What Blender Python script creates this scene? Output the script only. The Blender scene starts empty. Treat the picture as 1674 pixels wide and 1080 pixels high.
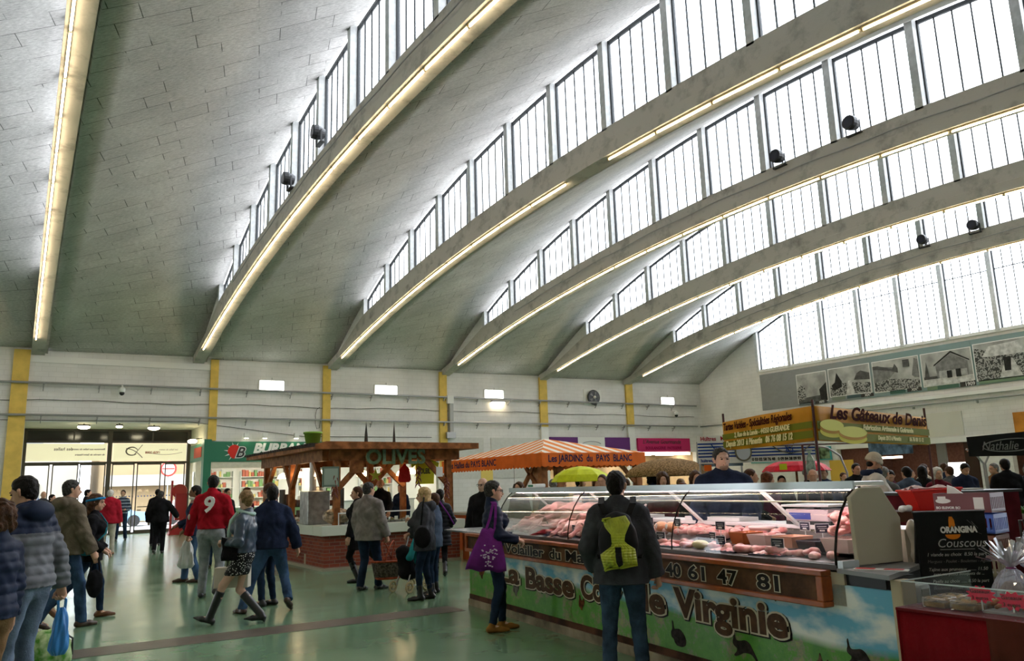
import bpy, bmesh, math, random
import numpy as np
from mathutils import Vector, Matrix
R = math.radians
rnd = random.Random(7)
C = bpy.context.scene.collection
scn = bpy.context.scene
# ---------------------------------------------------------------- camera
cam = bpy.data.cameras.new('camera'); co = bpy.data.objects.new('camera', cam); C.objects.link(co)
cr = Vector((0.85106121, -0.52422932, -0.02963832)); cu = Vector((-0.07584369, -0.17859111, 0.9809959)); cf = Vector((0.51955995, 0.83263968, 0.19175145))
co.matrix_world = Matrix(((cr.x, cu.x, -cf.x, 0), (cr.y, cu.y, -cf.y, 0), (cr.z, cu.z, -cf.z, 1.65), (0, 0, 0, 1)))
cam.sensor_fit = 'HORIZONTAL'; cam.sensor_width = 36; cam.lens = 1289.35/1674*36
cam.clip_start = 0.05; cam.clip_end = 400
scn.camera = co
# ---------------------------------------------------------------- sky, exposure
w = bpy.data.worlds.new('overcast_sky'); scn.world = w; w.use_nodes = True
nt = w.node_tree; nt.nodes.clear()
wo = nt.nodes.new('ShaderNodeOutputWorld'); bg = nt.nodes.new('ShaderNodeBackground')
tc = nt.nodes.new('ShaderNodeTexCoord'); nz = nt.nodes.new('ShaderNodeTexNoise'); rp = nt.nodes.new('ShaderNodeValToRGB')
nz.inputs['Scale'].default_value = 2.2; nz.inputs['Detail'].default_value = 4
rp.color_ramp.elements[0].color = (0.80, 0.88, 1.0, 1); rp.color_ramp.elements[0].position = .35
rp.color_ramp.elements[1].color = (0.97, 0.985, 1.0, 1); rp.color_ramp.elements[1].position = .65
nt.links.new(tc.outputs['Generated'], nz.inputs['Vector']); nt.links.new(nz.outputs['Fac'], rp.inputs['Fac'])
nt.links.new(rp.outputs['Color'], bg.inputs['Color']); bg.inputs['Strength'].default_value = SKY = 4.0
nt.links.new(bg.outputs['Background'], wo.inputs['Surface'])
w.cycles.sampling_method = 'MANUAL'; w.cycles.sample_map_resolution = 256
scn.view_settings.view_transform = 'Standard'; scn.view_settings.look = 'None'
scn.view_settings.gamma = 1; scn.view_settings.use_curve_mapping = False
scn.view_settings.exposure = 1.15
scn.cycles.max_bounces = 8; scn.cycles.diffuse_bounces = 4; scn.cycles.glossy_bounces = 3
scn.cycles.transparent_max_bounces = 16; scn.cycles.transmission_bounces = 4
scn.cycles.sample_clamp_indirect = 6; scn.cycles.caustics_reflective = False; scn.cycles.caustics_refractive = False
scn.cycles.use_denoising = True
TUBE = 13.0      # radiance of the fluorescent tubes
# ---------------------------------------------------------------- materials
MATS = {}
def mat(name, col, rough=.6, metal=0, noise=0, nscale=8, bump=0, bscale=40, spec=.5, emit=None, estr=0, alpha=1, trans=0, col2=None, ntype='noise'):
    if name in MATS: return MATS[name]
    m = bpy.data.materials.new(name); m.use_nodes = True; t = m.node_tree
    b = t.nodes['Principled BSDF']
    b.inputs['Base Color'].default_value = (*col, 1); b.inputs['Roughness'].default_value = rough
    b.inputs['Metallic'].default_value = metal; b.inputs['Specular IOR Level'].default_value = spec if rough < .5 else spec*(.22 if rough < .75 else .12)
    if emit: b.inputs['Emission Color'].default_value = (*emit, 1); b.inputs['Emission Strength'].default_value = estr
    if trans: b.inputs['Transmission Weight'].default_value = trans
    if alpha < 1: b.inputs['Alpha'].default_value = alpha
    tcn = t.nodes.new('ShaderNodeTexCoord')
    if noise or col2:
        n = t.nodes.new('ShaderNodeTexNoise'); n.inputs['Scale'].default_value = nscale; n.inputs['Detail'].default_value = 5
        r = t.nodes.new('ShaderNodeValToRGB'); c2 = col2 or tuple(max(0, c*(1-noise)) for c in col)
        c1 = col if col2 else tuple(min(1, c*(1+noise*.5)) for c in col)
        r.color_ramp.elements[0].position = .36; r.color_ramp.elements[1].position = .64
        r.color_ramp.elements[0].color = (*c2, 1); r.color_ramp.elements[1].color = (*c1, 1)
        t.links.new(tcn.outputs['Object'], n.inputs['Vector']); t.links.new(n.outputs['Fac'], r.inputs['Fac'])
        t.links.new(r.outputs['Color'], b.inputs['Base Color'])
    if bump:
        n = t.nodes.new('ShaderNodeTexNoise'); n.inputs['Scale'].default_value = bscale; n.inputs['Detail'].default_value = 4
        bp = t.nodes.new('ShaderNodeBump'); bp.inputs['Strength'].default_value = bump; bp.inputs['Distance'].default_value = .02
        t.links.new(tcn.outputs['Object'], n.inputs['Vector']); t.links.new(n.outputs['Fac'], bp.inputs['Height'])
        t.links.new(bp.outputs['Normal'], b.inputs['Normal'])
    MATS[name] = m; return m
def nodes(m):
    return m.node_tree, m.node_tree.nodes['Principled BSDF']
# ---------------------------------------------------------------- mesh builder
class MB:
    def __init__(s): s.v = []; s.f = []; s.mi = []; s.m = 0
    def quad(s, *p):
        n = len(s.v); s.v += [tuple(q) for q in p]; s.f.append(tuple(range(n, n+len(p)))); s.mi.append(s.m); return s
    def box(s, x0, x1, y0, y1, z0, z1):
        return s.hexa([(x0,y0,z0),(x1,y0,z0),(x1,y1,z0),(x0,y1,z0),(x0,y0,z1),(x1,y0,z1),(x1,y1,z1),(x0,y1,z1)])
    def hexa(s, p):
        n = len(s.v); s.v += [tuple(q) for q in p]
        for a in ((0,3,2,1),(4,5,6,7),(0,1,5,4),(1,2,6,5),(2,3,7,6),(3,0,4,7)): s.f.append(tuple(n+i for i in a)); s.mi.append(s.m)
        return s
    def beam(s, a, b, wd, h, up=(0,0,1)):
        a = Vector(a); b = Vector(b); d = (b-a).normalized(); up = Vector(up)
        if abs(d.dot(up)) > .98: up = Vector((1,0,0))
        x = d.cross(up).normalized()*wd/2; y = x.cross(d).normalized()*h/2
        return s.hexa([a-x-y, a+x-y, b+x-y, b-x-y, a-x+y, a+x+y, b+x+y, b-x+y])
    def tube(s, pts, r, n=8, caps=True):
        pts = [Vector(p) for p in pts]; N = len(pts)
        rs = r if isinstance(r, (list, tuple)) else [r]*N; base = len(s.v); prev = None
        for i, p in enumerate(pts):
            d = (pts[min(i+1,N-1)]-pts[max(i-1,0)]).normalized()
            if prev is None:
                u = d.orthogonal().normalized()
            else:
                u = (prev - d*prev.dot(d)).normalized()
            prev = u; q = d.cross(u)
            for k in range(n):
                a = 2*math.pi*k/n; s.v.append(tuple(p+(u*math.cos(a)+q*math.sin(a))*rs[i]))
        for i in range(N-1):
            for k in range(n):
                a = base+i*n+k; b = base+i*n+(k+1)%n; s.f.append((a, b, b+n, a+n)); s.mi.append(s.m)
        if caps:
            s.f.append(tuple(base+k for k in range(n))[::-1]); s.mi.append(s.m)
            s.f.append(tuple(base+(N-1)*n+k for k in range(n))); s.mi.append(s.m)
        return s
    def lathe(s, c, prof, n=16, sx=1, sy=1):
        c = Vector(c); base = len(s.v)
        for r, z in prof:
            for k in range(n):
                a = 2*math.pi*k/n; s.v.append((c.x+r*sx*math.cos(a), c.y+r*sy*math.sin(a), c.z+z))
        for i in range(len(prof)-1):
            for k in range(n):
                a = base+i*n+k; b = base+i*n+(k+1)%n; s.f.append((a, b, b+n, a+n)); s.mi.append(s.m)
        if prof[0][0] > 1e-4: s.f.append(tuple(base+k for k in range(n))[::-1]); s.mi.append(s.m)
        if prof[-1][0] > 1e-4: s.f.append(tuple(base+(len(prof)-1)*n+k for k in range(n))); s.mi.append(s.m)
        return s
    def ball(s, c, r, n=10, sc=(1,1,1)):
        pr = [(max(1e-5, r*math.sin(math.pi*i/(n//2+2))), -r*math.cos(math.pi*i/(n//2+2))) for i in range(n//2+3)]
        b0 = len(s.v); s.lathe((0,0,0), pr, n)
        for i in range(b0, len(s.v)):
            v = s.v[i]; s.v[i] = (c[0]+v[0]*sc[0], c[1]+v[1]*sc[1], c[2]+v[2]*sc[2])
        return s
    def prism(s, poly, ext):
        n = len(poly); b = len(s.v); e = Vector(ext)
        s.v += [tuple(p) for p in poly] + [tuple(Vector(p)+e) for p in poly]
        s.f.append(tuple(range(b+n-1, b-1, -1))); s.f.append(tuple(range(b+n, b+2*n))); s.mi += [s.m, s.m]
        for i in range(n): s.f.append((b+i, b+(i+1)%n, b+n+(i+1)%n, b+n+i)); s.mi.append(s.m)
        return s
    def grid(s, fn, nu, nv, close=False):
        b = len(s.v)
        for i in range(nu+1):
            for j in range(nv+1): s.v.append(tuple(fn(i/nu, j/nv)))
        for i in range(nu):
            for j in range(nv):
                a = b+i*(nv+1)+j; s.f.append((a, a+nv+1, a+nv+2, a+1)); s.mi.append(s.m)
        return s
    def mesh(s, name, mats):
        me = bpy.data.meshes.new(name); me.from_pydata(s.v, [], s.f)
        for m in (mats if isinstance(mats, (list, tuple)) else [mats]): me.materials.append(m)
        me.polygons.foreach_set('material_index', s.mi); me.update(); return me
    def build(s, name, mats, parent=None, smooth=False, loc=None, fixn=False, **kw):
        me = s.mesh(name, mats)
        if fixn:
            bm = bmesh.new(); bm.from_mesh(me); bmesh.ops.recalc_face_normals(bm, faces=bm.faces); bm.to_mesh(me); bm.free()
        if smooth: me.polygons.foreach_set('use_smooth', [True]*len(me.polygons))
        o = bpy.data.objects.new(name, me); C.objects.link(o)
        if parent: o.parent = parent
        if loc: o.location = loc
        for k, v in kw.items(): o[k] = v
        return o
def empty(name, label, cat, loc=(0,0,0), rz=0, group=None):
    o = bpy.data.objects.new(name, None); C.objects.link(o); o.location = loc; o.rotation_euler = (0,0,rz)
    o['label'] = label; o['category'] = cat
    if group: o['group'] = group
    return o
def tag(o, label, cat, group=None, kind=None):
    o['label'] = label; o['category'] = cat
    if group: o['group'] = group
    if kind: o['kind'] = kind
    return o
def struct(mb, name, mats, parent=None, **kw):
    o = mb.build(name, mats, parent, **kw)
    if parent is None: o['kind'] = 'structure'
    return o
def dup(o, parent=None, loc=None, rz=None, label=None):
    c = o.copy(); C.objects.link(c)
    if parent: c.parent = parent
    for ch in list(o.children): dup(ch, c)
    if loc is not None: c.location = loc
    if rz is not None: c.rotation_euler = (0,0,rz)
    if label: c['label'] = label
    return c
def bevel(o, wd=.01, seg=2):
    m = o.modifiers.new('bevel', 'BEVEL'); m.width = wd; m.segments = seg; m.limit_method = 'ANGLE'; return o
def text_mb(body, size, off=0, ext=.002, shear=0, align='LEFT', sp=1, res=3, xs=1):
    cu_ = bpy.data.curves.new('t', 'FONT'); cu_.body = body; cu_.size = size; cu_.offset = off; cu_.extrude = ext
    cu_.shear = shear; cu_.align_x = align; cu_.space_character = sp; cu_.resolution_u = res
    o = bpy.data.objects.new('t', cu_); C.objects.link(o); bpy.context.view_layer.update()
    me = bpy.data.meshes.new_from_object(o.evaluated_get(bpy.context.evaluated_depsgraph_get()))
    b = MB(); b.v = [(v.co.x*xs, v.co.y, v.co.z) for v in me.vertices]; b.f = [tuple(p.vertices) for p in me.polygons]; b.mi = [0]*len(b.f)
    bpy.data.objects.remove(o); bpy.data.curves.remove(cu_); bpy.data.meshes.remove(me); return b
def place_text(name, m, parent, body, size, org, ux, uy, **kw):
    """lettering lying in the plane spanned by ux, uy with its baseline start at org"""
    b = text_mb(body, size, **kw); ux = Vector(ux).normalized(); uy = Vector(uy).normalized(); n = ux.cross(uy); org = Vector(org)
    b.v = [tuple(org+ux*v[0]+uy*v[1]+n*v[2]) for v in b.v]
    return b.build(name, m, parent)
# ---------------------------------------------------------------- hall geometry
YC, HS = 14.7, 21.3          # centre line and half span of the arches
YW = 36.0; YR = YC-HS
S = 6.0
def lamp_z(y): d = y-YC; return 9.70-d*d/179.2
def lo_z(y): d = y-YC; return 9.80-.00529*d*d
def hi_z(y): d = y-YC; return 13.1-.0101*d*d-5.2e-6*d**4
def sill_z(y): d = y-YC; return 10.58-d*d/188.
# ================================================================ THE HALL
def tile_mat():
    m = mat('acoustic_board', (.62,.60,.585), .95); t, b = nodes(m)
    uv = t.nodes.new('ShaderNodeUVMap'); br = t.nodes.new('ShaderNodeTexBrick')
    br.inputs['Scale'].default_value = 1; br.inputs['Mortar Size'].default_value = .010; br.inputs['Mortar Smooth'].default_value = .3
    br.inputs['Brick Width'].default_value = 1.25; br.inputs['Row Height'].default_value = .6; br.offset = .37
    br.inputs['Color1'].default_value = (.63,.61,.595,1); br.inputs['Color2'].default_value = (.57,.55,.535,1); br.inputs['Mortar'].default_value = (.15,.15,.14,1)
    t.links.new(uv.outputs['UV'], br.inputs['Vector'])
    tc = t.nodes.new('ShaderNodeTexCoord')
    n1 = t.nodes.new('ShaderNodeTexNoise'); n1.inputs['Scale'].default_value = .7; n1.inputs['Detail'].default_value = 6
    n2 = t.nodes.new('ShaderNodeTexNoise'); n2.inputs['Scale'].default_value = 9; n2.inputs['Detail'].default_value = 8; n2.inputs['Roughness'].default_value = .75
    mp = t.nodes.new('ShaderNodeMapping'); mp.inputs['Scale'].default_value = (1, 2.6, 1)
    for n in (n1,): t.links.new(tc.outputs['Object'], n.inputs['Vector'])
    t.links.new(uv.outputs['UV'], mp.inputs['Vector']); t.links.new(mp.outputs['Vector'], n2.inputs['Vector'])
    r1 = t.nodes.new('ShaderNodeMapRange'); r1.inputs['From Min'].default_value = .3; r1.inputs['From Max'].default_value = .7; r1.inputs['To Min'].default_value = .82; r1.inputs['To Max'].default_value = 1.06
    r2 = t.nodes.new('ShaderNodeMapRange'); r2.inputs['From Min'].default_value = .32; r2.inputs['From Max'].default_value = .62; r2.inputs['To Min'].default_value = .62; r2.inputs['To Max'].default_value = 1.1
    t.links.new(n1.outputs['Fac'], r1.inputs['Value']); t.links.new(n2.outputs['Fac'], r2.inputs['Value'])
    mu = t.nodes.new('ShaderNodeMath'); mu.operation = 'MULTIPLY'; t.links.new(r1.outputs[0], mu.inputs[0]); t.links.new(r2.outputs[0], mu.inputs[1])
    mx = t.nodes.new('ShaderNodeVectorMath'); mx.operation = 'SCALE'
    nj = t.nodes.new('ShaderNodeTexNoise'); nj.inputs['Scale'].default_value = 1.1; nj.inputs['Detail'].default_value = 2; t.links.new(uv.outputs['UV'], nj.inputs['Vector'])
    rj = t.nodes.new('ShaderNodeMapRange'); rj.inputs['From Min'].default_value = .47; rj.inputs['From Max'].default_value = .56; t.links.new(nj.outputs['Fac'], rj.inputs['Value'])
    mj = t.nodes.new('ShaderNodeMix'); mj.data_type = 'RGBA'; mj.inputs['B'].default_value = (.59,.575,.56,1); t.links.new(rj.outputs[0], mj.inputs['Factor']); t.links.new(br.outputs['Color'], mj.inputs['A'])
    t.links.new(mj.outputs['Result'], mx.inputs[0]); t.links.new(mu.outputs[0], mx.inputs['Scale'])
    t.links.new(mx.outputs[0], b.inputs['Base Color'])
    bp = t.nodes.new('ShaderNodeBump'); bp.inputs['Strength'].default_value = .5; bp.inputs['Distance'].default_value = .02
    t.links.new(n2.outputs['Fac'], bp.inputs['Height']); t.links.new(bp.outputs['Normal'], b.inputs['Normal'])
    return m
M_tile = tile_mat()
def concrete_mat(name, col, stain=.5):
    m = mat(name, col, .85); t, b = nodes(m); tc = t.nodes.new('ShaderNodeTexCoord')
    n1 = t.nodes.new('ShaderNodeTexNoise'); n1.inputs['Scale'].default_value = 1.4; n1.inputs['Detail'].default_value = 9; n1.inputs['Roughness'].default_value = .68
    r = t.nodes.new('ShaderNodeValToRGB'); e = r.color_ramp.elements
    e[0].position = .30; e[0].color = tuple(c*(1-stain) for c in col)+(1,); e[1].position = .5; e[1].color = (*col, 1)
    t.links.new(tc.outputs['Object'], n1.inputs['Vector']); t.links.new(n1.outputs['Fac'], r.inputs['Fac']); t.links.new(r.outputs['Color'], b.inputs['Base Color'])
    bp = t.nodes.new('ShaderNodeBump'); bp.inputs['Strength'].default_value = .25; bp.inputs['Distance'].default_value = .02
    n2 = t.nodes.new('ShaderNodeTexNoise'); n2.inputs['Scale'].default_value = 12; t.links.new(tc.outputs['Object'], n2.inputs['Vector'])
    t.links.new(n2.outputs['Fac'], bp.inputs['Height']); t.links.new(bp.outputs['Normal'], b.inputs['Normal'])
    return m
M_beam = concrete_mat('stained_concrete', (.50,.48,.445), .45)
M_post = mat('painted_post', (.62,.63,.63), .6, noise=.12)
def wall_mat():
    m = mat('white_blockwork', (.72,.71,.69), .8); t, b = nodes(m); tc = t.nodes.new('ShaderNodeTexCoord')
    sx = t.nodes.new('ShaderNodeSeparateXYZ'); ad = t.nodes.new('ShaderNodeMath'); cb = t.nodes.new('ShaderNodeCombineXYZ')
    t.links.new(tc.outputs['Object'], sx.inputs[0]); t.links.new(sx.outputs['X'], ad.inputs[0]); t.links.new(sx.outputs['Y'], ad.inputs[1])
    t.links.new(ad.outputs[0], cb.inputs['X']); t.links.new(sx.outputs['Z'], cb.inputs['Y'])
    br = t.nodes.new('ShaderNodeTexBrick'); br.inputs['Scale'].default_value = 1; br.inputs['Brick Width'].default_value = .5; br.inputs['Row Height'].default_value = .2
    br.inputs['Mortar Size'].default_value = .006; br.inputs['Color1'].default_value = (.74,.73,.72,1); br.inputs['Color2'].default_value = (.715,.705,.69,1); br.inputs['Mortar'].default_value = (.60,.59,.57,1)
    t.links.new(cb.outputs[0], br.inputs['Vector'])
    n1 = t.nodes.new('ShaderNodeTexNoise'); n1.inputs['Scale'].default_value = .9; n1.inputs['Detail'].default_value = 8; t.links.new(tc.outputs['Object'], n1.inputs['Vector'])
    r1 = t.nodes.new('ShaderNodeMapRange'); r1.inputs['From Min'].default_value = .3; r1.inputs['From Max'].default_value = .6; r1.inputs['To Min'].default_value = .88; r1.inputs['To Max'].default_value = 1.02
    t.links.new(n1.outputs['Fac'], r1.inputs['Value']); mx = t.nodes.new('ShaderNodeVectorMath'); mx.operation = 'SCALE'
    t.links.new(br.outputs['Color'], mx.inputs[0]); t.links.new(r1.outputs[0], mx.inputs['Scale']); t.links.new(mx.outputs[0], b.inputs['Base Color'])
    return m
M_wall = wall_mat()
M_cream = mat('cream_paint', (.66,.62,.50), .7, noise=.06)
M_yel = mat('yellow_paint', (.72,.50,.12), .6, noise=.12, nscale=3)
M_white = mat('white_paint', (.78,.78,.76), .6)
M_pipe = mat('galvanised_pipe', (.36,.36,.36), .45, metal=.6)
M_bar = mat('dark_glazing_bar', (.05,.055,.06), .5)
M_dark = mat('dark_metal', (.05,.045,.04), .5)
M_black = mat('black_plastic', (.015,.015,.017), .45)
def glass_mat(name, tint, gl=.06, diff=0.0, dcol=(.9,.9,.9)):
    m = bpy.data.materials.new(name); m.use_nodes = True; t = m.node_tree; t.nodes.clear()
    o = t.nodes.new('ShaderNodeOutputMaterial'); a = t.nodes.new('ShaderNodeBsdfTransparent'); a.inputs[0].default_value = (*tint, 1)
    g = t.nodes.new('ShaderNodeBsdfGlossy'); g.inputs['Roughness'].default_value = .03
    fr = t.nodes.new('ShaderNodeLayerWeight'); fr.inputs['Blend'].default_value = .12
    mr = t.nodes.new('ShaderNodeMath'); mr.operation = 'MULTIPLY_ADD'; mr.inputs[1].default_value = .6; mr.inputs[2].default_value = gl*.5
    t.links.new(fr.outputs['Fresnel'], mr.inputs[0])
    mx = t.nodes.new('ShaderNodeMixShader'); t.links.new(mr.outputs[0], mx.inputs[0]); t.links.new(a.outputs[0], mx.inputs[1]); t.links.new(g.outputs[0], mx.inputs[2])
    if diff:
        d = t.nodes.new('ShaderNodeBsdfTranslucent'); d.inputs[0].default_value = (*dcol, 1)
        m2 = t.nodes.new('ShaderNodeMixShader'); m2.inputs[0].default_value = diff
        t.links.new(mx.outputs[0], m2.inputs[1]); t.links.new(d.outputs[0], m2.inputs[2]); mx = m2
    t.links.new(mx.outputs[0], o.inputs[0]); return m
M_pane = glass_mat('roof_glazing', (.93,.95,.96), .03, .12)
M_glass = glass_mat('clear_glass', (.95,.97,.96), .06)
# ---- floor
def floor_mat():
    m = mat('green_epoxy', (.2,.3,.24), .25); t, b = nodes(m); tc = t.nodes.new('ShaderNodeTexCoord')
    n1 = t.nodes.new('ShaderNodeTexNoise'); n1.inputs['Scale'].default_value = .55; n1.inputs['Detail'].default_value = 7
    r = t.nodes.new('ShaderNodeValToRGB'); e = r.color_ramp.elements
    e[0].position = .35; e[0].color = (.125,.225,.135,1); e[1].position = .65; e[1].color = (.17,.295,.18,1)
    t.links.new(tc.outputs['Object'], n1.inputs['Vector']); t.links.new(n1.outputs['Fac'], r.inputs['Fac']); t.links.new(r.outputs['Color'], b.inputs['Base Color'])
    n2 = t.nodes.new('ShaderNodeTexNoise'); n2.inputs['Scale'].default_value = 1.8; n2.inputs['Detail'].default_value = 6; t.links.new(tc.outputs['Object'], n2.inputs['Vector'])
    mr = t.nodes.new('ShaderNodeMapRange'); mr.inputs['To Min'].default_value = .10; mr.inputs['To Max'].default_value = .28; t.links.new(n2.outputs['Fac'], mr.inputs['Value']); t.links.new(mr.outputs[0], b.inputs['Roughness'])
    bp = t.nodes.new('ShaderNodeBump'); bp.inputs['Strength'].default_value = .06; bp.inputs['Distance'].default_value = .02
    t.links.new(n2.outputs['Fac'], bp.inputs['Height']); t.links.new(bp.outputs['Normal'], b.inputs['Normal'])
    b.inputs['Specular IOR Level'].default_value = .6
    return m
struct(MB().box(-14, 45, YR-.5, 40, -.3, 0), 'floor', floor_mat())
struct(MB().box(-14, 5.30, 9.88, 10.42, 0, .004), 'trim_1', mat('brown_resin_strip', (.115,.095,.075), .35, noise=.2, nscale=3))
# ---- vault shells, beams, glazing
XA = [S*k+.2 for k in range(-3, 6)]      # lamp lines of the arched beams
def shell(k):
    x0 = S*k+.62; x1 = S*(k+1)+.36
    NU, NV = 10, 72; ys = [YW+.15 - (YW+.15-YR)*j/NV for j in range(NV+1)]
    b = MB(); uvs = []; arc = 0; arcs = [0]
    for j in range(NV): arcs.append(arcs[-1]+math.hypot(ys[j+1]-ys[j], hi_z(ys[j+1])*.5+lo_z(ys[j+1])*.5-hi_z(ys[j])*.5-lo_z(ys[j])*.5))
    for i in range(NU+1):
        u = i/NU
        for j in range(NV+1):
            y = ys[j]; yy = max(min(y, YW), YR)
            b.v.append((x0+(x1-x0)*u, y, lo_z(yy)*(1-u)+hi_z(yy)*u)); uvs.append(((x1-x0)*u+.25*arcs[j], arcs[j]+.0*u))
    for i in range(NU):
        for j in range(NV):
            a = i*(NV+1)+j; b.f.append((a, a+NV+1, a+NV+2, a+1)); b.mi.append(0)
    o = struct(b, 'ceiling', M_tile, smooth=True)
    me = o.data; ul = me.uv_layers.new(name='UVMap')
    for l in me.loops: ul.data[l.index].uv = uvs[l.vertex_index]
    so = o.modifiers.new('thickness', 'SOLIDIFY'); so.thickness = .14; so.offset = 1 if me.polygons[0].normal.z > 0 else -1
    return o
for k in range(-3, 6): shell(k)
TN = [1]
def trim(b, m, **kw):
    TN[0] += 1; return struct(b, 'trim_%d' % TN[0], m, **kw)
def arch_beam(k):
    x = S*k+.2; N = 60; b = MB()
    ys = [YW-(YW-YR)*j/N for j in range(N+1)]
    sec = []
    for y in ys:
        zl = lamp_z(y)+.07; zs = max(zl+.12, sill_z(y)); d = abs(y-YC)
        if d > 17.1: zs = zl+.12+(sill_z(YC+17.1)-lamp_z(YC+17.1)-.19)*max(0, (HS-d)/(HS-17.1))
        sec.append([(x-.10, y, zl), (x+.36, y, zl), (x+.36, y, zl+.1), (x+.46, y, zl+.14), (x+.46, y, zs-.05), (x-.0, y, zs), (x-.0, y, zl+.34), (x-.10, y, zl+.3)])
    n = len(sec[0])
    for s_ in sec: b.v += s_
    for j in range(N):
        for i in range(n): b.f.append((j*n+i, j*n+(i+1)%n, (j+1)*n+(i+1)%n, (j+1)*n+i)); b.mi.append(0)
    trim(b, M_beam, fixn=True)
    if k in (1, 3, 5):
        ct = MB().tube([(x-.115, y_, lamp_z(y_)+.52+.02*math.sin(y_*2)) for y_ in np.linspace(YC+14, YC-12, 50)], .018, 5).build('conduit', M_pipe); tag(ct, 'thin grey conduit along the face of the %s arched beam from left' % {1:'second',3:'fourth',5:'sixth'}[k], 'conduit')
    # opaque spandrel between beam and shell near the springing, both ends
    for sg in (1, -1):
        b = MB(); M_ = 10
        for j in range(M_+1):
            d = 17.1+(HS-17.1)*j/M_; y = YC+sg*d; zl = lamp_z(y)+.3
            b.v += [(x+.10, y, zl), (x+.10, y, hi_z(y)+.05), (x+.25, y, zl), (x+.25, y, hi_z(y)+.05)]
        for j in range(M_):
            a = 4*j; b.f += [(a, a+1, a+5, a+4), (a+2, a+3, a+7, a+6)]; b.mi += [0, 0]
        b.f += [(0, 1, 3, 2)]; b.mi += [0]
        trim(b, M_wall, fixn=True)
for k in range(-3, 6): arch_beam(k)
WN = [0]
def window_panel(xw, ya, yb, zb, zt, bars=4, transom=None, post=True, pane=True):
    """one window between two posts; ya > yb (ya is nearer the side wall); zb, zt give sill and head heights along y"""
    WN[0] += 1; b = MB()
    t = .03
    for (y0, y1) in ((ya, yb),):
        n = 4
        for i in range(n):
            p, q = y0+(y1-y0)*i/n, y0+(y1-y0)*(i+1)/n
            b.beam((xw, p, zb(p)+t), (xw, q, zb(q)+t), .06, .07); b.beam((xw, p, zt(p)-.04), (xw, q, zt(q)-.04), .08, .10)
    b.box(xw-.04, xw+.04, ya-.05, ya, zb(ya), zt(ya)); b.box(xw-.04, xw+.04, yb, yb+.05, zb(yb), zt(yb))
    fr = struct(b, 'window_%d' % WN[0], M_bar)
    g = MB()
    for i in range(bars):
        y = ya+(yb-ya)*(i+1)/(bars+1); g.box(xw-.018, xw+.018, y-.016, y+.016, zb(y), zt(y)-.03)
    if transom: g.box(xw-.02, xw+.02, yb, ya, transom-.02, transom+.02)
    g.build('glazing_bar', M_bar, fr)
    if pane:
        p = MB(); n = 6
        ys = [ya+(yb-ya)*i/n for i in range(n+1)]
        p.v = [(xw+.01, y, zb(y)) for y in ys]+[(xw+.01, y, zt(y)-.02) for y in ys]
        p.f = [(i, i+1, n+2+i, n+1+i) for i in range(n)]; p.mi = [0]*n
        p.build('pane', M_pane, fr)
    if post:
        q = MB(); q.box(xw-.22, xw+.16, ya-.01, ya+.20, zb(ya)-.05, zt(ya)+.04)
        q.build('window_post', M_post, fr)
PY = [31.62-2.42*i for i in range(15)]    # post positions, side wall to opposite side
for k in range(-2, 6):
    xw = S*k+.2+.22
    for i in range(14):
        if k < 1 and i > 13: continue
        window_panel(xw, PY[i], PY[i+1]+.2, sill_z, lambda y: hi_z(y)-.05)
# ---- tubes under the beams
M_tube = mat('lit_tube', (1,.9,.75), .4, emit=(1,.80,.52), estr=TUBE)
M_fix = mat('tube_batten', (.45,.36,.22), .5)
ORD = ['first','second','third','fourth','fifth','sixth','seventh','eighth','ninth','tenth','eleventh','twelfth','thirteenth','fourteenth','fifteenth','sixteenth','seventeenth','eighteenth','nineteenth','twentieth','twenty first','twenty second','twenty third']
LY = [34.33]
while LY[-1] > -4: LY.append(LY[-1] - 1.8*math.cos(math.atan(2*(LY[-1]-.9-YC)/179.2)))
tube_me = {}
NVIS = {0: 12, 1: 14, 2: 16, 3: 17, 4: 15, 5: 13}
for k in range(-1, 6):
    x = S*k+.2
    for i in range(len(LY)-1):
        if k == 2 and i == 10: continue          # the gap on the third beam
        if k > 0 and i > NVIS[k]: continue
        ya, yb = LY[i], LY[i+1]; za, zb_ = lamp_z(ya), lamp_z(yb)
        if i not in tube_me:
            a = Vector((0,0,0)); e = Vector((0, yb-ya, zb_-za)); dn = e.normalized()
            tb = MB(); tb.tube([a+dn*.06, e-dn*.06], .021, 8)
            ft = MB(); ft.beam(a+dn*.02+Vector((0,0,.05)), e-dn*.02+Vector((0,0,.05)), .05, .045)
            ft.box(-.02, .02, -.04, .0, -.03, .05); tube_me[i] = (tb.mesh('tube', M_tube), ft.mesh('batten', M_fix))
        o = bpy.data.objects.new('fluorescent_light', tube_me[i][1]); C.objects.link(o); o.location = (x, ya, za)
        t_ = bpy.data.objects.new('tube', tube_me[i][0]); C.objects.link(t_); t_.parent = o
        bn = {-1: 'the cut-off beam', 0: 'the leftmost beam'}.get(k, 'the %s beam from left' % ORD[k])
        tag(o, 'tube light on %s, %s from the side wall' % (bn, ORD[i]), 'light', 'tube lights under the arched beams')
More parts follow.
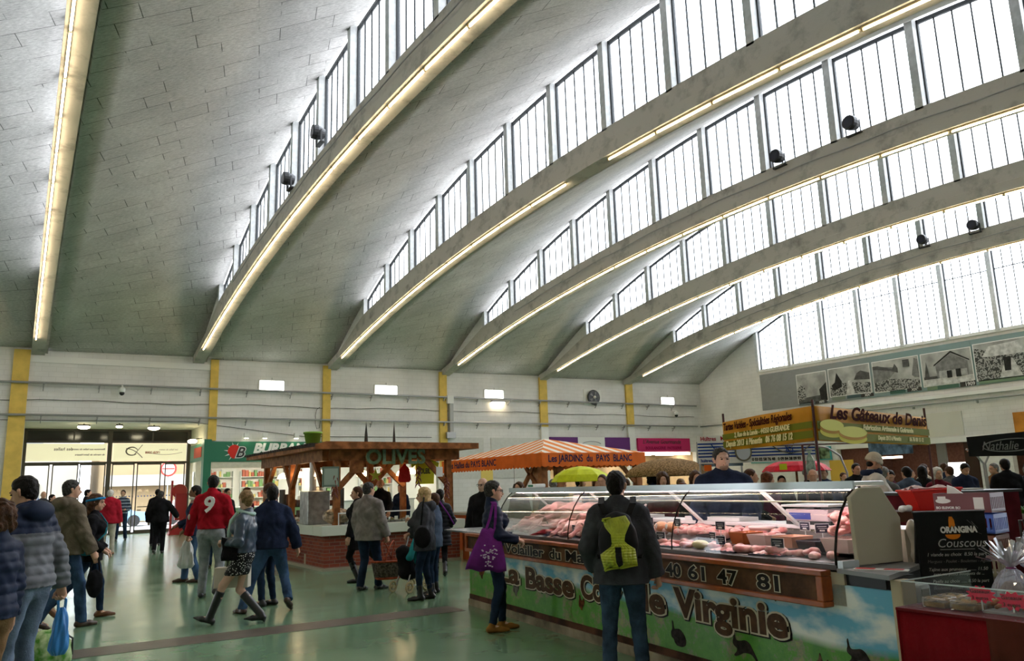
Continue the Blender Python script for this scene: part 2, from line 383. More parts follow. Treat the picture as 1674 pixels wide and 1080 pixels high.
# ---- side wall (the long wall seen at the back of the picture)
def wallpart(b, name='wall_north', m=None): return struct(b, name, m or M_wall)
wb = MB()
wb.box(-14, -.0, YW, YW+.3, 0, 8.3); wb.box(-.0, 6.9, YW, YW+.3, 4.64, 8.3)
wb.box(6.9, 7.05, YW, YW+.3, 0, 8.3); wb.box(7.05, 12.3, YW, YW+.3, 2.95, 8.3); wb.box(12.3, 37, YW, YW+.3, 4.15, 8.3)
wb.box(18.0, 24.1, YW, YW+.3, 0, 4.15); wb.box(12.3, 18.0, YW, YW+.3, 2.95, 4.15)
wb.box(24.1, 24.6, YW, YW+.3, 0, 4.15); wb.box(30.3, 30.75, YW, YW+.3, 0, 4.15); wb.box(35.6, 37, YW, YW+.3, 0, 4.15)
wb.box(24.6, 30.3, YW, YW+.3, 3.1, 4.15); wb.box(30.75, 35.6, YW, YW+.3, 3.3, 4.15)
wallpart(wb)
for x0, x1, z0 in ((-.48, .08, 0), (6.84, 7.17, 3.9), (11.88, 12.24, 2.9), (17.95, 18.36, 2.6), (24.08, 24.56, 4.7), (30.2, 30.7, 4.8)):
    trim(MB().box(x0, x1, YW-.12, YW+.02, z0, 7.42), M_yel)
trim(MB().box(24.08, 24.56, YW-.12, YW+.02, 0, 4.7), M_white); trim(MB().box(30.2, 30.7, YW-.12, YW+.02, 0, 4.8), M_white)
trim(MB().box(.08, 6.84, YW-.05, YW+.02, 6.95, 7.2), M_white)
# blind panels and shallow ledges in the side wall between the fourth and fifth pillar
b = MB(); b.box(18.36, 20.5, YW-.03, YW+.01, 2.0, 4.1); b.box(20.95, 24.08, YW-.03, YW+.01, 2.0, 4.1)
trim(b, mat('grey_white_panel', (.60,.60,.57), .7, noise=.05))
# opposite wall, left closing wall, behind the camera
struct(MB().box(-18.5, 45, YR-.3, YR, 0, 8), 'wall_south', M_wall)
struct(MB().box(-18.3, -18.0, YR, YW, 0, 13.5), 'wall_west', M_wall)
struct(MB().box(-18.3, -14, YR, YW, -.3, 0), 'floor', MATS['green_epoxy'])
# ---- end wall
XE = 36.3
def pw(y0, y1, z0, z1, b): b.box(XE, XE+.35, y0, y1, z0, z1)
b = MB()
N = 14
for i in range(N):    # solid triangle beside the windows
    ya, yb = YW-(YW-31.05)*i/N, YW-(YW-31.05)*(i+1)/N
    b.hexa([(XE,yb,7.3),(XE+.35,yb,7.3),(XE+.35,ya,7.3),(XE,ya,7.3),(XE,yb,hi_z(yb)+.1),(XE+.35,yb,hi_z(yb)+.1),(XE+.35,ya,hi_z(ya)+.1),(XE,ya,hi_z(ya)+.1)])
pw(YR, YW, 5.2, 7.3, b); pw(YR, 31.05, 7.3, 7.72, b)
pw(26.5, YW, 0, 5.2, b); pw(19.3, 26.5, 2.95, 5.2, b); pw(17.9, 19.3, 0, 5.2, b); pw(YR, 17.9, 3.2, 5.2, b)
struct(b, 'wall_east', M_wall)
EY = [31.0-2.24*i for i in range(18)]
for i in range(16):
    if EY[i+1] < YR+1: break
    window_panel(XE+.06, EY[i], EY[i+1]+.16, lambda y: 7.72, lambda y: hi_z(y)-.05, bars=4, transom=10.45 if i else None)
trim(MB().box(XE-.10, XE+.02, YR, 31.1, 7.62, 7.76), M_white)
trim(MB().box(XE-.18, XE+.02, YR, 31.1, 5.0, 5.16), M_white)
trim(MB().box(XE-.04, XE+.02, 19.8, 26.4, 3.25, 4.35), mat('roller_shutter_box', (.62,.61,.55), .7))
trim(MB().box(XE-.10, XE+.02, 17.9, 26.5, 2.95, 3.2), M_white)
# ================================================================ WALL FITTINGS, ENTRANCE, SHOPS, SIGNS
def flat(nm, m, par, pts, th=(0,-.004,0)): return MB().prism(pts, th).build(nm, m, par, fixn=True)
def rectN(x0, x1, z0, z1, y): return [(x0,y,z0),(x1,y,z0),(x1,y,z1),(x0,y,z1)]
def rectE(y0, y1, z0, z1, x): return [(x,y0,z0),(x,y1,z0),(x,y1,z1),(x,y0,z1)]
M_lamp = mat('lit_panel', (1,1,1), .5, emit=(1,.97,.9), estr=5)
# pipes along the side wall
for z, lab in ((6.12, 'upper grey pipe running along the long white wall'), (4.86, 'lower grey pipe running along the long white wall')):
    o = MB().tube([(-10,YW-.22,z),(35.7,YW-.22,z)], .045, 8).build('pipe', M_pipe, smooth=True); tag(o, lab, 'pipe')
    x = -7.2
    while x < 35.5:
        MB().box(x-.02,x+.02,YW-.24,YW,z-.16,z-.12).beam((x,YW-.24,z-.05),(x,YW-.02,z-.3),.03,.03).box(x-.03,x+.03,YW-.28,YW-.16,z-.09,z-.045).build('bracket', M_pipe, o); x += 1.95
cur = [(x, YW-.06, 5.45+.03*math.sin(x*.9)+.015*math.sin(x*3.1)) for x in np.linspace(-9, 35.6, 90)]
tag(MB().tube(cur, .012, 5).build('cable', M_dark), 'thin dark cable sagging along the white wall between the pipes', 'cable')
tag(MB().tube([(11.75,YW-.06,5.45),(11.6,YW-.06,5.35),(11.55,YW-.06,5.1),(11.55,YW-.06,4.7),(11.62,YW-.06,4.45),(11.75,YW-.06,4.5),(11.78,YW-.06,4.85)], .012, 5).build('cable', M_dark), 'looped cable hanging left of the third yellow pillar', 'cable')
o = MB().tube([(-9,XE*0+YW-.05,4.62),(6.0,YW-.05,4.70),(11.0,YW-.05,4.1),(17.5,YW-.05,4.1)],.012,5).build('cable', M_dark); tag(o, 'thin cable above the shop signs on the white wall', 'cable')
o = MB().tube([(XE-.14,36,4.86),(XE-.14,31,4.80),(XE-.14,17,4.78),(XE-.14,2,4.78)], .04, 8).build('pipe', M_pipe, smooth=True); tag(o, 'grey pipe under the photo banner on the end wall', 'pipe')
for y in range(4, 36, 3): MB().box(XE-.16, XE, y-.02, y+.02, 4.62, 4.74).build('bracket', M_pipe, o)
# luminaires on the wall
for i, (x0, x1, lab) in enumerate(((8.98,10.04,'above the green shop sign'),(14.5,15.62,'above the olive kiosk'),(20.64,21.75,'between fourth and fifth pillar'),(33.0,34.0,'nearest the end wall'))):
    e = MB().box(x0-.06,x1+.06,YW-.05,YW,6.10,6.65).build('wall_light', mat('light_frame',(.55,.55,.53),.5)); tag(e, 'white rectangular wall light ' + lab, 'light', 'rectangular wall lights')
    MB().box(x0,x1,YW-.07,YW-.04,6.16,6.59).build('diffuser', M_lamp, e); MB().tube([((x0+x1)/2,YW-.05,6.65),((x0+x1)/2,YW-.05,6.74)],.02,6).build('cable_gland', M_pipe, e)
e = MB().box(21.0,21.8,YW-.2,YW-.0,5.96,6.04).build('strip_light', M_pipe); tag(e, 'small warm strip light under the third rectangular wall light', 'light')
MB().box(21.03,21.77,YW-.2,YW-.02,5.92,5.96).build('tube', M_tube, e)
# wall fan
e = empty('wall_fan', 'black round ventilation fan on a white plate high on the wall', 'fan', (27.75, YW, 6.42))
MB().box(-.62,.62,-.04,-.0,-.42,.46).build('mounting_plate', M_white, e)
b = MB(); b.tube([(.40*math.cos(a),-.16,.40*math.sin(a)) for a in np.linspace(0,2*math.pi,25)], .035, 6); b.tube([(0,-.05,0),(0,-.20,0)], .38, 24); b.build('housing', M_black, e, smooth=False)
b = MB()
for k in range(5):
    a = k*2*math.pi/5; b.prism([(0.05*math.cos(a),-.22,.05*math.sin(a)),(.33*math.cos(a-.28),-.20,.33*math.sin(a-.28)),(.34*math.cos(a+.28),-.24,.34*math.sin(a+.28))],(0,.01,0))
b.build('blade', mat('fan_blade',(.12,.12,.12),.4), e); MB().ball((0,-.24,0),.09,10).build('motor_hub', M_white, e)
# cameras
def cctv(x, z, lab):
    e = empty('security_camera', lab, 'camera', (x, YW-.3, z))
    MB().lathe((0,0,-.30),[(.02,0),(.10,.04),(.12,.12),(.12,.2),(.05,.24),(.03,.30)],12).build('housing', M_white, e, smooth=True)
    MB().ball((0,0,-.30),.10,10).build('dome', M_black, e, smooth=True); MB().box(-.03,.03,-.0,.3,-.02,.03).build('bracket', M_white, e)
cctv(3.38, 6.1, 'white dome camera hanging from the upper pipe above the entrance')
cctv(33.9, 5.8, 'small white camera on the wall near the far corner')
e = empty('cable_box', 'tall grey cable trunk fixed beside the fourth yellow pillar', 'box', (18.55, YW-.15, 4.6))
MB().box(-.10,.10,-.1,.1,-.4,1.6).build('trunk', mat('grey_plastic',(.42,.42,.42),.5), e); MB().box(-.30,.20,-.15,.0,-.55,-.25).build('lower_box', M_pipe, e); MB().box(-.25,.1,-.15,0,1.2,1.6).build('upper_box', M_white, e)
# ---- loudspeakers standing on the beams
SPK = [((606,142),6.42),((680,60),6.42),((1212,290),18.42),((1314,248),18.42),((1551,382),30.42),((1648,353),30.42)]
SPP = [(6.30,21.9,10.62),(6.30,19.2,10.95),(18.3,14.13,10.75),(18.3,11.7,10.75),(30.3,17.0,10.75),(30.3,15.0,10.75)]
for (x, y, z), lab in zip(SPP, ['lower of two black loudspeakers on the second arched beam','upper of two black loudspeakers on the second arched beam','left of two black loudspeakers on the fourth arched beam','right of two black loudspeakers on the fourth arched beam','left of two black loudspeakers on the sixth arched beam','right of two black loudspeakers on the sixth arched beam']):
    e = empty('loudspeaker', lab, 'lamp', (x-.18, y, z), 0, 'black loudspeakers on the beams')
    MB().tube([(-.18,0,.02),(-.06,0,.02),(.14,0,0)], [.19,.20,.14], 16).build('housing', M_black, e); MB().tube([(-.19,0,.02),(-.175,0,.02)], .15, 16).build('lens', mat('dark_disc',(.03,.03,.05),.1), e)  # round speaker body with a dark front disc, not a lamp
    MB().box(-.02,.02,-.22,-.2,-.28,.05).box(-.02,.02,.2,.22,-.28,.05).box(-.02,.1,-.22,.22,-.30,-.27).build('yoke', M_black, e)
# ---- entrance recess
XL, XR, YD = .10, 6.85, 40.0
b = MB(); b.box(XL-.15,XL,YW+.3,YD+.2,0,4.8); b.box(XL-.15,XR+.15,YW+.3,YD+.3,4.64,4.8); b.box(XR,XR+.1,YW+.3,38.4,0,4.8); b.box(XR,XR+.1,38.4,YD+.2,3.1,4.8); b.box(XR,XR+.1,39.7,YD+.2,0,3.1)
struct(b, 'wall_entrance', M_cream)
struct(MB().box(XL-.4,XR+.3,YD+.2,YD+.5,4.6,8.3), 'wall_entrance_upper', M_wall)
M_frame = mat('bronze_door_frame', (.10,.085,.07), .4, metal=.3)
b = MB(); b.box(XL,XR,YD-.06,YD+.06,4.55,4.66); b.box(XL,XR,YD-.06,YD+.06,4.03,4.12); b.box(XL,XR,YD-.06,YD+.06,3.10,3.20); b.box(XL,XR,YD-.06,YD+.06,.0,.07)
for x, wd in ((XL+.05,.12),(3.44,.14),(XR-.06,.14)): b.box(x-wd/2-.02,x+wd/2+.02,YD-.08,YD+.08,0,4.6)
struct(b, 'door_1', M_frame)
for i, (x0, x1) in enumerate(((.2,1.15),(1.25,2.25),(2.3,3.32),(3.58,4.5),(4.6,5.62),(5.78,6.65))):
    bb = MB(); f = .045
    bb.box(x0,x0+f,YD-.03,YD+.03,.07,3.12).box(x1-f,x1,YD-.03,YD+.03,.07,3.12).box(x0,x1,YD-.03,YD+.03,.07,.16).box(x0,x1,YD-.03,YD+.03,3.05,3.12)
    d = struct(bb, 'door_%d' % (i+2), M_frame)
    MB().box(x0+f,x1-f,YD-.006,YD+.006,.16,3.05).build('pane', M_glass, d)
    if 1 <= i <= 4:
        MB().box(x1-.25 if i % 2 else x0+.1, x1-.1 if i % 2 else x0+.25, YD-.10,YD-.06,1.0,1.05).box(x0+.1,x1-.1,YD-.09,YD-.05,1.15,1.19).build('handle', M_frame, d)
    dm = MB()
    for q in range(7): dm.box(x0+.10+q*.13,x0+.15+q*.13,YD-.009,YD-.007,1.62,1.67)
    dm.build('sticker_row', mat('blue_sticker',(.05,.10,.35),.5), d)
# dark strip of glazing at the top
struct(MB().box(XL,XR,YD+.01,YD+.04,4.12,4.55), 'window_top', mat('dark_glazing',(.03,.026,.022),.12))
b = MB()
for x in (2.0, 3.44, 5.2): b.box(x-.03,x+.03,YD-.03,YD+.03,4.12,4.55)
trim(b, M_frame)
# translucent sign panels with mirror-written lettering seen from behind
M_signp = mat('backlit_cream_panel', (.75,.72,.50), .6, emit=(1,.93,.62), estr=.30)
M_sgrey = mat('grey_lettering', (.16,.15,.12), .6); M_sred = mat('red_lettering', (.45,.10,.05), .6)
for (x0, x1, lab) in ((.22,3.32,'left cream sign panel over the entrance doors, lettering seen mirrored'),(3.60,6.68,'right cream sign panel over the entrance doors, with grey swirl logo')):
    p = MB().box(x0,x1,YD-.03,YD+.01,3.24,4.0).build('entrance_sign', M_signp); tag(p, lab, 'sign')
    if x0 < 1:
        for tx, sz, xx, zz in (('des halles',.24,2.0,3.70),('Bienvenue aux halles du centre',.13,3.25,3.72),('du marche de Saint-Nazaire',.13,3.25,3.48)):
            place_text('lettering', M_sgrey, p, tx, sz*.8, (xx, YD-.036, zz), (-1,0,0), (0,0,1), off=.003)
    else:
        b = MB(); b.tube([(4.35+.24*math.cos(a), YD-.04, 3.66+.18*math.sin(a)) for a in np.linspace(.3,5.6,22)], [.012+.02*abs(math.sin(i/7)) for i in range(22)], 6)
        b.tube([(4.1+.7*t,YD-.045,3.78-.42*t*t) for t in np.linspace(0,1,10)], .016, 5); b.tube([(4.45+.33*t,YD-.045,3.5+.45*t) for t in np.linspace(0,1,6)], .014, 5)
        b.tube([(4.9+1.6*t,YD-.04,3.62-.12*math.sin(t*3)) for t in np.linspace(0,1,12)], .008, 5); b.build('swirl_logo', M_sgrey, p)
        place_text('lettering', M_sred, p, '1958-2008', .15, (5.55, YD-.036, 3.55), (-1,0,0), (0,0,1), off=.004)
        place_text('lettering', M_sgrey, p, 'Les halles du centre', .10, (6.3, YD-.036, 3.70), (-1,0,0), (0,0,1))
# spotlights under the entrance soffit
for (x, y, lab) in ((2.17,37.0,'left oval lamp under the entrance soffit'),(4.85,37.2,'right oval lamp under the entrance soffit'),(3.45,36.6,'small middle lamp under the entrance soffit')):
    e = empty('soffit_lamp', lab, 'lamp', (x, y, 4.5)); sc = .55 if 'small' in lab else 1
    MB().ball((0,0,0),.10*sc,10,(2.4,1,.9)).build('lens', mat('lamp_glow',(1,.95,.8),.5,emit=(1,.9,.6),estr=9), e, smooth=True); MB().box(-.22*sc,.22*sc,-.08,.08,.04,.10).box(-.02,.02,-.02,.02,.1,.15).build('housing', M_dark, e)
for y, z in ((37.2,3.95),(37.9,3.98)):
    e = empty('arm_lamp', 'small green-lit arm lamp on the right reveal of the entrance, ' + ('nearer' if y < 37.5 else 'farther') + ' one', 'lamp', (6.5, y, z))
    MB().ball((0,0,0),.09,8,(1.6,1,1)).build('lens', MATS['lamp_glow'], e, smooth=True); MB().tube([(0,0,.05),(.15,0,.12),(.35,0,.12)],.015,5).build('arm', M_dark, e)
M_green = mat('shop_green', (.015,.16,.085), .45)
M_lgreen = mat('pale_green', (.25,.42,.22), .6)
e = MB().box(XR-.06,XR,36.5,39.6,3.1,3.85).build('side_sign', M_green); tag(e, 'green fascia on the right reveal of the entrance', 'sign')
MB().box(XR-.075,XR-.06,36.9,38.6,3.25,3.7).build('red_motif', mat('motif_red',(.5,.06,.03),.5), e)
# ---- the street outside
struct(MB().box(-40,60,YD+.3,120,-.3,-.02), 'ground', mat('pale_paving',(.28,.27,.26),.8,noise=.1))
e = MB().box(-20,3.5,62,72,0,9).build('street_building', mat('pale_render',(.36,.33,.28),.8)); tag(e, 'pale building across the street seen through the left doors', 'building')
b = MB()
for x in range(-18,3,3): b.box(x,x+1.3,61.9,62,1,2.6).box(x,x+1.3,61.9,62,4.5,6.3)
b.build('window', mat('street_window',(.12,.13,.15),.2), e)
e = MB().box(4.8,22,58,70,0,5.2).build('street_building', mat('tan_render',(.30,.22,.13),.8)); tag(e, 'low tan building across the street seen through the right doors', 'building')
MB().box(4.8,22,57.2,58,2.3,3.0).build('awning', mat('grey_awning',(.35,.33,.30),.8), e)
def car(x, y, lab, col):
    e = empty('parked_car', lab, 'car', (x, y, -.02)); m = mat('car_'+lab[:5], col, .25)
    MB().prism([(-2,0,.3),(2,0,.3),(2.05,0,.75),(1.2,0,.85),(.7,0,1.4),(-1.0,0,1.42),(-1.6,0,.9),(-2.05,0,.8)],(0,1.7,0)).build('bodywork', m, e, fixn=True)
    MB().prism([(1.05,-.02,.88),(.62,-.02,1.34),(-.92,-.02,1.35),(-1.35,-.02,.92)],(0,.03,0)).build('side_window', MATS['street_window'], e, fixn=True)
    for sx in (-1.25, 1.25): MB().tube([(sx,-.03,.32),(sx,.2,.32)],.32,14).build('wheel', M_black, e)
car(4.5, 50, 'blue car parked outside the entrance', (.25,.45,.70)); car(9.2, 50.5, 'white car parked outside the entrance', (.7,.7,.7)); car(-.4, 51, 'silver car parked outside the left doors', (.5,.5,.52))
e = empty('road_sign', 'round red-ringed no entry road sign outside the right doors', 'sign', (6.9, 46.5, 0))
MB().tube([(0,0,0),(0,0,3.5)],.03,8).build('pole', M_pipe, e); MB().tube([(0,-.03,3.05),(0,-.05,3.05)],.42,24).build('plate', M_white, e)
MB().tube([(.37*math.cos(a),-.06,3.05+.37*math.sin(a)) for a in np.linspace(0,2*math.pi,25)],.05,6).box(-.3,.3,-.07,-.05,3.02,3.08).build('red_ring', mat('sign_red',(.55,.06,.05),.5), e)
# red display stand inside the doors
e = empty('red_stand', 'tall red display stand standing inside the right entrance doors', 'stand', (6.1, 36.6, 0))
b = MB(); b.prism([(-.55,0,0),(.4,0,0),(.30,0,.35),(.05,0,.7),(-.35,0,.35)],(0,.5,0)); b.box(-.3,.15,.1,.4,.6,1.7); b.build('base', mat('stand_red',(.42,.02,.02),.4), e, fixn=True)
MB().tube([(-.15,.2,1.80),(-.10,.35,1.80)],.30,20).build('round_head', mat('stand_red2',(.50,.05,.04),.4), e)
MB().box(-.5,-.42,.1,.2,0,2.25).box(.3,.38,.1,.2,0,1.2).build('post', MATS['stand_red'], e)
# ---- shops behind the side wall
M_shopw = mat('bright_shop_wall', (.80,.78,.72), .8)
b = MB()
b.box(7.05,18.0,40.5,40.7,0,3.4); b.box(7.0,18.2,YW+.3,40.7,3.3,3.4); b.box(17.9,18.2,YW+.3,40.7,0,3.4); b.box(11.9,12.2,YW+.3,39,0,3.4); b.box(6.95,7.05,YW+.3,38.4,2.6,3.4)
struct(b, 'wall_shop_back', M_shopw)
b = MB(); b.box(24.3,36,39.8,40,0,4); b.box(24.2,36,YW+.3,40,3.3,3.4); b.box(30.3,30.7,YW+.3,39.8,0,3.4); b.box(24.2,24.4,YW+.3,40,0,3.4); b.box(35.7,36,YW+.3,40,0,3.4)
struct(b, 'wall_shop_back_2', mat('warm_shop_wall',(.55,.40,.24),.8,noise=.2,nscale=1))
for i,(x,y) in enumerate(((8.6,37.8),(10.7,37.8),(13.6,37.8),(16.2,37.8),(26,37.6),(28.8,37.6),(32.5,37.6),(34.6,37.6))):
    e = MB().box(x-.8,x+.8,y-.2,y+.2,3.22,3.3).build('shop_light', M_white); tag(e, 'ceiling light of the shop behind the wall, %s from the entrance' % ORD[i], 'light', 'shop ceiling lights')
    MB().box(x-.75,x+.75,y-.16,y+.16,3.19,3.22).build('diffuser', mat('shop_diffuser',(1,1,1),.5,emit=(1,.93,.80),estr=22 if x < 18 else 12), e)
# green shop counter, fridge, shelves
e = empty('shop_counter', 'pale shop counter under the green shop sign', 'counter', (9.4, 36.9, 0)); MB().box(-2,2.0,0,.8,0,1.0).build('body', M_lgreen, e); MB().box(-2.05,2.05,-.05,.85,1.0,1.05).build('worktop', M_white, e)
e = empty('shop_counter', 'pale shop counter behind the olive kiosk', 'counter', (14.9, 37.2, 0)); MB().box(-2.2,2.2,0,.8,0,1.1).build('body', M_white, e); MB().box(-2.25,2.25,-.05,.85,1.1,1.14).build('worktop', M_pipe, e)
for i, x in enumerate((8.0, 10.2, 13.0, 16.3)):
    e = empty('wall_shelf', 'shelf of small goods on the shop back wall, %s from the entrance' % ORD[i], 'shelf', (x, 40.2, 0))
    b = MB(); [b.box(-.9,.9,0,.28,z,z+.03) for z in (.9,1.4,1.9,2.4)]; b.box(-.92,-.9,0,.28,.6,2.7).box(.9,.92,0,.28,.6,2.7); b.build('boards', M_white, e)
    b = MB()
    for z in (.93,1.43,1.93,2.43):
        xx = -.85
        while xx < .75: ww = rnd.uniform(.08,.2); b.m = rnd.randrange(4); b.box(xx,xx+ww*.85,.03,.22,z,z+rnd.uniform(.12,.36)); xx += ww
    b.build('packed_goods', [mat('good_r',(.5,.15,.1),.5), mat('good_y',(.7,.55,.2),.5), mat('good_w',(.7,.7,.65),.5), mat('good_g',(.2,.35,.15),.5)], e, kind='stuff')
# BURBAN... fascia
e = empty('shop_sign', 'green shop sign with a strawberry and white capital lettering', 'sign', (0,0,0))
MB().box(6.99,13.0,YW-.14,YW-.02,2.99,3.86).build('panel', M_green, e); MB().box(6.69,7.0,YW-.16,YW+.3,0,3.95).build('corner_post', M_green, e)
MB().box(7.0,13,YW-.10,YW-.02,2.72,2.99).build('lower_band', M_cream, e)
sb = MB(); P = [(7.95+.28*math.cos(a)*(1 if math.sin(a)>-.2 else .8), YW-.16, 3.42+.30*math.sin(a)) for a in np.linspace(0,2*math.pi,22)[:-1]]; sb.prism(P,(0,.03,0)); sb.build('strawberry', mat('berry',(.65,.04,.03),.5), e, fixn=True)
lb = MB()
for a in np.linspace(1.2,4.2,6): lb.prism([(7.95+.22*math.cos(a-.15),YW-.15,3.42+.24*math.sin(a-.15)),(7.95+.22*math.cos(a+.15),YW-.15,3.42+.24*math.sin(a+.15)),(7.95+.45*math.cos(a),YW-.15,3.42+.42*math.sin(a))],(0,.02,0))
lb.build('berry_leaf', M_white, e, fixn=True)
place_text('lettering', M_white, e, 'B', .62, (7.98, YW-.185, 3.18), (1,0,0), (0,0,1), shear=.35, off=.045); place_text('lettering', M_black, e, 'B', .62, (7.98, YW-.20, 3.18), (1,0,0), (0,0,1), shear=.35, off=.012)
place_text('lettering', M_white, e, 'BURBAN', .56, (8.75, YW-.15, 3.38), (1,0,0), (0,0,1), shear=.25, off=.03, xs=1.05)
for i, x in enumerate((8.4, 9.2, 10.6)):
    q = empty('sign_lamp', 'white floodlight on top of the green sign, %s from left' % ORD[i], 'lamp', (x, YW-.3, 4.0), 0, 'floodlights over the green sign')
    MB().box(-.10,.10,-.1,.05,0,.22).build('housing', M_white, q); MB().box(-.08,.08,-.06,.04,-.02,.0).build('lens', MATS['lamp_glow'], q); MB().beam((0,0,.1),(0,.28,.05),.03,.03).build('arm', M_white, q)
# purple sign, pink sign and others on the side wall
e = empty('shop_sign', 'purple shop sign with a white oval logo panel in the middle', 'sign'); M_pur = mat('sign_purple',(.14,.04,.19),.5)
MB().box(24.6,26.5,YW-.14,YW-.04,3.25,4.15).build('side_panel', M_pur, e); MB().box(28.4,30.25,YW-.14,YW-.04,3.25,4.15).build('side_panel', M_pur, e); MB().box(26.5,28.4,YW-.14,YW-.04,3.25,4.15).build('middle_panel', M_white, e)
MB().tube([(27.45+.7*math.cos(a),YW-.15,3.7+.22*math.sin(a)) for a in np.linspace(.4,6,24)],.02,5).build('oval_logo', mat('pale_grey_ink',(.4,.38,.42),.5), e)
e = empty('shop_sign', 'pink bakery sign with dark script lettering on the long wall', 'sign')
MB().box(30.85,35.0,YW-.16,YW-.04,3.32,4.12).build('panel', mat('sign_pink',(.52,.03,.13),.5), e)
place_text('lettering', M_black, e, "L'Avenue Gourmande", .34, (31.2, YW-.165, 3.80), (1,0,0), (0,0,1), shear=.3, off=.004)
place_text('lettering', mat('dark_pink_ink',(.25,.0,.05),.5), e, 'BOULANGERIE  PATISSERIE', .24, (31.4, YW-.165, 3.46), (1,0,0), (0,0,1), off=.006)
MB().box(30.9,35.0,YW-.12,YW-.02,3.14,3.26).build('light_strip', mat('strip_glow',(1,.95,.8),.5,emit=(1,.93,.72),estr=5), e)
# narrow yellow door panel on white wall, right of kiosk
e = MB().box(20.3,21.0,YW-.05,YW-.01,.0,2.55).build('yellow_door', mat('yellow_panel',(.75,.58,.16),.6)); tag(e, 'narrow yellow panel on the white wall behind the bald man', 'panel')
# ---- end wall: banner of old photographs
XB = XE-.06
e = empty('photo_banner', 'long grey-green banner of old black and white photographs under the end windows', 'banner')
def ban_mat():
    m = mat('banner_cloth', (.24,.30,.30), .7); t, b = nodes(m); tc = t.nodes.new('ShaderNodeTexCoord'); sx = t.nodes.new('ShaderNodeSeparateXYZ')
    r = t.nodes.new('ShaderNodeValToRGB'); mr = t.nodes.new('ShaderNodeMapRange'); mr.inputs['From Min'].default_value = 31; mr.inputs['From Max'].default_value = 17
    el = r.color_ramp.elements; el[0].position = .0; el[0].color = (.26,.26,.26,1); el[1].position = 1; el[1].color = (.24,.33,.33,1)
    q = el.new(.35); q.color = (.27,.29,.29,1); q2 = el.new(.6); q2.color = (.22,.31,.31,1)
    t.links.new(tc.outputs['Object'], sx.inputs[0]); t.links.new(sx.outputs['Y'], mr.inputs['Value']); t.links.new(mr.outputs[0], r.inputs['Fac']); t.links.new(r.outputs[0], b.inputs['Base Color'])
    n = t.nodes.new('ShaderNodeTexNoise'); n.inputs['Scale'].default_value = 1.6; bp = t.nodes.new('ShaderNodeBump'); bp.inputs['Strength'].default_value = .5; bp.inputs['Distance'].default_value = .15
    t.links.new(tc.outputs['Object'], n.inputs['Vector']); t.links.new(n.outputs['Fac'], bp.inputs['Height']); t.links.new(bp.outputs['Normal'], b.inputs['Normal']); return m
MB().grid(lambda u, v: (XB+.015*math.sin(u*40+v*4), 31.08-27*u, 5.40+2.06*v), 90, 8).build('cloth', ban_mat(), e, smooth=True)
G = [mat('photo_grey_%d' % i, (c,c,c*.97), .6, noise=.3, nscale=5) for i, c in enumerate((.03,.10,.22,.42,.60))]
def crowd_tex(name, dark, light, sc):
    m = mat(name, light, .6); t, b = nodes(m); tc = t.nodes.new('ShaderNodeTexCoord'); v = t.nodes.new('ShaderNodeTexVoronoi'); v.inputs['Scale'].default_value = sc
    r = t.nodes.new('ShaderNodeValToRGB'); r.color_ramp.interpolation = 'CONSTANT'; r.color_ramp.elements[0].color = (*dark,1); r.color_ramp.elements[1].position = .5; r.color_ramp.elements[1].color = (*light,1)
    sp = t.nodes.new('ShaderNodeSeparateColor'); t.links.new(tc.outputs['Object'], v.inputs['Vector']); t.links.new(v.outputs['Color'], sp.inputs[0]); t.links.new(sp.outputs[0], r.inputs['Fac']); t.links.new(r.outputs[0], b.inputs['Base Color']); return m
Gc = crowd_tex('photo_crowd', (.06,.06,.06), (.36,.36,.34), 19); Gs = mat('photo_sky',(.42,.42,.40),.6,noise=.35,nscale=1.5)
def photo(y0, y1, z0, z1, shapes):
    f = flat('photo_border', M_white, e, rectE(y0, y1, z0, z1, XB-.02), (-.004,0,0)); W = y1-y0; Hh = z1-z0; g = .04
    flat('photo_print', Gs, f, rectE(y0-g, y1+g, z0+g, z1-g, XB-.025), (-.004,0,0))
    for j, (mt, pts) in enumerate(shapes): flat('photo_shape', mt, f, [(XB-.031-.004*j, y0-g+(W+2*g)*a, z0+g+(Hh-2*g)*c) for a, c in pts], (-.003,0,0))
photo(28.55,26.62,5.52,7.14,[(G[1],[(0,0),(1,0),(1,.22),(0,.15)]),(G[0],[(.78,.05),(1,.0),(1,.62),(.75,.4)]),(Gc,[(0,.1),(.28,.1),(.26,.55),(.12,.62),(0,.5)])])
photo(26.5,24.05,5.66,7.17,[(Gc,[(0,0),(1,0),(1,.35),(.3,.45),(0,.3)]),(G[0],[(.1,.2),(.3,.3),(.32,.5),(.2,.85),(.14,.5),(.05,.4)]),(G[1],[(.62,.5),(1,.45),(1,.68),(.8,.8),(.7,.72)]),(G[4],[(.4,0),(.62,0),(.55,.5),(.48,.5)])])
photo(23.92,21.46,5.60,7.17,[(Gc,[(0,0),(1,0),(1,.25),(.4,.38),(0,.3)]),(G[2],[(0,.3),(.35,.38),(.5,.6),(.48,.74),(.12,.84),(0,.8)]),(G[1],[(0,.86),(.12,.86),(.5,.66),(.5,.6),(.1,.74),(0,.74)]),(G[1],[(.42,.62),(.5,.86),(.56,.7),(.56,.55)]),(G[1],[(.68,.7),(.82,.7),(.82,.94),(.68,.94)]),(G[2],[(.85,.4),(1,.3),(1,.9),(.93,.95)])])
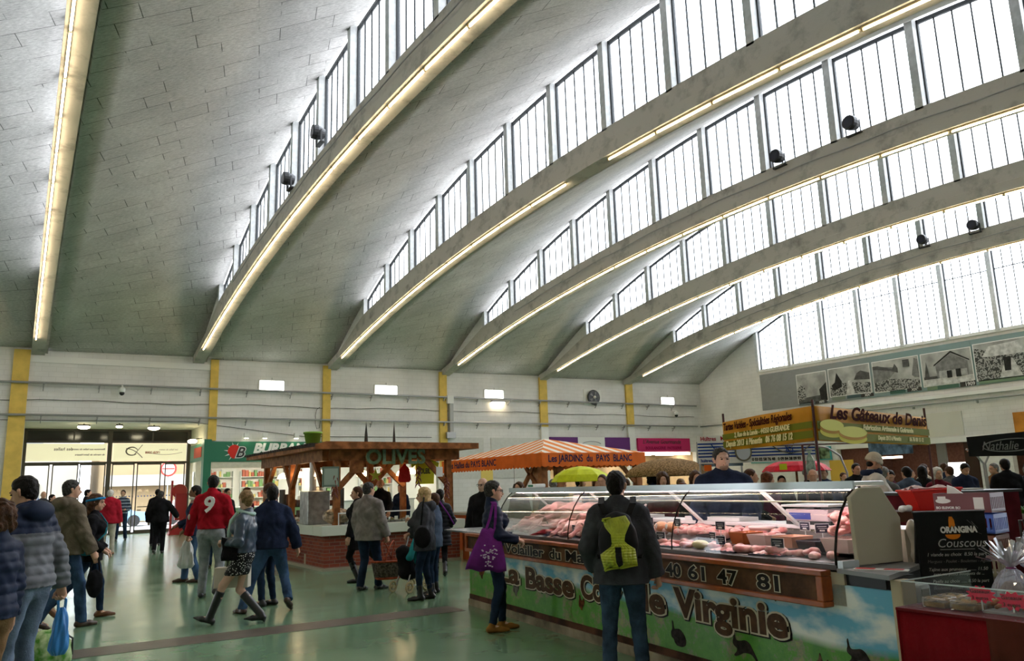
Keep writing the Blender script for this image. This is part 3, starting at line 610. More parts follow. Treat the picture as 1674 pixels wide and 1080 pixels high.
photo(21.36,18.96,5.58,7.17,[(G[4],[(0,0),(1,0),(1,.2),(0,.22)]),(G[1],[(.02,.2),(.3,.2),(.3,.28),(.02,.28)]),(G[2],[(.3,.2),(.93,.2),(.93,.62),(.62,.92),(.28,.60)]),(G[3],[(.34,.2),(.9,.2),(.9,.4),(.34,.42)]),(G[0],[(.25,.58),(.62,.93),(.97,.62),(.97,.66),(.62,.99),(.25,.63)]),(G[0],[(.5,.18),(.6,.18),(.6,.4),(.5,.4)]),(G[0],[(.68,.18),(.78,.18),(.78,.42),(.68,.42)]),(G[1],[(.04,.25),(.1,.75),(.14,.25)])])
photo(18.88,15.6,5.55,7.24,[(Gc,[(0,0),(1,0),(1,.75),(.5,.6),(0,.9)]),(G[4],[(.3,0),(.6,0),(.5,.5),(.4,.5)]),(G[4],[(.1,.62),(.7,.6),(.6,.95),(.2,.9)]),(G[0],[(.38,.18),(.46,.18),(.48,.55),(.38,.55)])])
for y, z, tx in ((27.35,5.42,'1875'),(24.6,5.48,'XIX°'),(22.1,5.47,'XIX°'),(19.55,5.40,'1909')):
    c = flat('caption', M_black, e, rectE(y+.1, y-.62, z, z+.17 if tx != '1909' else z+.24, XB-.02), (-.006,0,0)); place_text('lettering', M_white, c, tx, .17 if tx != '1909' else .23, (XB-.03, y-.12, z+.03), (0,-1,0), (0,0,1), off=.003)
for y0, y1, z, cc in ((28.5,26.7,5.42,(.12,.14,.14)),(26.4,25.6,5.50,(.20,.24,.19)),(25.5,24.7,5.50,(.07,.11,.12)),(23.1,22.3,5.46,(.05,.11,.09)),(21.2,20.7,5.42,(.18,.25,.16)),(20.7,19.7,5.42,(.07,.14,.10)),(18.8,16.4,5.42,(.18,.26,.17))):
    flat('colour_block', mat('ban_%d' % int(y0*10), cc, .7), e, rectE(y0, y1, z, z+.17, XB-.02), (-.004,0,0))
# shops behind the end wall
b = MB(); b.box(41,41.2,4,27,0,4); b.box(XE+.3,41.2,26.5,26.7,0,4); b.box(XE+.3,41.2,2,2.2,0,4); b.box(XE+.3,41.2,19.2,19.4,0,4); b.box(XE+.3,41.2,2,27,3.3,3.4)
struct(b, 'wall_shop_back_3', mat('maroon_shop_wall',(.17,.09,.07),.8,noise=.2))
struct(MB().box(40.9,41.0,2.2,19.2,0,3.3), 'wall_shop_back_4', mat('orange_shop_wall',(.60,.28,.10),.7,noise=.2))
struct(MB().box(XE+.36,42,2,27,-.05,.0), 'floor', MATS['green_epoxy'])
for i,(y,x) in enumerate(((24.5,38.5),(21.5,38.5),(15.5,38.5),(12.5,38.5))):
    q = MB().box(x-.2,x+.2,y-.7,y+.7,3.22,3.3).build('shop_light', M_white); tag(q, 'ceiling light of the shops behind the end wall, %s from the corner' % ORD[i], 'light', 'shop ceiling lights')
    MB().box(x-.16,x+.16,y-.65,y+.65,3.19,3.22).build('diffuser', mat('shop_diffuser_warm',(1,1,1),.5,emit=(1,.82,.55),estr=9), q)
q = MB().box(XE+.02,XE+.06,19.95,20.75,0,2.05).build('lit_doorway', mat('door_glow',(1,1,1),.5,emit=(1,.98,.95),estr=1.6)); tag(q, 'bright white doorway at the back beside the brown panel', 'doorway')
q = empty('service_hatch', 'dark brown panel with louvre and small pink notice on the end wall', 'panel')
MB().box(XE+.0,XE+.08,19.35,19.93,0,2.93).build('panel', mat('dark_brown',(.05,.028,.02),.6), q); MB().box(XE+.0,XE+.08,20.75,21.2,0,2.93).build('louvre', mat('grey_louvre',(.2,.19,.18),.6), q)
MB().box(XE-.02,XE+.0,19.5,19.8,2.5,2.65).build('notice', mat('notice_pink',(.6,.25,.22),.6), q)
# signs hung on the end wall
q = MB().box(XE-.12,XE-.05,22.3,24.6,2.55,3.2).build('photo_sign', mat('sea_photo',(.10,.16,.25),.5,noise=.7,nscale=3)); tag(q, 'blue photo sign of a rocky coast over the end wall shop', 'sign')
MB().box(XE-.10,XE-.02,22.9,24.4,2.36,2.46).build('light_strip', mat('strip_warm',(1,.7,.5),.5,emit=(1,.65,.45),estr=7), q)
q = MB().box(XE-.14,XE-.05,26.8,32.2,2.45,3.15).build('shop_sign', mat('sign_turquoise',(.06,.36,.36),.5)); tag(q, 'turquoise fish shop sign between two photos on the end wall', 'sign')
MB().box(XE-.16,XE-.14,31.0,32.1,2.5,3.1).build('left_photo', mat('photo_blue',(.12,.18,.35),.5,noise=.8,nscale=4), q); MB().box(XE-.16,XE-.14,26.85,28.2,2.5,3.1).build('right_photo', mat('photo_greenish',(.15,.22,.12),.5,noise=.8,nscale=4), q)
place_text('lettering', M_dark, q, '06 76 11 98 37', .3, (XE-.15, 30.9, 2.8), (0,-1,0), (0,0,1), off=.003); place_text('lettering', M_dark, q, 'MAREE', .18, (XE-.15, 30.0, 2.55), (0,-1,0), (0,0,1))
q = MB().box(XE-.05,XE-.01,25.6,27.0,0,2.4).build('yellow_door', mat('ochre_door',(.62,.40,.07),.5)); tag(q, 'ochre yellow door on the end wall behind the baker', 'door')
q = MB().box(XE-.2,XE-.1,15.4,17.55,3.05,4.05).build('photo_sign', mat('sunset_orange',(.62,.25,.04),.5,noise=.4,nscale=1)); tag(q, 'orange sunset poster with a dark hooded head shape at the right edge', 'poster')
MB().prism([(XE-.22,16.9,3.05),(XE-.22,16.8,3.6),(XE-.22,16.45,3.9),(XE-.22,16.0,3.75),(XE-.22,15.9,3.05)],(.02,0,0)).build('dark_shape', mat('poster_dark',(.04,.03,.04),.5), q, fixn=True)
# ================================================================ PEOPLE: signed-distance bodies and clothes
V3 = lambda *a: np.array(a, float)
def surf(fn, lo, hi, h):
    lo = np.array(lo)-h*1.5; n = np.maximum(3, np.ceil((np.array(hi)+h*1.5-lo)/h).astype(int)+1)
    ax = [lo[i]+h*np.arange(n[i]) for i in range(3)]
    G_ = np.stack(np.meshgrid(*ax, indexing='ij'), -1).reshape(-1, 3)
    F = fn(G_).reshape(n); F[0], F[-1], F[:,0], F[:,-1], F[:,:,0], F[:,:,-1] = 1, 1, 1, 1, 1, 1
    Sg = F < 0; c = n-1
    cnt = np.zeros(c, int)
    for i in (0,1):
        for j in (0,1):
            for k in (0,1): cnt += Sg[i:c[0]+i, j:c[1]+j, k:c[2]+k]
    act = (cnt > 0) & (cnt < 8); idx = -np.ones(c, int); idx[act] = np.arange(act.sum())
    acc = np.zeros((*c, 3)); num = np.zeros(c)
    for d in range(3):
        sl = [slice(None)]*3; s2 = [slice(None)]*3; sl[d] = slice(0, -1); s2[d] = slice(1, None)
        A, B = F[tuple(sl)], F[tuple(s2)]; cr_ = (A < 0) != (B < 0)
        t = np.where(cr_, A/np.where(cr_, A-B, 1), 0)
        sh = A.shape; P = np.zeros((*sh, 3))
        for q in range(3):
            r_ = ax[q][:sh[q]]; P[..., q] = r_.reshape([-1 if z == q else 1 for z in range(3)])
        P[..., d] += t*h; P *= cr_[..., None]
        o = [q for q in range(3) if q != d]
        for i in (0,1):
            for j in (0,1):
                src = [slice(None)]*3; src[o[0]] = slice(i, i+c[o[0]]); src[o[1]] = slice(j, j+c[o[1]]); src[d] = slice(0, c[d])
                acc += P[tuple(src)]; num += cr_[tuple(src)]
    vs = acc[act]/num[act][:, None]
    faces = []
    for d in range(3):
        o = [(d+1) % 3, (d+2) % 3]
        sl = [slice(1, -1)]*3; sl[d] = slice(0, -1); s2 = list(sl); s2[d] = slice(1, None)
        A, B = Sg[tuple(sl)], Sg[tuple(s2)]
        for flip, mk in ((0, A & ~B), (1, ~A & B)):
            ii = np.argwhere(mk)
            if not len(ii): continue
            ii[:, o[0]] += 1; ii[:, o[1]] += 1
            q = []
            for (a, b) in ((0,0),(1,0),(1,1),(0,1)):
                j = ii.copy(); j[:, o[0]] -= a; j[:, o[1]] -= b; q.append(idx[j[:,0], j[:,1], j[:,2]])
            q = np.stack(q, 1); q = q if flip == 0 else q[:, ::-1]; faces.append(q)
    return vs, (np.concatenate(faces) if faces else np.zeros((0,4), int))
def cap(a, b, ra, rb, ax=None, f=1):
    a, b = np.array(a, float), np.array(b, float); bb = b-a; L = bb@bb+1e-9; lo = np.minimum(a, b)-max(ra, rb)*max(1, f); hi = np.maximum(a, b)+max(ra, rb)*max(1, f)
    axn = None if ax is None else np.array(ax, float)/np.linalg.norm(ax)
    def fn(P):
        t = np.clip((P-a)@bb/L, 0, 1); D = P-a-t[:, None]*bb
        if axn is not None: D = D-np.outer(D@axn, axn)*(1-1/f)
        return np.sqrt((D*D).sum(1))-(ra+(rb-ra)*t)
    fn.b = (lo, hi); return fn
def ell(c, r, M=None):
    c = np.array(c, float); r = np.array(r, float); m = r.max()
    def fn(P):
        D = P-c
        if M is not None: D = D@M
        k0 = np.sqrt(((D/r)**2).sum(1)); k1 = np.sqrt(((D/r**2)**2).sum(1))+1e-9
        return k0*(k0-1)/k1
    fn.b = (c-m, c+m); return fn
def uni(prims, k=.03):
    def fn(P):
        d = prims[0](P)
        for p in prims[1:]:
            e = p(P); h_ = np.clip(.5+.5*(e-d)/k, 0, 1); d = e*(1-h_)+d*h_-k*h_*(1-h_)
        return d
    fn.b = (np.min([p.b[0] for p in prims], 0), np.max([p.b[1] for p in prims], 0)); return fn
def cut(fn, *planes):
    """keep the side where (P-p).n < 0"""
    pl = [(np.array(p, float), np.array(n, float)/np.linalg.norm(n)) for p, n in planes]
    def g(P):
        d = fn(P)
        for p, n in pl: d = np.maximum(d, (P-p)@n)
        return d
    g.b = fn.b; return g
def infl(fn, e, wav=0, fr=60, qz=0, qf=.075):
    def g(P):
        d = fn(P)-e
        if wav: d = d+wav*(np.sin(P[:,0]*fr+2*np.sin(P[:,2]*fr*.4))*np.sin(P[:,2]*fr*.55+P[:,1]*fr*.5+1.3*np.sin(P[:,0]*22)))
        if qz: d = d+qz*(1-np.abs(np.sin(np.pi*P[:,2]/qf))**.6)
        return d
    g.b = (fn.b[0]-e-wav-qz, fn.b[1]+e+wav); return g
def to_mesh(name, parts, mats, parent=None, h=.014, mi=None):
    vs, fs, ms, n = [], [], [], 0
    for i, p in enumerate(parts):
        fn, hh = p if isinstance(p, tuple) else (p, h)
        v, f = surf(fn, *fn.b, hh); vs.append(v); fs.append(f+n); ms += [mi[i] if mi else 0]*len(f); n += len(v)
    v = np.concatenate(vs); f = np.concatenate(fs)
    me = bpy.data.meshes.new(name); me.vertices.add(len(v)); me.vertices.foreach_set('co', v.astype(np.float32).ravel())
    me.loops.add(len(f)*4); me.loops.foreach_set('vertex_index', f.astype(np.int32).ravel()); me.polygons.add(len(f))
    me.polygons.foreach_set('loop_start', np.arange(0, len(f)*4, 4, dtype=np.int32)); me.polygons.foreach_set('loop_total', np.full(len(f), 4, np.int32))
    for m in (mats if isinstance(mats, list) else [mats]): me.materials.append(m)
    me.polygons.foreach_set('material_index', np.array(ms, np.int32)); me.polygons.foreach_set('use_smooth', [True]*len(f)); me.update(calc_edges=True)
    o = bpy.data.objects.new(name, me); C.objects.link(o)
    if parent: o.parent = parent
    return o
def ik(a, t, l1, l2, pole):
    a, t, pole = map(lambda q: np.array(q, float), (a, t, pole)); d = t-a; L = np.linalg.norm(d)
    if L > (l1+l2)*.995: t = a+d/L*(l1+l2)*.995; d = t-a; L = np.linalg.norm(d)
    u = d/L; x = (l1*l1-l2*l2+L*L)/(2*L); hh = math.sqrt(max(1e-6, l1*l1-x*x)); p = pole-u*(pole@u); p /= np.linalg.norm(p)+1e-9
    return a+u*x+p*hh, t
def rot(yaw, pitch, roll=0):
    cy, sy, cp, sp = math.cos(yaw), math.sin(yaw), math.cos(pitch), math.sin(pitch); cr2, sr2 = math.cos(roll), math.sin(roll)
    return np.array([[cy,-sy,0],[sy,cy,0],[0,0,1.]])@np.array([[1,0,0],[0,cp,-sp],[0,sp,cp]])@np.array([[cr2,0,sr2],[0,1,0],[-sr2,0,cr2]])
SK = mat('skin', (.56,.32,.22), .55, noise=.12, nscale=14)
SKP = mat('pale_skin', (.62,.40,.30), .55, noise=.1, nscale=14)
def cloth(name, c, rough=.85, noise=.25, ns=9, bump=.3, bs=60): return mat(name, c, rough, noise=noise, nscale=ns, bump=bump, bscale=bs)
H_ = dict(black=mat('black_hair',(.012,.010,.009),.5,noise=.5,nscale=30,bump=.5,bscale=90), brown=mat('brown_hair',(.075,.035,.018),.5,noise=.5,nscale=30,bump=.5,bscale=90),
          blond=mat('blond_hair',(.52,.36,.17),.5,noise=.35,nscale=30,bump=.5,bscale=90), dblond=mat('dark_blond_hair',(.26,.16,.075),.5,noise=.5,nscale=30,bump=.5,bscale=90), grey=mat('grey_hair',(.20,.19,.18),.6,noise=.5,nscale=30,bump=.5,bscale=90),
          white=mat('white_hair',(.62,.60,.56),.6,noise=.2,nscale=30,bump=.5,bscale=90), dgrey=mat('dark_grey_hair',(.055,.052,.05),.6,noise=.6,nscale=40,bump=.5,bscale=90), red=mat('auburn_hair',(.13,.045,.02),.5,noise=.5,nscale=30,bump=.5,bscale=90))
EYE = mat('eye_dark', (.02,.015,.012), .2); LIP = mat('lip', (.35,.10,.08), .5); GLS = mat('spectacle_frame', (.03,.03,.03), .3)
def person(label, x, y, Hh, face, top=None, bottom=None, hair=('short','brown'), shoes=None, sex='m', feet=None, hands=None, lean=0, head=(0,0), elbow=None, curl=.35,
           near=True, skin=None, z0=0, group=None, ftoe=None, build=1.0, pocket=False):
    """top=(kind, material, hem height, options), bottom=(kind, material, options). Local frame: +y ahead, +x the person's right."""
    s = Hh/1.75; wf = build*(1.0 if sex == 'm' else .92); skin = skin or SK
    hc = .0105 if near else .017; hb = .015 if near else .026; hg = .012 if near else .021
    ln = rot(0, -lean)
    hip0 = V3(0, 0, .92)
    def up(p): return (ln@(np.array(p, float)-hip0)+hip0)*s
    feet = feet or [(-.11,.0,0,-.15,0), (.11,.02,0,.15,0)]     # x, y, heel height, toe-out yaw, pitch
    hands = hands or [(-.27,.06,.84), (.27,.06,.84)]
    drop = 0
    ankles = []
    for i, f_ in enumerate(feet): ankles.append(V3(f_[0]*s, f_[1]*s, (.085+f_[2])*s))
    hipz = .90*s
    for i, a in enumerate(ankles): hipz = min(hipz, a[2]+math.sqrt(max(.3, (.815*s)**2-np.linalg.norm((a-V3((-.085,.085)[i]*s, 0, hipz))[:2])**2))*.999)
    dz = hipz-.90*s
    legs = []
    for i, a in enumerate(ankles):
        hp = V3((-.085,.085)[i]*s*wf, 0, hipz); yw = feet[i][3]; kn, an = ik(hp, a, .414*s, .405*s, V3(-math.sin(yw)*.3*-1, 1, 0))
        legs.append((hp, kn, an))
    U = lambda p: up(p)+V3(0,0,dz)
    shw = (.168 if sex == 'm' else .148)*build
    sh = [U((-shw,-.005,1.375)), U((shw,-.005,1.375))]
    arms = []
    for i, t in enumerate(hands):
        t = np.array(t[:3], float)*s+V3(0,0,dz); pole = (elbow[i] if elbow else ((-.5,-1,-.2),(.5,-1,-.2))[i])
        e_, w_ = ik(sh[i], t, .285*s, .255*s, pole); arms.append((sh[i], e_, w_))
    r = s*wf
    # torso chain used by body and clothes
    pel, wai, che, nek = U((0,-.005,.93)), U((0,.005,1.08)), U((0,.0,1.27)), U((0,-.015,1.47)); X = (1,0,0)
    def torso(k=1.0, hip=1.0): return [cap(pel, wai, .108*r*k*hip, .098*r*k, X, 1.42), cap(wai, che, .098*r*k, .112*r*k, X, 1.38), cap(che, U((0,-.01,1.345)), .110*r*k, .082*r*k, X, 1.42), cap(sh[0]+V3(.02*s,0,0), U((0,-.015,1.435)), .048*r*k, .052*r*k), cap(sh[1]-V3(.02*s,0,0), U((0,-.015,1.435)), .048*r*k, .052*r*k)]
    if sex == 'f': bust = [ell(U((-.065,.085,1.27)), np.array([.07,.06,.075])*s), ell(U((.065,.085,1.27)), np.array([.07,.06,.075])*s)]
    else: bust = []
    # ---- body
    hd = U((0,.015,1.615)); HM = rot(head[0], head[1]-lean*.3); hs = s**.4
    W = lambda p: HM@(np.array(p, float)*hs)+hd
    def hell(c, rr): return ell(W(c), np.array(rr)*hs, HM)
    pr = torso(.92)+[cap(U((0,-.02,1.40)), W((0,-.025,-.07)), .062*s, .052*s)]
    lk = 1 if (bottom and bottom[0] == 'skirt') else .82
    for (hp, kn, an) in legs: pr += [cap(hp, kn, .078*r*lk, .050*s*lk), cap(kn, an, .050*s*lk, .034*s), cap(kn*.65+an*.35-V3(0,.012,0), kn*.45+an*.55, .046*s*lk, .034*s*lk)]
    for (a, b, c_) in arms: pr += [cap(a, b, .047*r, .037*s), cap(b, c_, .038*s, .026*s)]
    for i, (hp, kn, an) in enumerate(legs):
        yw, pt = feet[i][3], feet[i][4]; d = V3(math.sin(yw)*math.cos(pt), math.cos(yw)*math.cos(pt), -math.sin(pt)); pr.append(cap(an-V3(0,0,.03*s)-d*.02, an-V3(0,0,.05*s)*math.cos(pt)+d*.12*s, .034*s, .026*s))
    parts = [(uni(pr, .03), hb*1.25)]
    hh = [hell((0,-.014,.028), (.075,.096,.090)), hell((0,.020,-.035), (.060,.070,.082)), hell((0,.045,-.085), (.036,.036,.028)), cap(W((0,.085,.0)), W((0,.106,-.034)), .009, .014), hell((0,.080,.022), (.045,.020,.012)),
          cap(W((-.012,.092,-.06)), W((.012,.092,-.06)), .008, .008), cap(W((0,-.02,-.05)), U((0,-.02,1.44)), .054*s, .058*s), cap(W((-.076,-.008,-.032)), W((-.082,-.016,.008)), .010, .017), cap(W((.076,-.008,-.032)), W((.082,-.016,.008)), .010, .017)]
    parts.append((uni(hh, .014), .0085 if near else .014))
    for i, (a, b, c_) in enumerate(arms):
        if pocket: continue
        d = c_-b; d /= np.linalg.norm(d); sgn = (-1, 1)[i]
        cg = hands[i][3] if len(hands[i]) > 3 else curl
        n = V3(-sgn, 0, 0)-d*(-sgn*d[0]); n /= np.linalg.norm(n)+1e-9     # palm faces the body
        t = np.cross(d, n); t = t if t[1] > 0 else -t                     # thumb side ahead
        if abs(d[1]) > .7: n2 = V3(0,0,-1)-d*(-d[2]); n2 /= np.linalg.norm(n2); n = n2; t = V3(-sgn,0,0)
        q = [cap(c_-d*.02, c_+d*.02*s, .026*s, .024*s), cap(c_+d*.02*s, c_+d*.075*s, .026*s, .026*s, t, 1.5) if near else cap(c_, c_+d*.09*s, .03*s, .03*s)]
        if near:
            for j, (of, L) in enumerate(((-.030,.060),(-.010,.074),(.011,.080),(.030,.072))):
                p0 = c_+d*.078*s+t*of*s; a1 = cg*.9+.05*j*.3; d1 = d*math.cos(a1)+n*math.sin(a1); d2 = d*math.cos(a1*2.1)+n*math.sin(a1*2.1)
                p1 = p0+d1*L*.5*s; q += [cap(p0-d*.015, p1, .0095*s, .0088*s), cap(p1, p1+d2*L*.5*s, .0088*s, .0072*s)]
            p0 = c_+d*.025*s+t*.026*s; p1 = p0+(t*.55+d*.6+n*.35)*.045*s; q += [cap(p0, p1, .011*s, .0095*s), cap(p1, p1+(d*.8+n*.5*(.4+cg))*.032*s, .0095*s, .008*s)]
        parts.append((uni(q, .006), .0058 if near else .012))
    o = to_mesh('person', parts, skin); tag(o, label, 'person', group)
    # ---- face
    if near:
        for sx in (-.030, .030):
            to_mesh('eye', [(ell(W((sx,.0815,.0)), np.array([.0135,.010,.0075])), .004)], EYE, o); to_mesh('eyebrow', [(cap(W((sx*.55,.092,.022)), W((sx*1.5,.084,.020)), .0045, .0035), .0035)], H_[hair[1]] if hair[1] in ('black','brown','grey','dgrey') else H_['brown'], o)
        to_mesh('mouth', [(cap(W((-.020,.090,-.060)), W((.020,.090,-.060)), .0055, .0055), .004)], LIP, o)
    # ---- hair
    hk, hcol = hair; hm = H_.get(hcol) or hcol; hp_ = []; Z = 1.0
    scalp = hell((0,-.018,.034), (.086,.104,.098))
    if hk in ('short','cap','receding','curly','bun','bob','long','wavy'):
        cutp = [(W((0,.062 if hk != 'receding' else .02,.03)), HM@V3(0,1,-.9))]
        if hk in ('short','receding'): base = cut(uni([scalp, hell((0,-.05,-.02), (.068,.062,.075))], .02), (W((0,0,-.075)), HM@V3(0,.55,-1)), (W((0,.012,0)), HM@V3(0,1,-1.2) if hk == 'receding' else HM@V3(0,1,-.72)))
        elif hk == 'curly': base = cut(infl(uni([hell((0,-.03,.035), (.112,.115,.115)), hell((-.05,-.04,-.05), (.065,.07,.07)), hell((.05,-.04,-.05), (.065,.07,.07))], .02), 0, .010, 95), (W((0,.05,-.0)), HM@V3(0,1,-.45)))
        elif hk == 'bun': base = uni([cut(scalp, (W((0,.022,0)), HM@V3(0,1,-.72))), infl(hell((0,-.105,.015), (.052,.045,.062)), 0, .006, 90), hell((0,-.07,-.045), (.055,.04,.05))], .02)
        elif hk == 'bob': base = cut(infl(uni([hell((0,-.02,.035), (.098,.110,.100)), hell((0,-.045,-.07), (.100,.075,.095))], .03), 0, .004, 110), (W((0,.045,0)), HM@V3(0,1,-.42)))
        elif hk in ('long','wavy'): base = cut(infl(uni([hell((0,-.02,.035), (.096,.110,.100)), cap(W((0,-.055,-.03)), W((0,-.095,-.21)), .075, .055, HM@V3(1,0,0), 1.35)], .03), 0, .009 if hk == 'wavy' else .004, 60), (W((0,.042,0)), HM@V3(0,1,-.40)))
        if near and hk == 'short': base = infl(base, 0, .0045, 120)
        to_mesh('hair', [(base, .009 if near else .015)], hm, o)
    if hk == 'bald' and hm: to_mesh('hair', [(cut(uni([hell((0,-.025,-.02), (.083,.09,.04))], .02), (W((0,.0,0)), HM@V3(0,1,0)), (W((0,0,-.05)), HM@V3(0,.4,-1))), .010)], hm, o)
    if hk == 'beanie':
        to_mesh('knitted_hat', [(infl(uni([cut(hell((0,-.022,.040), (.098,.114,.116)), (W((0,0,.012)), HM@V3(0,-.15,-1))), cut(hell((0,-.02,.03), (.104,.122,.09)), (W((0,0,.048)), HM@V3(0,0,1)), (W((0,0,.008)), HM@V3(0,0,-1)))], .01), 0, .002, 140), .010)], hm, o)
        to_mesh('hair', [(hell((0,-.055,-.03), (.066,.05,.055)), .012)], H_['black'], o)
    if hk == 'flatcap':
        to_mesh('cap', [(cut(uni([hell((0,-.018,.050), (.092,.112,.080)), cap(W((-.03,.10,.045)), W((.03,.10,.045)), .022, .022)], .02), (W((0,0,.02)), HM@V3(0,.1,-1))), .010)], hm, o)
    # ---- trousers or skirt
    bk, bm_, bo = (list(bottom)+[{}])[:3] if bottom else (None, None, {})
    sl = bo.get('slim', 0); waist = bo.get('waist', 1.02)
    if bk in ('trousers', 'leggings'):
        k1 = 1.10 if not sl else 1.03; ps = [cap(pel+V3(0,0,-.03*s), U((0,0,waist)), .112*r, .104*r, X, 1.42)]
        caps_ = []
        for (hp, kn, an) in legs:
            u_ = an-kn; u_ = u_/np.linalg.norm(u_)
            ps2 = [cap(hp+V3(0,-.015,.0), kn, .094*r*k1, (.066 if not sl else .058)*s), cap(kn, an+u_*.02, (.066 if not sl else .058)*s, (.060 if not sl else .044)*s), cap(kn*.65+an*.35-V3(0,.012,0), kn*.45+an*.55, .050*s, .040*s)]
            caps_.append(cut(uni(ps2, .02), (an+u_*(.035 if not sl else .0), u_)))
        fn = infl(uni(ps+caps_, .025), 0, .0045, 55); fn = cut(fn, (U((0,0,waist+.02)), ln@V3(0,0,1)))
        to_mesh('trousers' if bk == 'trousers' else 'leggings', [(fn, hg)], bm_, o)
    if bk == 'skirt':
        z1 = bo.get('hem', .62); c0 = (legs[0][1]+legs[1][1])/2; hm2 = V3(c0[0], c0[1]*.6, z1*s)
        fn = infl(uni([cap(U((0,0,1.0)), pel, .10*r, .122*r, X, 1.38), cap(pel, hm2, .122*r, .150*r, X, 1.30)], .02), 0, .008, 34)
        to_mesh('skirt', [(cut(fn, (hm2, V3(0,0,-1)), (U((0,0,1.0)), V3(0,0,1))), hg)], bm_, o)
    # ---- top
    if top:
        tk, tm, hem, op = (list(top)+[{}])[:4]; e = op.get('e', .022)*s; pf = op.get('puff', 0); hk_ = op.get('flare', 1.06); mt = tm if isinstance(tm, list) else [tm]
        hemP = V3(pel[0], pel[1]*(1 if hem > .8 else .6), hem*s+dz)
        ps = torso(1.0)+bust
        if hem < .93: ps.append(cap(pel, hemP, .112*r, .112*r*hk_, X, 1.40))
        tor = infl(uni(ps, .035), e, op.get('wav', .005), 42, pf, .075); tor = cut(tor, (hemP, V3(0,0,-1)), (U((0,.02,1.53)), ln@V3(0,.25,1)))
        sl_ = []
        for (a, b, c_) in arms:
            u_ = (c_-b)/np.linalg.norm(c_-b); rr = op.get('sleeve', 1.0)
            av = infl(uni([cap(a-V3(0,0,.01), b, .051*r*rr, .045*s*rr), cap(b, c_, .046*s*rr, .036*s*rr)], .02), e*.8, op.get('wav', .005), 60, pf, .065); sl_.append(cut(av, (c_-u_*(.0 if not op.get('short') else .30)*s, u_)))
        prt = [uni([tor]+sl_, .028)]
        if op.get('collar', 1): prt.append(cut(infl(cap(U((0,-.02,1.44)), U((0,-.022,1.50+.02*op.get('collar',1))), .080*s, .066*s), 0), (U((0,-.02,1.50+.025*op.get('collar',1))), ln@V3(0,.35,1))))
        if op.get('hood'): prt.append(ell(U((0,-.12,1.45)), np.array([.14,.075,.085])*s)); prt.append(cap(U((-.08,-.06,1.46)), U((.08,-.06,1.46)), .06*s, .06*s))
        fn = uni(prt, .02); yz = op.get('yoke')
        j = to_mesh(tk, [(fn, hg)], mt, o)
        if yz:        # yoke of another colour across the shoulders
            me = j.data; zc = [p.center.z for p in me.polygons]; zz = U((0,0,yz))[2]
            me.polygons.foreach_set('material_index', [1 if z > zz else 0 for z in zc])
    # ---- shoes
    if shoes:
        sk_, sm_ = shoes[:2]; bh = shoes[2] if len(shoes) > 2 else 0
        for i, (hp, kn, an) in enumerate(legs):
            yw, pt = feet[i][3], feet[i][4]; d = V3(math.sin(yw)*math.cos(pt), math.cos(yw)*math.cos(pt), -math.sin(pt)); u2 = V3(-math.sin(yw)*math.sin(-pt)*-1, math.cos(yw)*math.sin(pt), math.cos(pt))
            u2 = np.cross(np.cross(d, V3(0,0,1)), d); u2 /= np.linalg.norm(u2); sd = np.cross(d, u2)
            sole = an-u2*.085*s; hl = .055 if 'heel' in sk_ else 0
            ps = [cap(sole-d*.045*s+u2*.035*s, sole+d*.10*s+u2*.030*s, .036*s, .036*s, sd, 1.12), cap(sole+d*.10*s+u2*.028*s, sole+d*(.185 if 'heel' not in sk_ else .205)*s+u2*.020*s, .036*s, .022*s if 'heel' not in sk_ else .012*s, sd, 1.25), cap(sole-d*.02*s+u2*.04*s, an+u2*.01*s, .040*s, .040*s)]
            fn = uni(ps, .02)
            if 'heel' in sk_: ps.append(cap(sole-d*.06*s+u2*.03*s, sole-d*.055*s+u2*-.03*s, .020*s, .012*s)); fn = uni(ps, .012)
            if bh:
                kk = kn-an; kk /= np.linalg.norm(kk); fn = uni([fn, cut(cap(an-kk*.02, an+kk*bh*1.1, .046*s, .060*s if bh > .2 else .052*s), (an+kk*bh, kk))], .02)
            fn = cut(fn, (sole-u2*(.0 if 'heel' not in sk_ else .055), -u2)) if 'heel' not in sk_ else fn
            to_mesh('boot' if bh else 'shoe', [(fn, .0095 if near else .017)], sm_, o)
    o.location = (x, y, z0); o.rotation_euler = (0, 0, -R(face)); o['s'] = s
    del o['s']
    o2 = dict(o=o, s=s, U=U, W=W, HM=HM, arms=arms, legs=legs, r=r, pel=pel, dz=dz, hd=hd, sh=sh)
    return o2
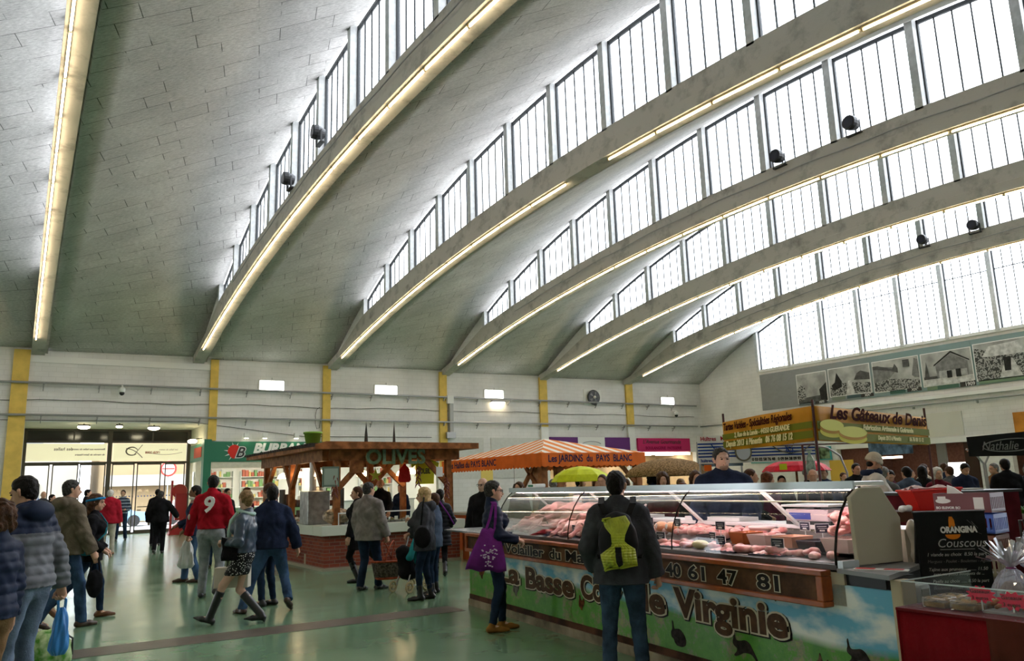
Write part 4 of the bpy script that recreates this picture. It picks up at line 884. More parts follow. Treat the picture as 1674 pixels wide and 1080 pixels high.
# ================================================================ PEOPLE: everyone in view
K = dict(
 navy=cloth('navy_cloth',(.018,.026,.055)), black=cloth('black_cloth',(.011,.011,.013)), jean=cloth('blue_denim',(.045,.085,.16),noise=.4,ns=5), djean=cloth('dark_denim',(.016,.030,.058),noise=.4,ns=5),
 pjean=cloth('pale_denim',(.13,.17,.24),noise=.4,ns=5), khaki=cloth('olive_brown_fleece',(.13,.105,.075)), red=cloth('red_jersey',(.36,.010,.020)), redcoat=cloth('red_coat',(.36,.015,.03)), greyj=cloth('grey_jersey',(.25,.265,.28)),
 taupe=cloth('taupe_wool',(.22,.195,.18)), char=cloth('charcoal_wool',(.050,.052,.060)), cream=cloth('cream_cloth',(.50,.46,.38)), puffg=mat('grey_quilted_nylon',(.13,.135,.15),.6,noise=.2,nscale=6), puffn=mat('navy_quilted_nylon',(.013,.020,.045),.58,noise=.2,nscale=6),
 brownt=cloth('brown_cord',(.20,.115,.06)), leather=mat('blue_black_leather',(.035,.055,.085),.28,noise=.3,nscale=9,bump=.3,bscale=12), steel=cloth('steel_blue_cloth',(.075,.10,.15)), marn=cloth('burgundy_cloth',(.11,.012,.022)),
 plum=cloth('plum_cloth',(.09,.012,.04)), white=cloth('white_wool',(.62,.58,.52),noise=.1), brown=cloth('brown_coat',(.20,.095,.035)), purp=cloth('purple_blue_cloth',(.05,.03,.15)), grn=cloth('green_grey_cloth',(.10,.12,.10)),
 teal=cloth('teal_cloth',(.02,.16,.20)), gcoat=cloth('grey_coat_cloth',(.11,.115,.12)))
L = dict(black=mat('black_shoe_leather',(.010,.010,.011),.3), brown=mat('brown_shoe_leather',(.15,.055,.018),.45), tan=mat('tan_suede',(.26,.125,.03),.8), grey=mat('grey_trainer',(.12,.12,.12),.6,noise=.8,nscale=20), dk=mat('dark_brown_leather',(.045,.02,.012),.35))
dots = crowd_tex('dotted_skirt_cloth', (.012,.012,.014), (.012,.012,.014), 10)
t, b = nodes(dots); vv = [n for n in t.nodes if n.type == 'TEX_VORONOI'][0]; vv.inputs['Scale'].default_value = 42; rr_ = [n for n in t.nodes if n.type == 'VALTORGB'][0]
t.links.new(vv.outputs['Distance'], rr_.inputs['Fac']); rr_.color_ramp.elements[0].color = (.65,.65,.62,1); rr_.color_ramp.elements[1].position = .30; rr_.color_ramp.elements[1].color = (.012,.012,.014,1)
def stripe_mat(name, c1, c2, sc, axis='Z'):
    m = mat(name, c1, .8); t, b = nodes(m); tc = t.nodes.new('ShaderNodeTexCoord'); wv = t.nodes.new('ShaderNodeTexWave'); wv.bands_direction = axis; wv.inputs['Scale'].default_value = sc
    r = t.nodes.new('ShaderNodeValToRGB'); r.color_ramp.interpolation = 'CONSTANT'; r.color_ramp.elements[0].color = (*c1,1); r.color_ramp.elements[1].position = .5; r.color_ramp.elements[1].color = (*c2,1)
    t.links.new(tc.outputs['Object'], wv.inputs['Vector']); t.links.new(wv.outputs['Color'], r.inputs['Fac']); t.links.new(r.outputs[0], b.inputs['Base Color']); return m
K['strip'] = stripe_mat('navy_grey_stripes', (.02,.03,.055), (.22,.26,.32), 2.6)
WALK = lambda a=.32, b=.30: [(-.09,a,0,-.05,-.15), (.09,-b,.10,.05,.75)]
WALKR = lambda a=.32, b=.30: [(-.09,-b,.10,-.05,.75), (.09,a,0,.05,-.15)]
def wpt(P, p):      # local -> world of a person
    a = P['o'].rotation_euler.z; x, y, z = p; return Vector((P['o'].location.x+x*math.cos(a)-y*math.sin(a), P['o'].location.y+x*math.sin(a)+y*math.cos(a), P['o'].location.z+z))
def hand(P, i, d=.09): a, b_, c = P['arms'][i]; u = (c-b_)/np.linalg.norm(c-b_); return c+u*d
def strap(P, pts, r, m, name='strap', n=6): return MB().tube([tuple(p) for p in pts], r, n).build(name, m, P['o'], smooth=True)
def ribbon(pts, wd, th, wdir): # flat band
    b = MB(); pts = [Vector(p) for p in pts]; wv = Vector(wdir).normalized()
    for i in range(len(pts)-1): b.beam(pts[i], pts[i+1], wd, th, (pts[i+1]-pts[i]).cross(wv))
    return b
# --- left foreground
P = person('woman with curly brown hair in navy quilted jacket, cut off by left edge', -.10, 7.13, 1.64, -45, ('quilted_jacket', K['puffn'], .86, dict(puff=.012, e=.035, collar=1.2)), ('trousers', K['brownt']), ('curly','brown'), ('shoe', L['black']), 'f', head=(.1,-.15), build=1.1)
MB().ball(tuple(P['W']((-.085,0,-.05))), .009, 8).build('earring', M_white, P['o'])
P = person('tall man in grey quilted jacket with navy yoke holding a blue bag', .12, 7.75, 1.86, -48, ('quilted_jacket', [K['puffg'], K['puffn']], .90, dict(puff=.014, e=.045, hood=1, yoke=1.30, sleeve=1.12)), ('trousers', K['pjean']), ('short','black'), ('shoe', L['grey']), 'm', hands=[(-.28,.05,.80,1.3),(.36,-.04,.80,1.3)], head=(.15,-.25), lean=.10, build=1.08)
hw = wpt(P, hand(P, 1)); BAGH = hw
P = person('man in olive brown jacket with patterned shoulder bag near left foreground', .62, 12.2, 1.93, 62, ('jacket', K['khaki'], .86, dict(e=.045, hood=1, wav=.008)), ('trousers', K['jean']), ('short','dgrey'), ('shoe', L['dk']), 'm', feet=[(-.1,-.22,.05,0,.4),(.1,.18,0,0,0)], head=(-.35,0), hands=[(-.27,.02,.86),(.27,.16,.88)])
MB().grid(lambda u, v: (-.34+.10*math.sin(v*3.14)*math.sin(u*3.14)*-1, -.20+.42*u+.05*math.sin(v*2), .86+.26*v-.08*math.sin(u*3.14)), 10, 8).build('shoulder_bag', mat('camouflage_bag',(.50,.38,.22),.8,col2=(.16,.10,.05),nscale=8), P['o'], smooth=True).modifiers.new('s','SOLIDIFY').thickness = .06
BHAND = wpt(P, hand(P, 1))
strap(P, [(-.30,-.15,1.10),(-.22,-.13,1.40),(-.10,-.05,1.56),(.0,.10,1.50),(-.25,.16,1.15)], .014, K['black'])
P = person('woman in black jacket and blue headband striding right in jeans', .98, 12.95, 1.72, 100, ('jacket', K['black'], .80, dict(e=.03, wav=.006, flare=1.1)), ('trousers', K['djean'], dict(slim=1)), ('wavy','brown'), ('shoe', L['brown']), 'f', feet=[(-.08,.14,0,0,-.05),(.08,-.46,.13,0,.75)], head=(-.1,0), hands=[(-.17,.15,.95),(.17,.15,.95)], pocket=False)
MB().tube([tuple(P['W']((.094*math.cos(a),-.018+.112*math.sin(a),.045+.02*math.sin(a)))) for a in np.linspace(0,2*math.pi,25)], .018, 6).build('headband', mat('blue_band',(.02,.20,.42),.7), P['o'], smooth=True)
strap(P, [P['U'](p) for p in ((-.10,.06,1.46),(.02,.17,1.32),(.16,.17,1.18),(.23,.02,1.02))], .012, K['teal']); strap(P, [P['U'](p) for p in ((-.10,.0,1.49),(.0,-.15,1.36),(.14,-.18,1.20),(.23,-.10,1.04))], .012, K['teal'])
MB().ball((0,0,0), .13, 12, (.5,1,.8)).build('bum_bag', K['teal'], P['o'], smooth=True, loc=tuple(P['U']((.22,-.05,.99))))
# --- by the doors
person('white-haired person in red coat and cream trousers seen from behind', 2.38, 26.5, 1.88, 15, ('coat', K['redcoat'], .82, dict(e=.05, flare=1.1)), ('trousers', K['cream']), ('short','white'), ('shoe', L['brown']), 'm', near=False, build=1.1)
person('man in striped navy sweater standing by the entrance doors', 3.55, 34.6, 1.92, 195, ('sweater', K['strip'], .92, dict(e=.02)), ('trousers', K['djean']), ('short','black'), ('shoe', L['black']), 'm', near=False, hands=[(-.14,.24,1.06),(.16,.24,1.04)], feet=[(-.15,0,0,-.2,0),(.15,0,0,.2,0)])
person('broad man in black jacket walking away towards the doors', 3.62, 25.5, 1.80, 20, ('jacket', K['black'], .86, dict(e=.05)), ('trousers', K['black']), ('short','dgrey'), ('shoe', L['black']), 'm', near=False, hands=[(-.30,.04,.90),(.42,.18,1.02)], feet=[(-.08,-.15,.04,0,.3),(.08,.12,0,0,0)], build=1.12)
person('man in black jacket partly hidden behind the broad walker by the doors', 4.1, 29.6, 1.88, 10, ('jacket', K['black'], .84, dict(e=.04)), ('trousers', K['black']), ('short','black'), ('shoe', L['black']), 'm', near=False)
person('dark-haired man in black coat standing at left door leaf', 1.95, 29.0, 1.93, 95, ('coat', K['black'], .80, dict(e=.04)), ('trousers', K['djean']), ('short','black'), ('shoe', L['black']), 'm', near=False)
person('bald man in dark grey jacket far left by the doors', .82, 32.5, 1.93, 160, ('jacket', K['char'], .86, dict(e=.04)), ('trousers', K['black']), ('bald','grey'), ('shoe', L['black']), 'm', near=False)
person('person in dark coat half hidden between olive brown jacket and left doors', 1.02, 30.5, 1.80, 120, ('coat', K['black'], .80, dict(e=.04)), ('trousers', K['black']), ('short','black'), ('shoe', L['black']), 'm', near=False)
person('person with black hair behind the man in navy jacket and pale collar', 4.0, 19.6, 1.78, 200, ('jacket', K['navy'], .86), ('trousers', K['jean']), ('short','black'), ('shoe', L['black']), 'm', near=False)
P = person('man in navy jacket with pale collar and jeans looking left', 3.0, 16.7, 1.85, -70, ('jacket', [K['navy'], cloth('pinkish_brown_yoke',(.25,.15,.13))], .84, dict(e=.035, yoke=1.42, collar=0)), ('trousers', K['jean']), ('short','black'), ('shoe', L['dk']), 'm', hands=[(-.25,.12,.95),(.12,.30,1.02)], skin=mat('dark_skin',(.22,.11,.065),.5), feet=[(-.1,-.12,0,0,0),(.1,.15,0,0,0)])
MB().tube([tuple(P['U']((.10*math.cos(a),-.02+.10*math.sin(a),1.49+.02*math.sin(a)))) for a in np.linspace(0,2*math.pi,19)], .028, 8).build('fleece_collar', K['white'], P['o'], smooth=True)
# --- red number nine
P = person('tall man in red jersey with white number nine and grey tracksuit trousers', 2.78, 13.98, 1.98, 28, ('jersey', K['red'], .965, dict(e=.03, wav=.006, collar=1.3, sleeve=1.1)), ('trousers', K['greyj'], dict(waist=1.0)), ('short','black'), ('shoe', L['black']), 'm', feet=[(-.12,.06,0,-.1,0),(.14,-.12,.05,.1,.4)], hands=[(-.38,.14,.84,1.2),(.24,.20,.92)], head=(.1,0), build=1.06)
Z9 = P['U']((0,0,1.30)); q = place_text('number', M_white, P['o'], '9', .34, (-.10,-.168,Z9[2]-.10), (1,0,0), (0,.10,1), off=.012, ext=.012, shear=.1)
NINE_HAND = wpt(P, hand(P, 0)); MB().ball(tuple(P['arms'][0][1]+V3(-.03,-.06,.03)), .05, 8, (.5,1,1)).build('elbow_patch', K['white'], P['o'], smooth=True)
# --- boots woman and companions
P = person('blonde woman in blue-black leather jacket, dotted skirt and black boots', 2.60, 10.92, 1.78, -52, ('leather_jacket', K['leather'], .96, dict(e=.026, wav=.006, collar=.3)), ('skirt', dots, dict(hem=.60)), ('bun','dblond'), ('heeled', L['black'], .34), 'f', feet=[(-.06,.40,.02,0,-.25),(.07,-.20,.03,0,.0)], head=(-.55,-.1), hands=[(-.12,.22,1.10,1.0),(.14,.26,1.10,1.0)], skin=SKP)
for a in ((.02,1.47,1.0),(.10,1.40,.8)): pass
MB().tube([tuple(P['U']((.095*math.cos(a),-.01+.095*math.sin(a),1.465+.03*math.sin(a)))) for a in np.linspace(0,2*math.pi,19)], .022, 8).build('scarf', mat('pale_mint_scarf',(.38,.52,.47),.8,bump=.5,bscale=50), P['o'], smooth=True)
MB().tube([tuple(P['U'](p)) for p in ((-.05,.09,1.46),(-.08,.15,1.36),(-.10,.17,1.22),(-.10,.17,1.08))], [.025,.034,.03,.022], 8).build('scarf_end', MATS['pale_mint_scarf'], P['o'], smooth=True)
MB().grid(lambda u, v: (-.20-.02*math.sin(v*9), .22-.20*u, .80+.30*v*(1-.2*u)), 6, 8).build('coat_over_arm', K['black'], P['o'], smooth=True).modifiers.new('s','SOLIDIFY').thickness = .06
BOOTW = P
P = person('brown-haired woman in long navy cardigan behind the blonde in boots', 3.28, 12.35, 1.80, -40, ('cardigan', K['navy'], .70, dict(e=.035, wav=.007, flare=1.15)), ('trousers', K['djean'], dict(slim=1)), ('long','brown'), ('shoe', L['black']), 'f', feet=[(-.09,.02,0,0,0),(.09,-.05,0,0,0)])
FLW = wpt(P, hand(P, 1))
P = person('man in navy jacket, jeans and brown shoes striding left', 3.18, 11.80, 1.80, 8, ('jacket', K['navy'], .88, dict(e=.04, wav=.006, collar=.9, sleeve=1.1)), ('trousers', K['jean']), ('short','black'), ('shoe', L['dk']), 'm', feet=[(-.36,-.05,0,-.5,0),(.22,-.18,.09,.5,.55)], hands=[(-.28,.05,.88),(.36,.06,.88)], head=(-.2,0), build=1.05)
person('woman in plum jacket standing at the far side of the olive kiosk', 5.05, 21.2, 1.80, 130, ('jacket', K['plum'], .86), ('trousers', K['black']), ('short','brown'), ('shoe', L['black']), 'f', near=False)
person('person with dark hair behind the plum jacket at the kiosk', 5.0, 23.2, 1.80, 150, ('jacket', K['black'], .86), ('trousers', K['black']), ('short','black'), ('shoe', L['black']), 'm', near=False)
# --- in front of the olive kiosk
P = person('grey-haired man in taupe coat and jeans carrying a wicker basket', 5.12, 12.98, 1.79, 58, ('coat', K['taupe'], .80, dict(e=.04, wav=.006, flare=1.12, sleeve=1.12)), ('trousers', K['djean']), ('short','dgrey'), ('trainer', L['grey']), 'm', feet=[(-.10,-.08,0,0,0),(.10,.14,0,.3,0)], hands=[(-.25,.08,.86),(.29,.12,.82,1.2)], head=(-.3,0), build=1.1)
BASK = wpt(P, hand(P, 1))
P = person('person in black coat and boots walking left beside the taupe coat', 5.38, 14.2, 1.76, -50, ('coat', K['black'], .62, dict(e=.04, flare=1.25)), ('leggings', K['black'], dict(slim=1)), ('short','brown'), ('boot', L['black'], .30), 'f', feet=[(-.08,-.05,0,0,0),(.09,-.52,.14,0,.9)], head=(2.2,0) and (.4,0))
P = person('bald bearded olive seller in black shirt behind the kiosk counter', 7.3, 17.75, 1.78, 205, ('shirt', K['black'], .90), ('trousers', K['black']), ('bald','brown'), ('shoe', L['black']), 'm', z0=.12, hands=[(-.20,.38,.98),(.20,.36,.98)], head=(0,-.3), lean=.12, skin=mat('ruddy_skin',(.50,.24,.15),.5))
to_mesh('beard', [(cut(ell(P['W']((0,.050,-.075)), (.052,.050,.048)), (P['W']((0,.09,-.045)), P['HM']@V3(0,.3,1))), .008)], H_['dgrey'], P['o'])
P = person('blonde woman in dark hooded parka with folded arms facing left', 5.34, 11.25, 1.66, -55, ('parka', K['char'], .76, dict(e=.05, wav=.008, hood=1, flare=1.1, sleeve=1.2)), ('leggings', K['djean'], dict(slim=1)), ('bob','blond'), ('ankle_boot', L['black'], .14), 'f', head=(.1,-.05), hands=[(-.10,.20,1.22,1.),(-.02,.24,1.02,1.)], feet=[(-.10,.06,0,0,0),(.10,-.08,0,0,0)], build=1.12)
MB().tube([(.33*math.cos(a)*.62,.20*math.sin(a)*.75-.01,.725) for a in np.linspace(-.4,2.6,14)], .012, 6).build('white_hem', M_white, P['o'])
MB().ball((0,0,0), .145, 12, (.35,.9,1.05)).build('shoulder_bag', K['black'], P['o'], smooth=True, loc=(-.30,-.02,.92))
strap(P, [(-.30,.0,1.10),(-.26,-.02,1.35),(-.14,-.02,1.50)], .012, K['black'])
person('person in steel blue jacket hidden behind the blonde in the parka', 5.75, 11.75, 1.56, -40, ('jacket', K['steel'], .80, dict(e=.03)), ('trousers', K['djean'], dict(slim=1)), ('short','brown'), ('ankle_boot', L['black'], .1), 'f', near=False)
P = person('dark-haired woman in long black quilted coat with purple bag strap', 6.98, 14.0, 1.64, 25, ('quilted_coat', mat('black_quilted_nylon',(.014,.014,.020),.58), .62, dict(puff=.015, e=.045, flare=1.2)), ('leggings', K['black'], dict(slim=1)), ('short','black'), ('ankle_boot', L['black'], .16), 'f', feet=[(-.08,.22,0,0,0),(.08,-.25,.05,0,.35)], hands=[(-.14,.2,1.0),(.2,.22,1.0)])
strap(P, [(-.12,-.02,1.52),(.0,-.17,1.36),(.16,-.20,1.12),(.26,-.12,.94)], .014, cloth('purple_strap',(.16,.03,.22)))
P = person('bald man with glasses in black jacket standing beyond the counter end', 6.86, 12.1, 1.80, 232, ('jacket', K['black'], .84, dict(e=.04)), ('trousers', K['black']), ('bald','grey'), ('shoe', L['black']), 'm', head=(-.2,0), skin=SKP)
def glasses(P):
    W = P['W']; b = MB()
    for sx in (-.032,.032): b.tube([tuple(W((sx+.024*math.cos(a),.100,.0+.018*math.sin(a)))) for a in np.linspace(0,2*math.pi,13)], .0028, 5)
    b.tube([tuple(W(p)) for p in ((-.056,.098,.004),(-.080,.06,.006),(-.084,-.01,.006))], .003, 5); b.tube([tuple(W(p)) for p in ((.056,.098,.004),(.080,.06,.006),(.084,-.01,.006))], .003, 5); b.build('spectacles', GLS, P['o'])
glasses(P)
# --- purple bag woman
P = person('short-haired woman with glasses, dark quilted jacket and purple tote bag', 4.84, 8.30, 1.72, 108, ('quilted_jacket', K['puffn'], .98, dict(puff=.010, e=.03, collar=1.6)), ('trousers', K['djean'], dict(slim=1)), ('short','dgrey'), ('shoe', L['tan']), 'f', feet=[(-.09,.10,0,0,0),(.09,-.06,0,0,0)], hands=[(-.16,.26,1.06,1.0),(.18,.24,1.04,1.0)], head=(-.1,0), skin=SKP)
glasses(P)
def tote(u, v):
    w_ = .24-.15*v**1.3; return (.27+.06*math.sin(math.pi*u)*math.sin(math.pi*min(1,v+.15)), -.10+(u-.5)*2*w_-.06*(1-v), .70+.46*v+.05*(1-v)*(u-.5)*-1+.012*math.sin(u*14))
bg_ = MB().grid(tote, 12, 10).build('tote_bag', mat('purple_tote_cloth',(.17,.028,.21),.75,noise=.25,nscale=5,bump=.4,bscale=14), P['o'], smooth=True); bg_.modifiers.new('s','SOLIDIFY').thickness = .05
b = MB()
for i in range(46):
    a = rnd.uniform(0, 2*math.pi); r0 = rnd.uniform(.0, .12); yy, zz = -.15+r0*math.cos(a), .87+r0*math.sin(a)*1.1; b.box(.352,.364, yy-.008, yy+.008, zz-.006, zz+.006)
b.build('print', mat('lilac_print',(.62,.50,.66),.7), bg_, kind='stuff')
for dy in (-.06, .05): ribbon([(.27,-.10+dy,1.12),(.25,-.06+dy*.6,1.28),(.17,-.02+dy*.3,1.44),(.10,-.02+dy*.3,1.46)], .03, .006, (0,1,0)).build('bag_handle', MATS['purple_tote_cloth'], bg_)
# --- backpack man
P = person('man in charcoal wool jacket with lime green rucksack seen from behind', 4.46, 5.50, 1.755, 42, ('wool_jacket', K['char'], .80, dict(e=.038, wav=.005, flare=1.12, collar=.8, sleeve=1.12)), ('trousers', cloth('worn_blue_denim',(.040,.070,.115),noise=.45,ns=7,bump=.5,bs=30)), ('short','black'), ('shoe', L['dk']), 'm', feet=[(-.14,.0,0,-.2,0),(.14,.02,0,.2,0)], hands=[(-.24,.12,.92,1.0),(.30,.05,.84,.9)], head=(-.25,-.05), build=1.06, curl=.9)
M_lime = mat('lime_nylon',(.46,.50,.03),.45,noise=.25,nscale=12,bump=.3,bscale=20); M_bb = mat('black_nylon',(.012,.012,.013),.5)
def sack(c, r_, e_): return ell(c, r_)
UU = P['U']; kbase = UU((0,-.20,1.18)); d0 = .0
rk = to_mesh('rucksack', [(infl(uni([ell(UU((0,-.215,1.16)), (.165,.075,.20)), ell(UU((0,-.225,1.02)), (.155,.09,.085)), ell(UU((0,-.20,1.33)), (.11,.055,.07))], .05), 0, .004, 40), .010)], M_bb, P['o'])
def patch(poly, m, nm, dd, par=rk):
    # a panel wrapped on the rucksack surface: project along +y onto the body of the bag
    fn = uni([ell(UU((0,-.215,1.16)), (.165,.075,.20)), ell(UU((0,-.225,1.02)), (.155,.09,.085)), ell(UU((0,-.20,1.33)), (.11,.055,.07))], .05); poly = [(x*1.22, z) for x, z in poly]
    b = MB(); n = 14
    import itertools as _it
    def inside(x, z, pl):
        c = False
        for i in range(len(pl)):
            (x1, z1), (x2, z2) = pl[i], pl[i-1]
            if (z1 > z) != (z2 > z) and x < (x2-x1)*(z-z1)/(z2-z1)+x1: c = not c
        return c
    zs = [p[1] for p in poly]; z0_, z1_ = min(zs), max(zs); rows = []
    for j in range(n+1):
        z = z0_+(z1_-z0_)*j/n; z = min(max(z, z0_+1e-4), z1_-1e-4); xs_ = sorted([(x2-x1)*(z-za)/(zb-za)+x1 for (x1, za), (x2, zb) in zip(poly, poly[1:]+poly[:1]) if (za > z) != (zb > z)])
        xa, xb = (xs_[0], xs_[-1]) if len(xs_) >= 2 else (0, 0); row = []
        for i in range(9):
            x = xa+(xb-xa)*i/8; base = UU((0,-.215,z)); Pt = np.array([[x, base[1]-.2+.004*q, base[2]] for q in range(60)]); F = fn(Pt); hit = max(1, np.argmax(F < 0)) if (F < 0).any() else 40; fr_ = F[hit-1]/(F[hit-1]-F[hit]) if F[hit] < 0 else 0; row.append((x, Pt[hit-1][1]+.004*fr_-dd, base[2]))
        rows.append(row)
    for j in range(n):
        for i in range(8): b.quad(rows[j][i], rows[j][i+1], rows[j+1][i+1], rows[j+1][i])
    o = b.build(nm, m, par, smooth=True); o.modifiers.new('s','SOLIDIFY').thickness = .012; return o
patch([(-.10,1.34),(.06,1.37),(.09,1.31),(.055,1.22),(-.045,1.22),(-.085,1.28)], M_lime, 'top_flap', .012)
patch([(-.045,1.23),(.055,1.23),(.045,1.16),(.115,1.10),(.125,.97),(-.10,.93),(-.125,1.06),(-.04,1.13)], M_lime, 'front_panel', .014)
patch([(-.02,1.12),(.02,1.12),(.03,.98),(.0,.96),(-.015,1.0)], M_bb, 'zip_pocket', .026)
for sx in (-1, 1):
    ribbon([UU((sx*.10,-.17,1.38)), UU((sx*.135,-.125,1.46)), UU((sx*.135,-.02,1.515)), UU((sx*.14,.10,1.42)), UU((sx*.15,.16,1.25)), UU((sx*.19,.08,1.08)), UU((sx*.16,-.13,1.02))], .05, .012, (1,0,0)).build('shoulder_strap', M_bb, rk)
# --- sellers
P = person('greying dark-haired poultry seller in navy jacket behind the meat counter', 6.40, 6.10, 1.84, 225, ('jacket', K['navy'], .86, dict(e=.05, collar=1.5, wav=.006, sleeve=1.15)), ('trousers', K['black']), ('short','dgrey'), ('shoe', L['black']), 'm', z0=.15, head=(.35,.03), hands=[(-.22,.34,1.0),(.22,.30,1.0)], build=1.12, skin=SKP)
to_mesh('stubble', [(cut(ell(P['W']((0,.044,-.080)), (.049,.047,.036)), (P['W']((0,.09,-.068)), P['HM']@V3(0,.2,1))), .007)], mat('grey_stubble',(.30,.20,.15),.8), P['o'])
P = person('baker in cream knitted hat and white sweater behind the cake stall', 10.4, 7.10, 1.85, 128, ('sweater', K['white'], .86, dict(e=.045, wav=.008, collar=.6, sleeve=1.15)), ('trousers', K['djean']), ('beanie', mat('cream_knit_hat',(.55,.50,.40),.9,bump=.6,bscale=60)), ('shoe', L['black']), 'm', z0=.10, lean=.10, head=(0,-.35), hands=[(-.20,.36,.98),(.22,.36,.98)])
to_mesh('beard', [(cut(ell(P['W']((0,.048,-.070)), (.055,.054,.055)), (P['W']((0,.09,-.035)), P['HM']@V3(0,.25,1))), .009)], H_['black'], P['o'])
MB().tube([tuple(P['U']((.105*math.cos(a),-.03+.10*math.sin(a),1.485+.01*math.sin(a)))) for a in np.linspace(0,2*math.pi,19)], .045, 8).build('scarf', K['navy'], P['o'], smooth=True)
# --- the crowd beyond the counter: (x, y, height, facing, label, top colour, hair, sex)
CR = [(9.11,14.5,1.72,250,'brown-haired woman half hidden by the orange stall post','plum',('long','brown'),'f'),
(9.71,14.1,1.76,20,'grey-haired person in dark jacket left of the yellow parasol','char',('short','grey'),'m'),
(12.7,18.0,1.76,150,'small dark-haired figure far under the orange awning','black',('short','black'),'m'),
(10.2,13.8,1.80,125,'man in purple-blue jacket looking right under the orange awning','purp',('short','black'),'m'),
(9.2,11.75,1.80,240,'man in grey jacket facing left beside the yellow parasol','gcoat',('short','brown'),'m'),
(11.8,14.2,1.72,40,'person in plum top just right of the rucksack wearer','plum',('short','brown'),'f'),
(11.5,14.9,1.76,200,'brown-haired woman behind the counter glass, right of the rucksack wearer','black',('long','brown'),'f'),
(11.05,11.6,1.60,30,'short auburn-haired person seen from behind under the awning end','brown',('bob','red'),'f'),
(11.6,13.1,1.82,30,'black-haired man beside the thatched parasol','navy',('curly','black'),'m'),
(10.0,11.0,1.80,215,'woman with curly brown hair in burgundy top facing the camera','marn',('curly','brown'),'f'),
(12.9,13.6,1.68,60,'fair-haired woman in front of the thatched parasol','grn',('bob','dblond'),'f'),
(12.3,11.9,1.72,70,'person with straight brown hair near the striped oyster banner','black',('bob','brown'),'f'),
(9.2,9.35,1.80,205,'woman with wavy brown hair left of the poultry seller','black',('wavy','brown'),'f'),
(9.95,8.9,1.80,130,'man in profile right of the poultry seller','black',('short','brown'),'m'),
(11.1,9.55,1.75,110,'woman with long auburn hair under the yellow cake banner','plum',('long','red'),'f'),
(13.8,11.5,1.68,220,'small person with black hair under the left cake banner','black',('short','black'),'f'),
(12.9,10.1,1.80,150,'man in cap and black hooded jacket near the red parasol','black',('flatcap','grey'),'m'),
(11.8,9.15,1.78,235,'bald man with glasses in black jacket by the banner pole','black',('bald','grey'),'m'),
(14.4,10.9,1.82,230,'man in navy fleece with red collar right of the banner pole','navy',('short','dgrey'),'m'),
(15.3,10.75,1.90,205,'man in dark suit standing in front of the ochre door','black',('short','black'),'m'),
(12.85,8.5,1.78,95,'grey-haired shopper in grey coat right of the baker','gcoat',('short','grey'),'m'),
(15.8,10.3,1.72,230,'woman with dark hair and maroon scarf looking down by the wall shop','plum',('short','black'),'f'),
(14.4,9.05,1.78,20,'broad shopper in blue-grey sweater seen from behind','steel',('short','black'),'m'),
(16.4,9.95,1.80,60,'long-haired woman in black coat near the bright doorway','black',('long','black'),'f'),
(18.2,11.0,1.86,120,'man in cream coat by the bright doorway','cream',('short','brown'),'m'),
(15.0,8.8,1.75,215,'white-haired lady in burgundy coat beyond the red crate','marn',('bob','white'),'f'),
(17.6,10.05,1.78,20,'balding man in grey jacket seen from behind near the brown panel','gcoat',('receding','brown'),'m'),
(19.4,11.2,1.88,20,'tall person with brown hair against the brown panel','navy',('short','brown'),'m'),
(17.0,9.45,1.84,210,'man in navy anorak leaning forward beside the white pillar','navy',('short','black'),'m'),
(18.7,9.65,1.82,300,'grey-haired person in brown coat left of the black awning post','brown',('short','grey'),'m'),
(16.1,8.10,1.88,40,'large man in black coat seen from behind at the black-signed stall','black',('short','black'),'m'),
(17.2,8.2,1.80,235,'woman in dark hat in profile at the right edge','black',('flatcap','dgrey'),'f'),
(9.2,20.9,1.78,240,'woman in navy top behind the right part of the olive kiosk','navy',('short','black'),'f'),
(19.6,14.2,1.72,200,'shopper in grey behind the banner pole far back','char',('short','brown'),'m'),
(21.5,13.4,1.75,160,'distant shopper in teal top by the fish shop sign','teal',('short','dgrey'),'f'),
(21.5,10.3,1.75,190,'distant shopper in black beside the white pillar','black',('short','grey'),'m')]
for (x, y, hh_, fc, lab, col, hr, sx) in CR:
    person(lab, x, y, hh_, fc, ('jacket', K[col], .82, dict(e=.04)), ('trousers', K['djean' if len(lab) % 2 else 'black']), hr, ('shoe', L['black']), sx, near=False, build=1.06, hands=[(-.2,.25,1.0),(.22,.2,.95)] if len(lab) % 3 == 0 else None, lean=.18 if 'leaning' in lab else 0, head=(0,-.4) if 'down' in lab or 'leaning' in lab else (0,0))
# ================================================================ OLIVE KIOSK
M_wood = mat('red_brown_timber', (.30,.11,.038), .55, noise=.45, nscale=6, bump=.2, bscale=25)
M_wood2 = mat('pale_timber', (.30,.13,.055), .6, noise=.35, nscale=6)
def brick_mat():
    m = mat('red_brick', (.25,.07,.045), .85); t, b = nodes(m); tc = t.nodes.new('ShaderNodeTexCoord'); sx = t.nodes.new('ShaderNodeSeparateXYZ'); ad = t.nodes.new('ShaderNodeMath'); cb = t.nodes.new('ShaderNodeCombineXYZ')
    t.links.new(tc.outputs['Object'], sx.inputs[0]); t.links.new(sx.outputs['X'], ad.inputs[0]); t.links.new(sx.outputs['Y'], ad.inputs[1]); t.links.new(ad.outputs[0], cb.inputs['X']); t.links.new(sx.outputs['Z'], cb.inputs['Y'])
    br = t.nodes.new('ShaderNodeTexBrick'); br.inputs['Scale'].default_value = 1; br.inputs['Brick Width'].default_value = .23; br.inputs['Row Height'].default_value = .072; br.inputs['Mortar Size'].default_value = .006
    br.inputs['Color1'].default_value = (.25,.060,.035,1); br.inputs['Color2'].default_value = (.16,.04,.03,1); br.inputs['Mortar'].default_value = (.22,.15,.12,1)
    t.links.new(cb.outputs[0], br.inputs['Vector']); t.links.new(br.outputs['Color'], b.inputs['Base Color']); return m
M_brick = brick_mat(); M_ctop = mat('greenish_white_counter', (.60,.62,.54), .45)
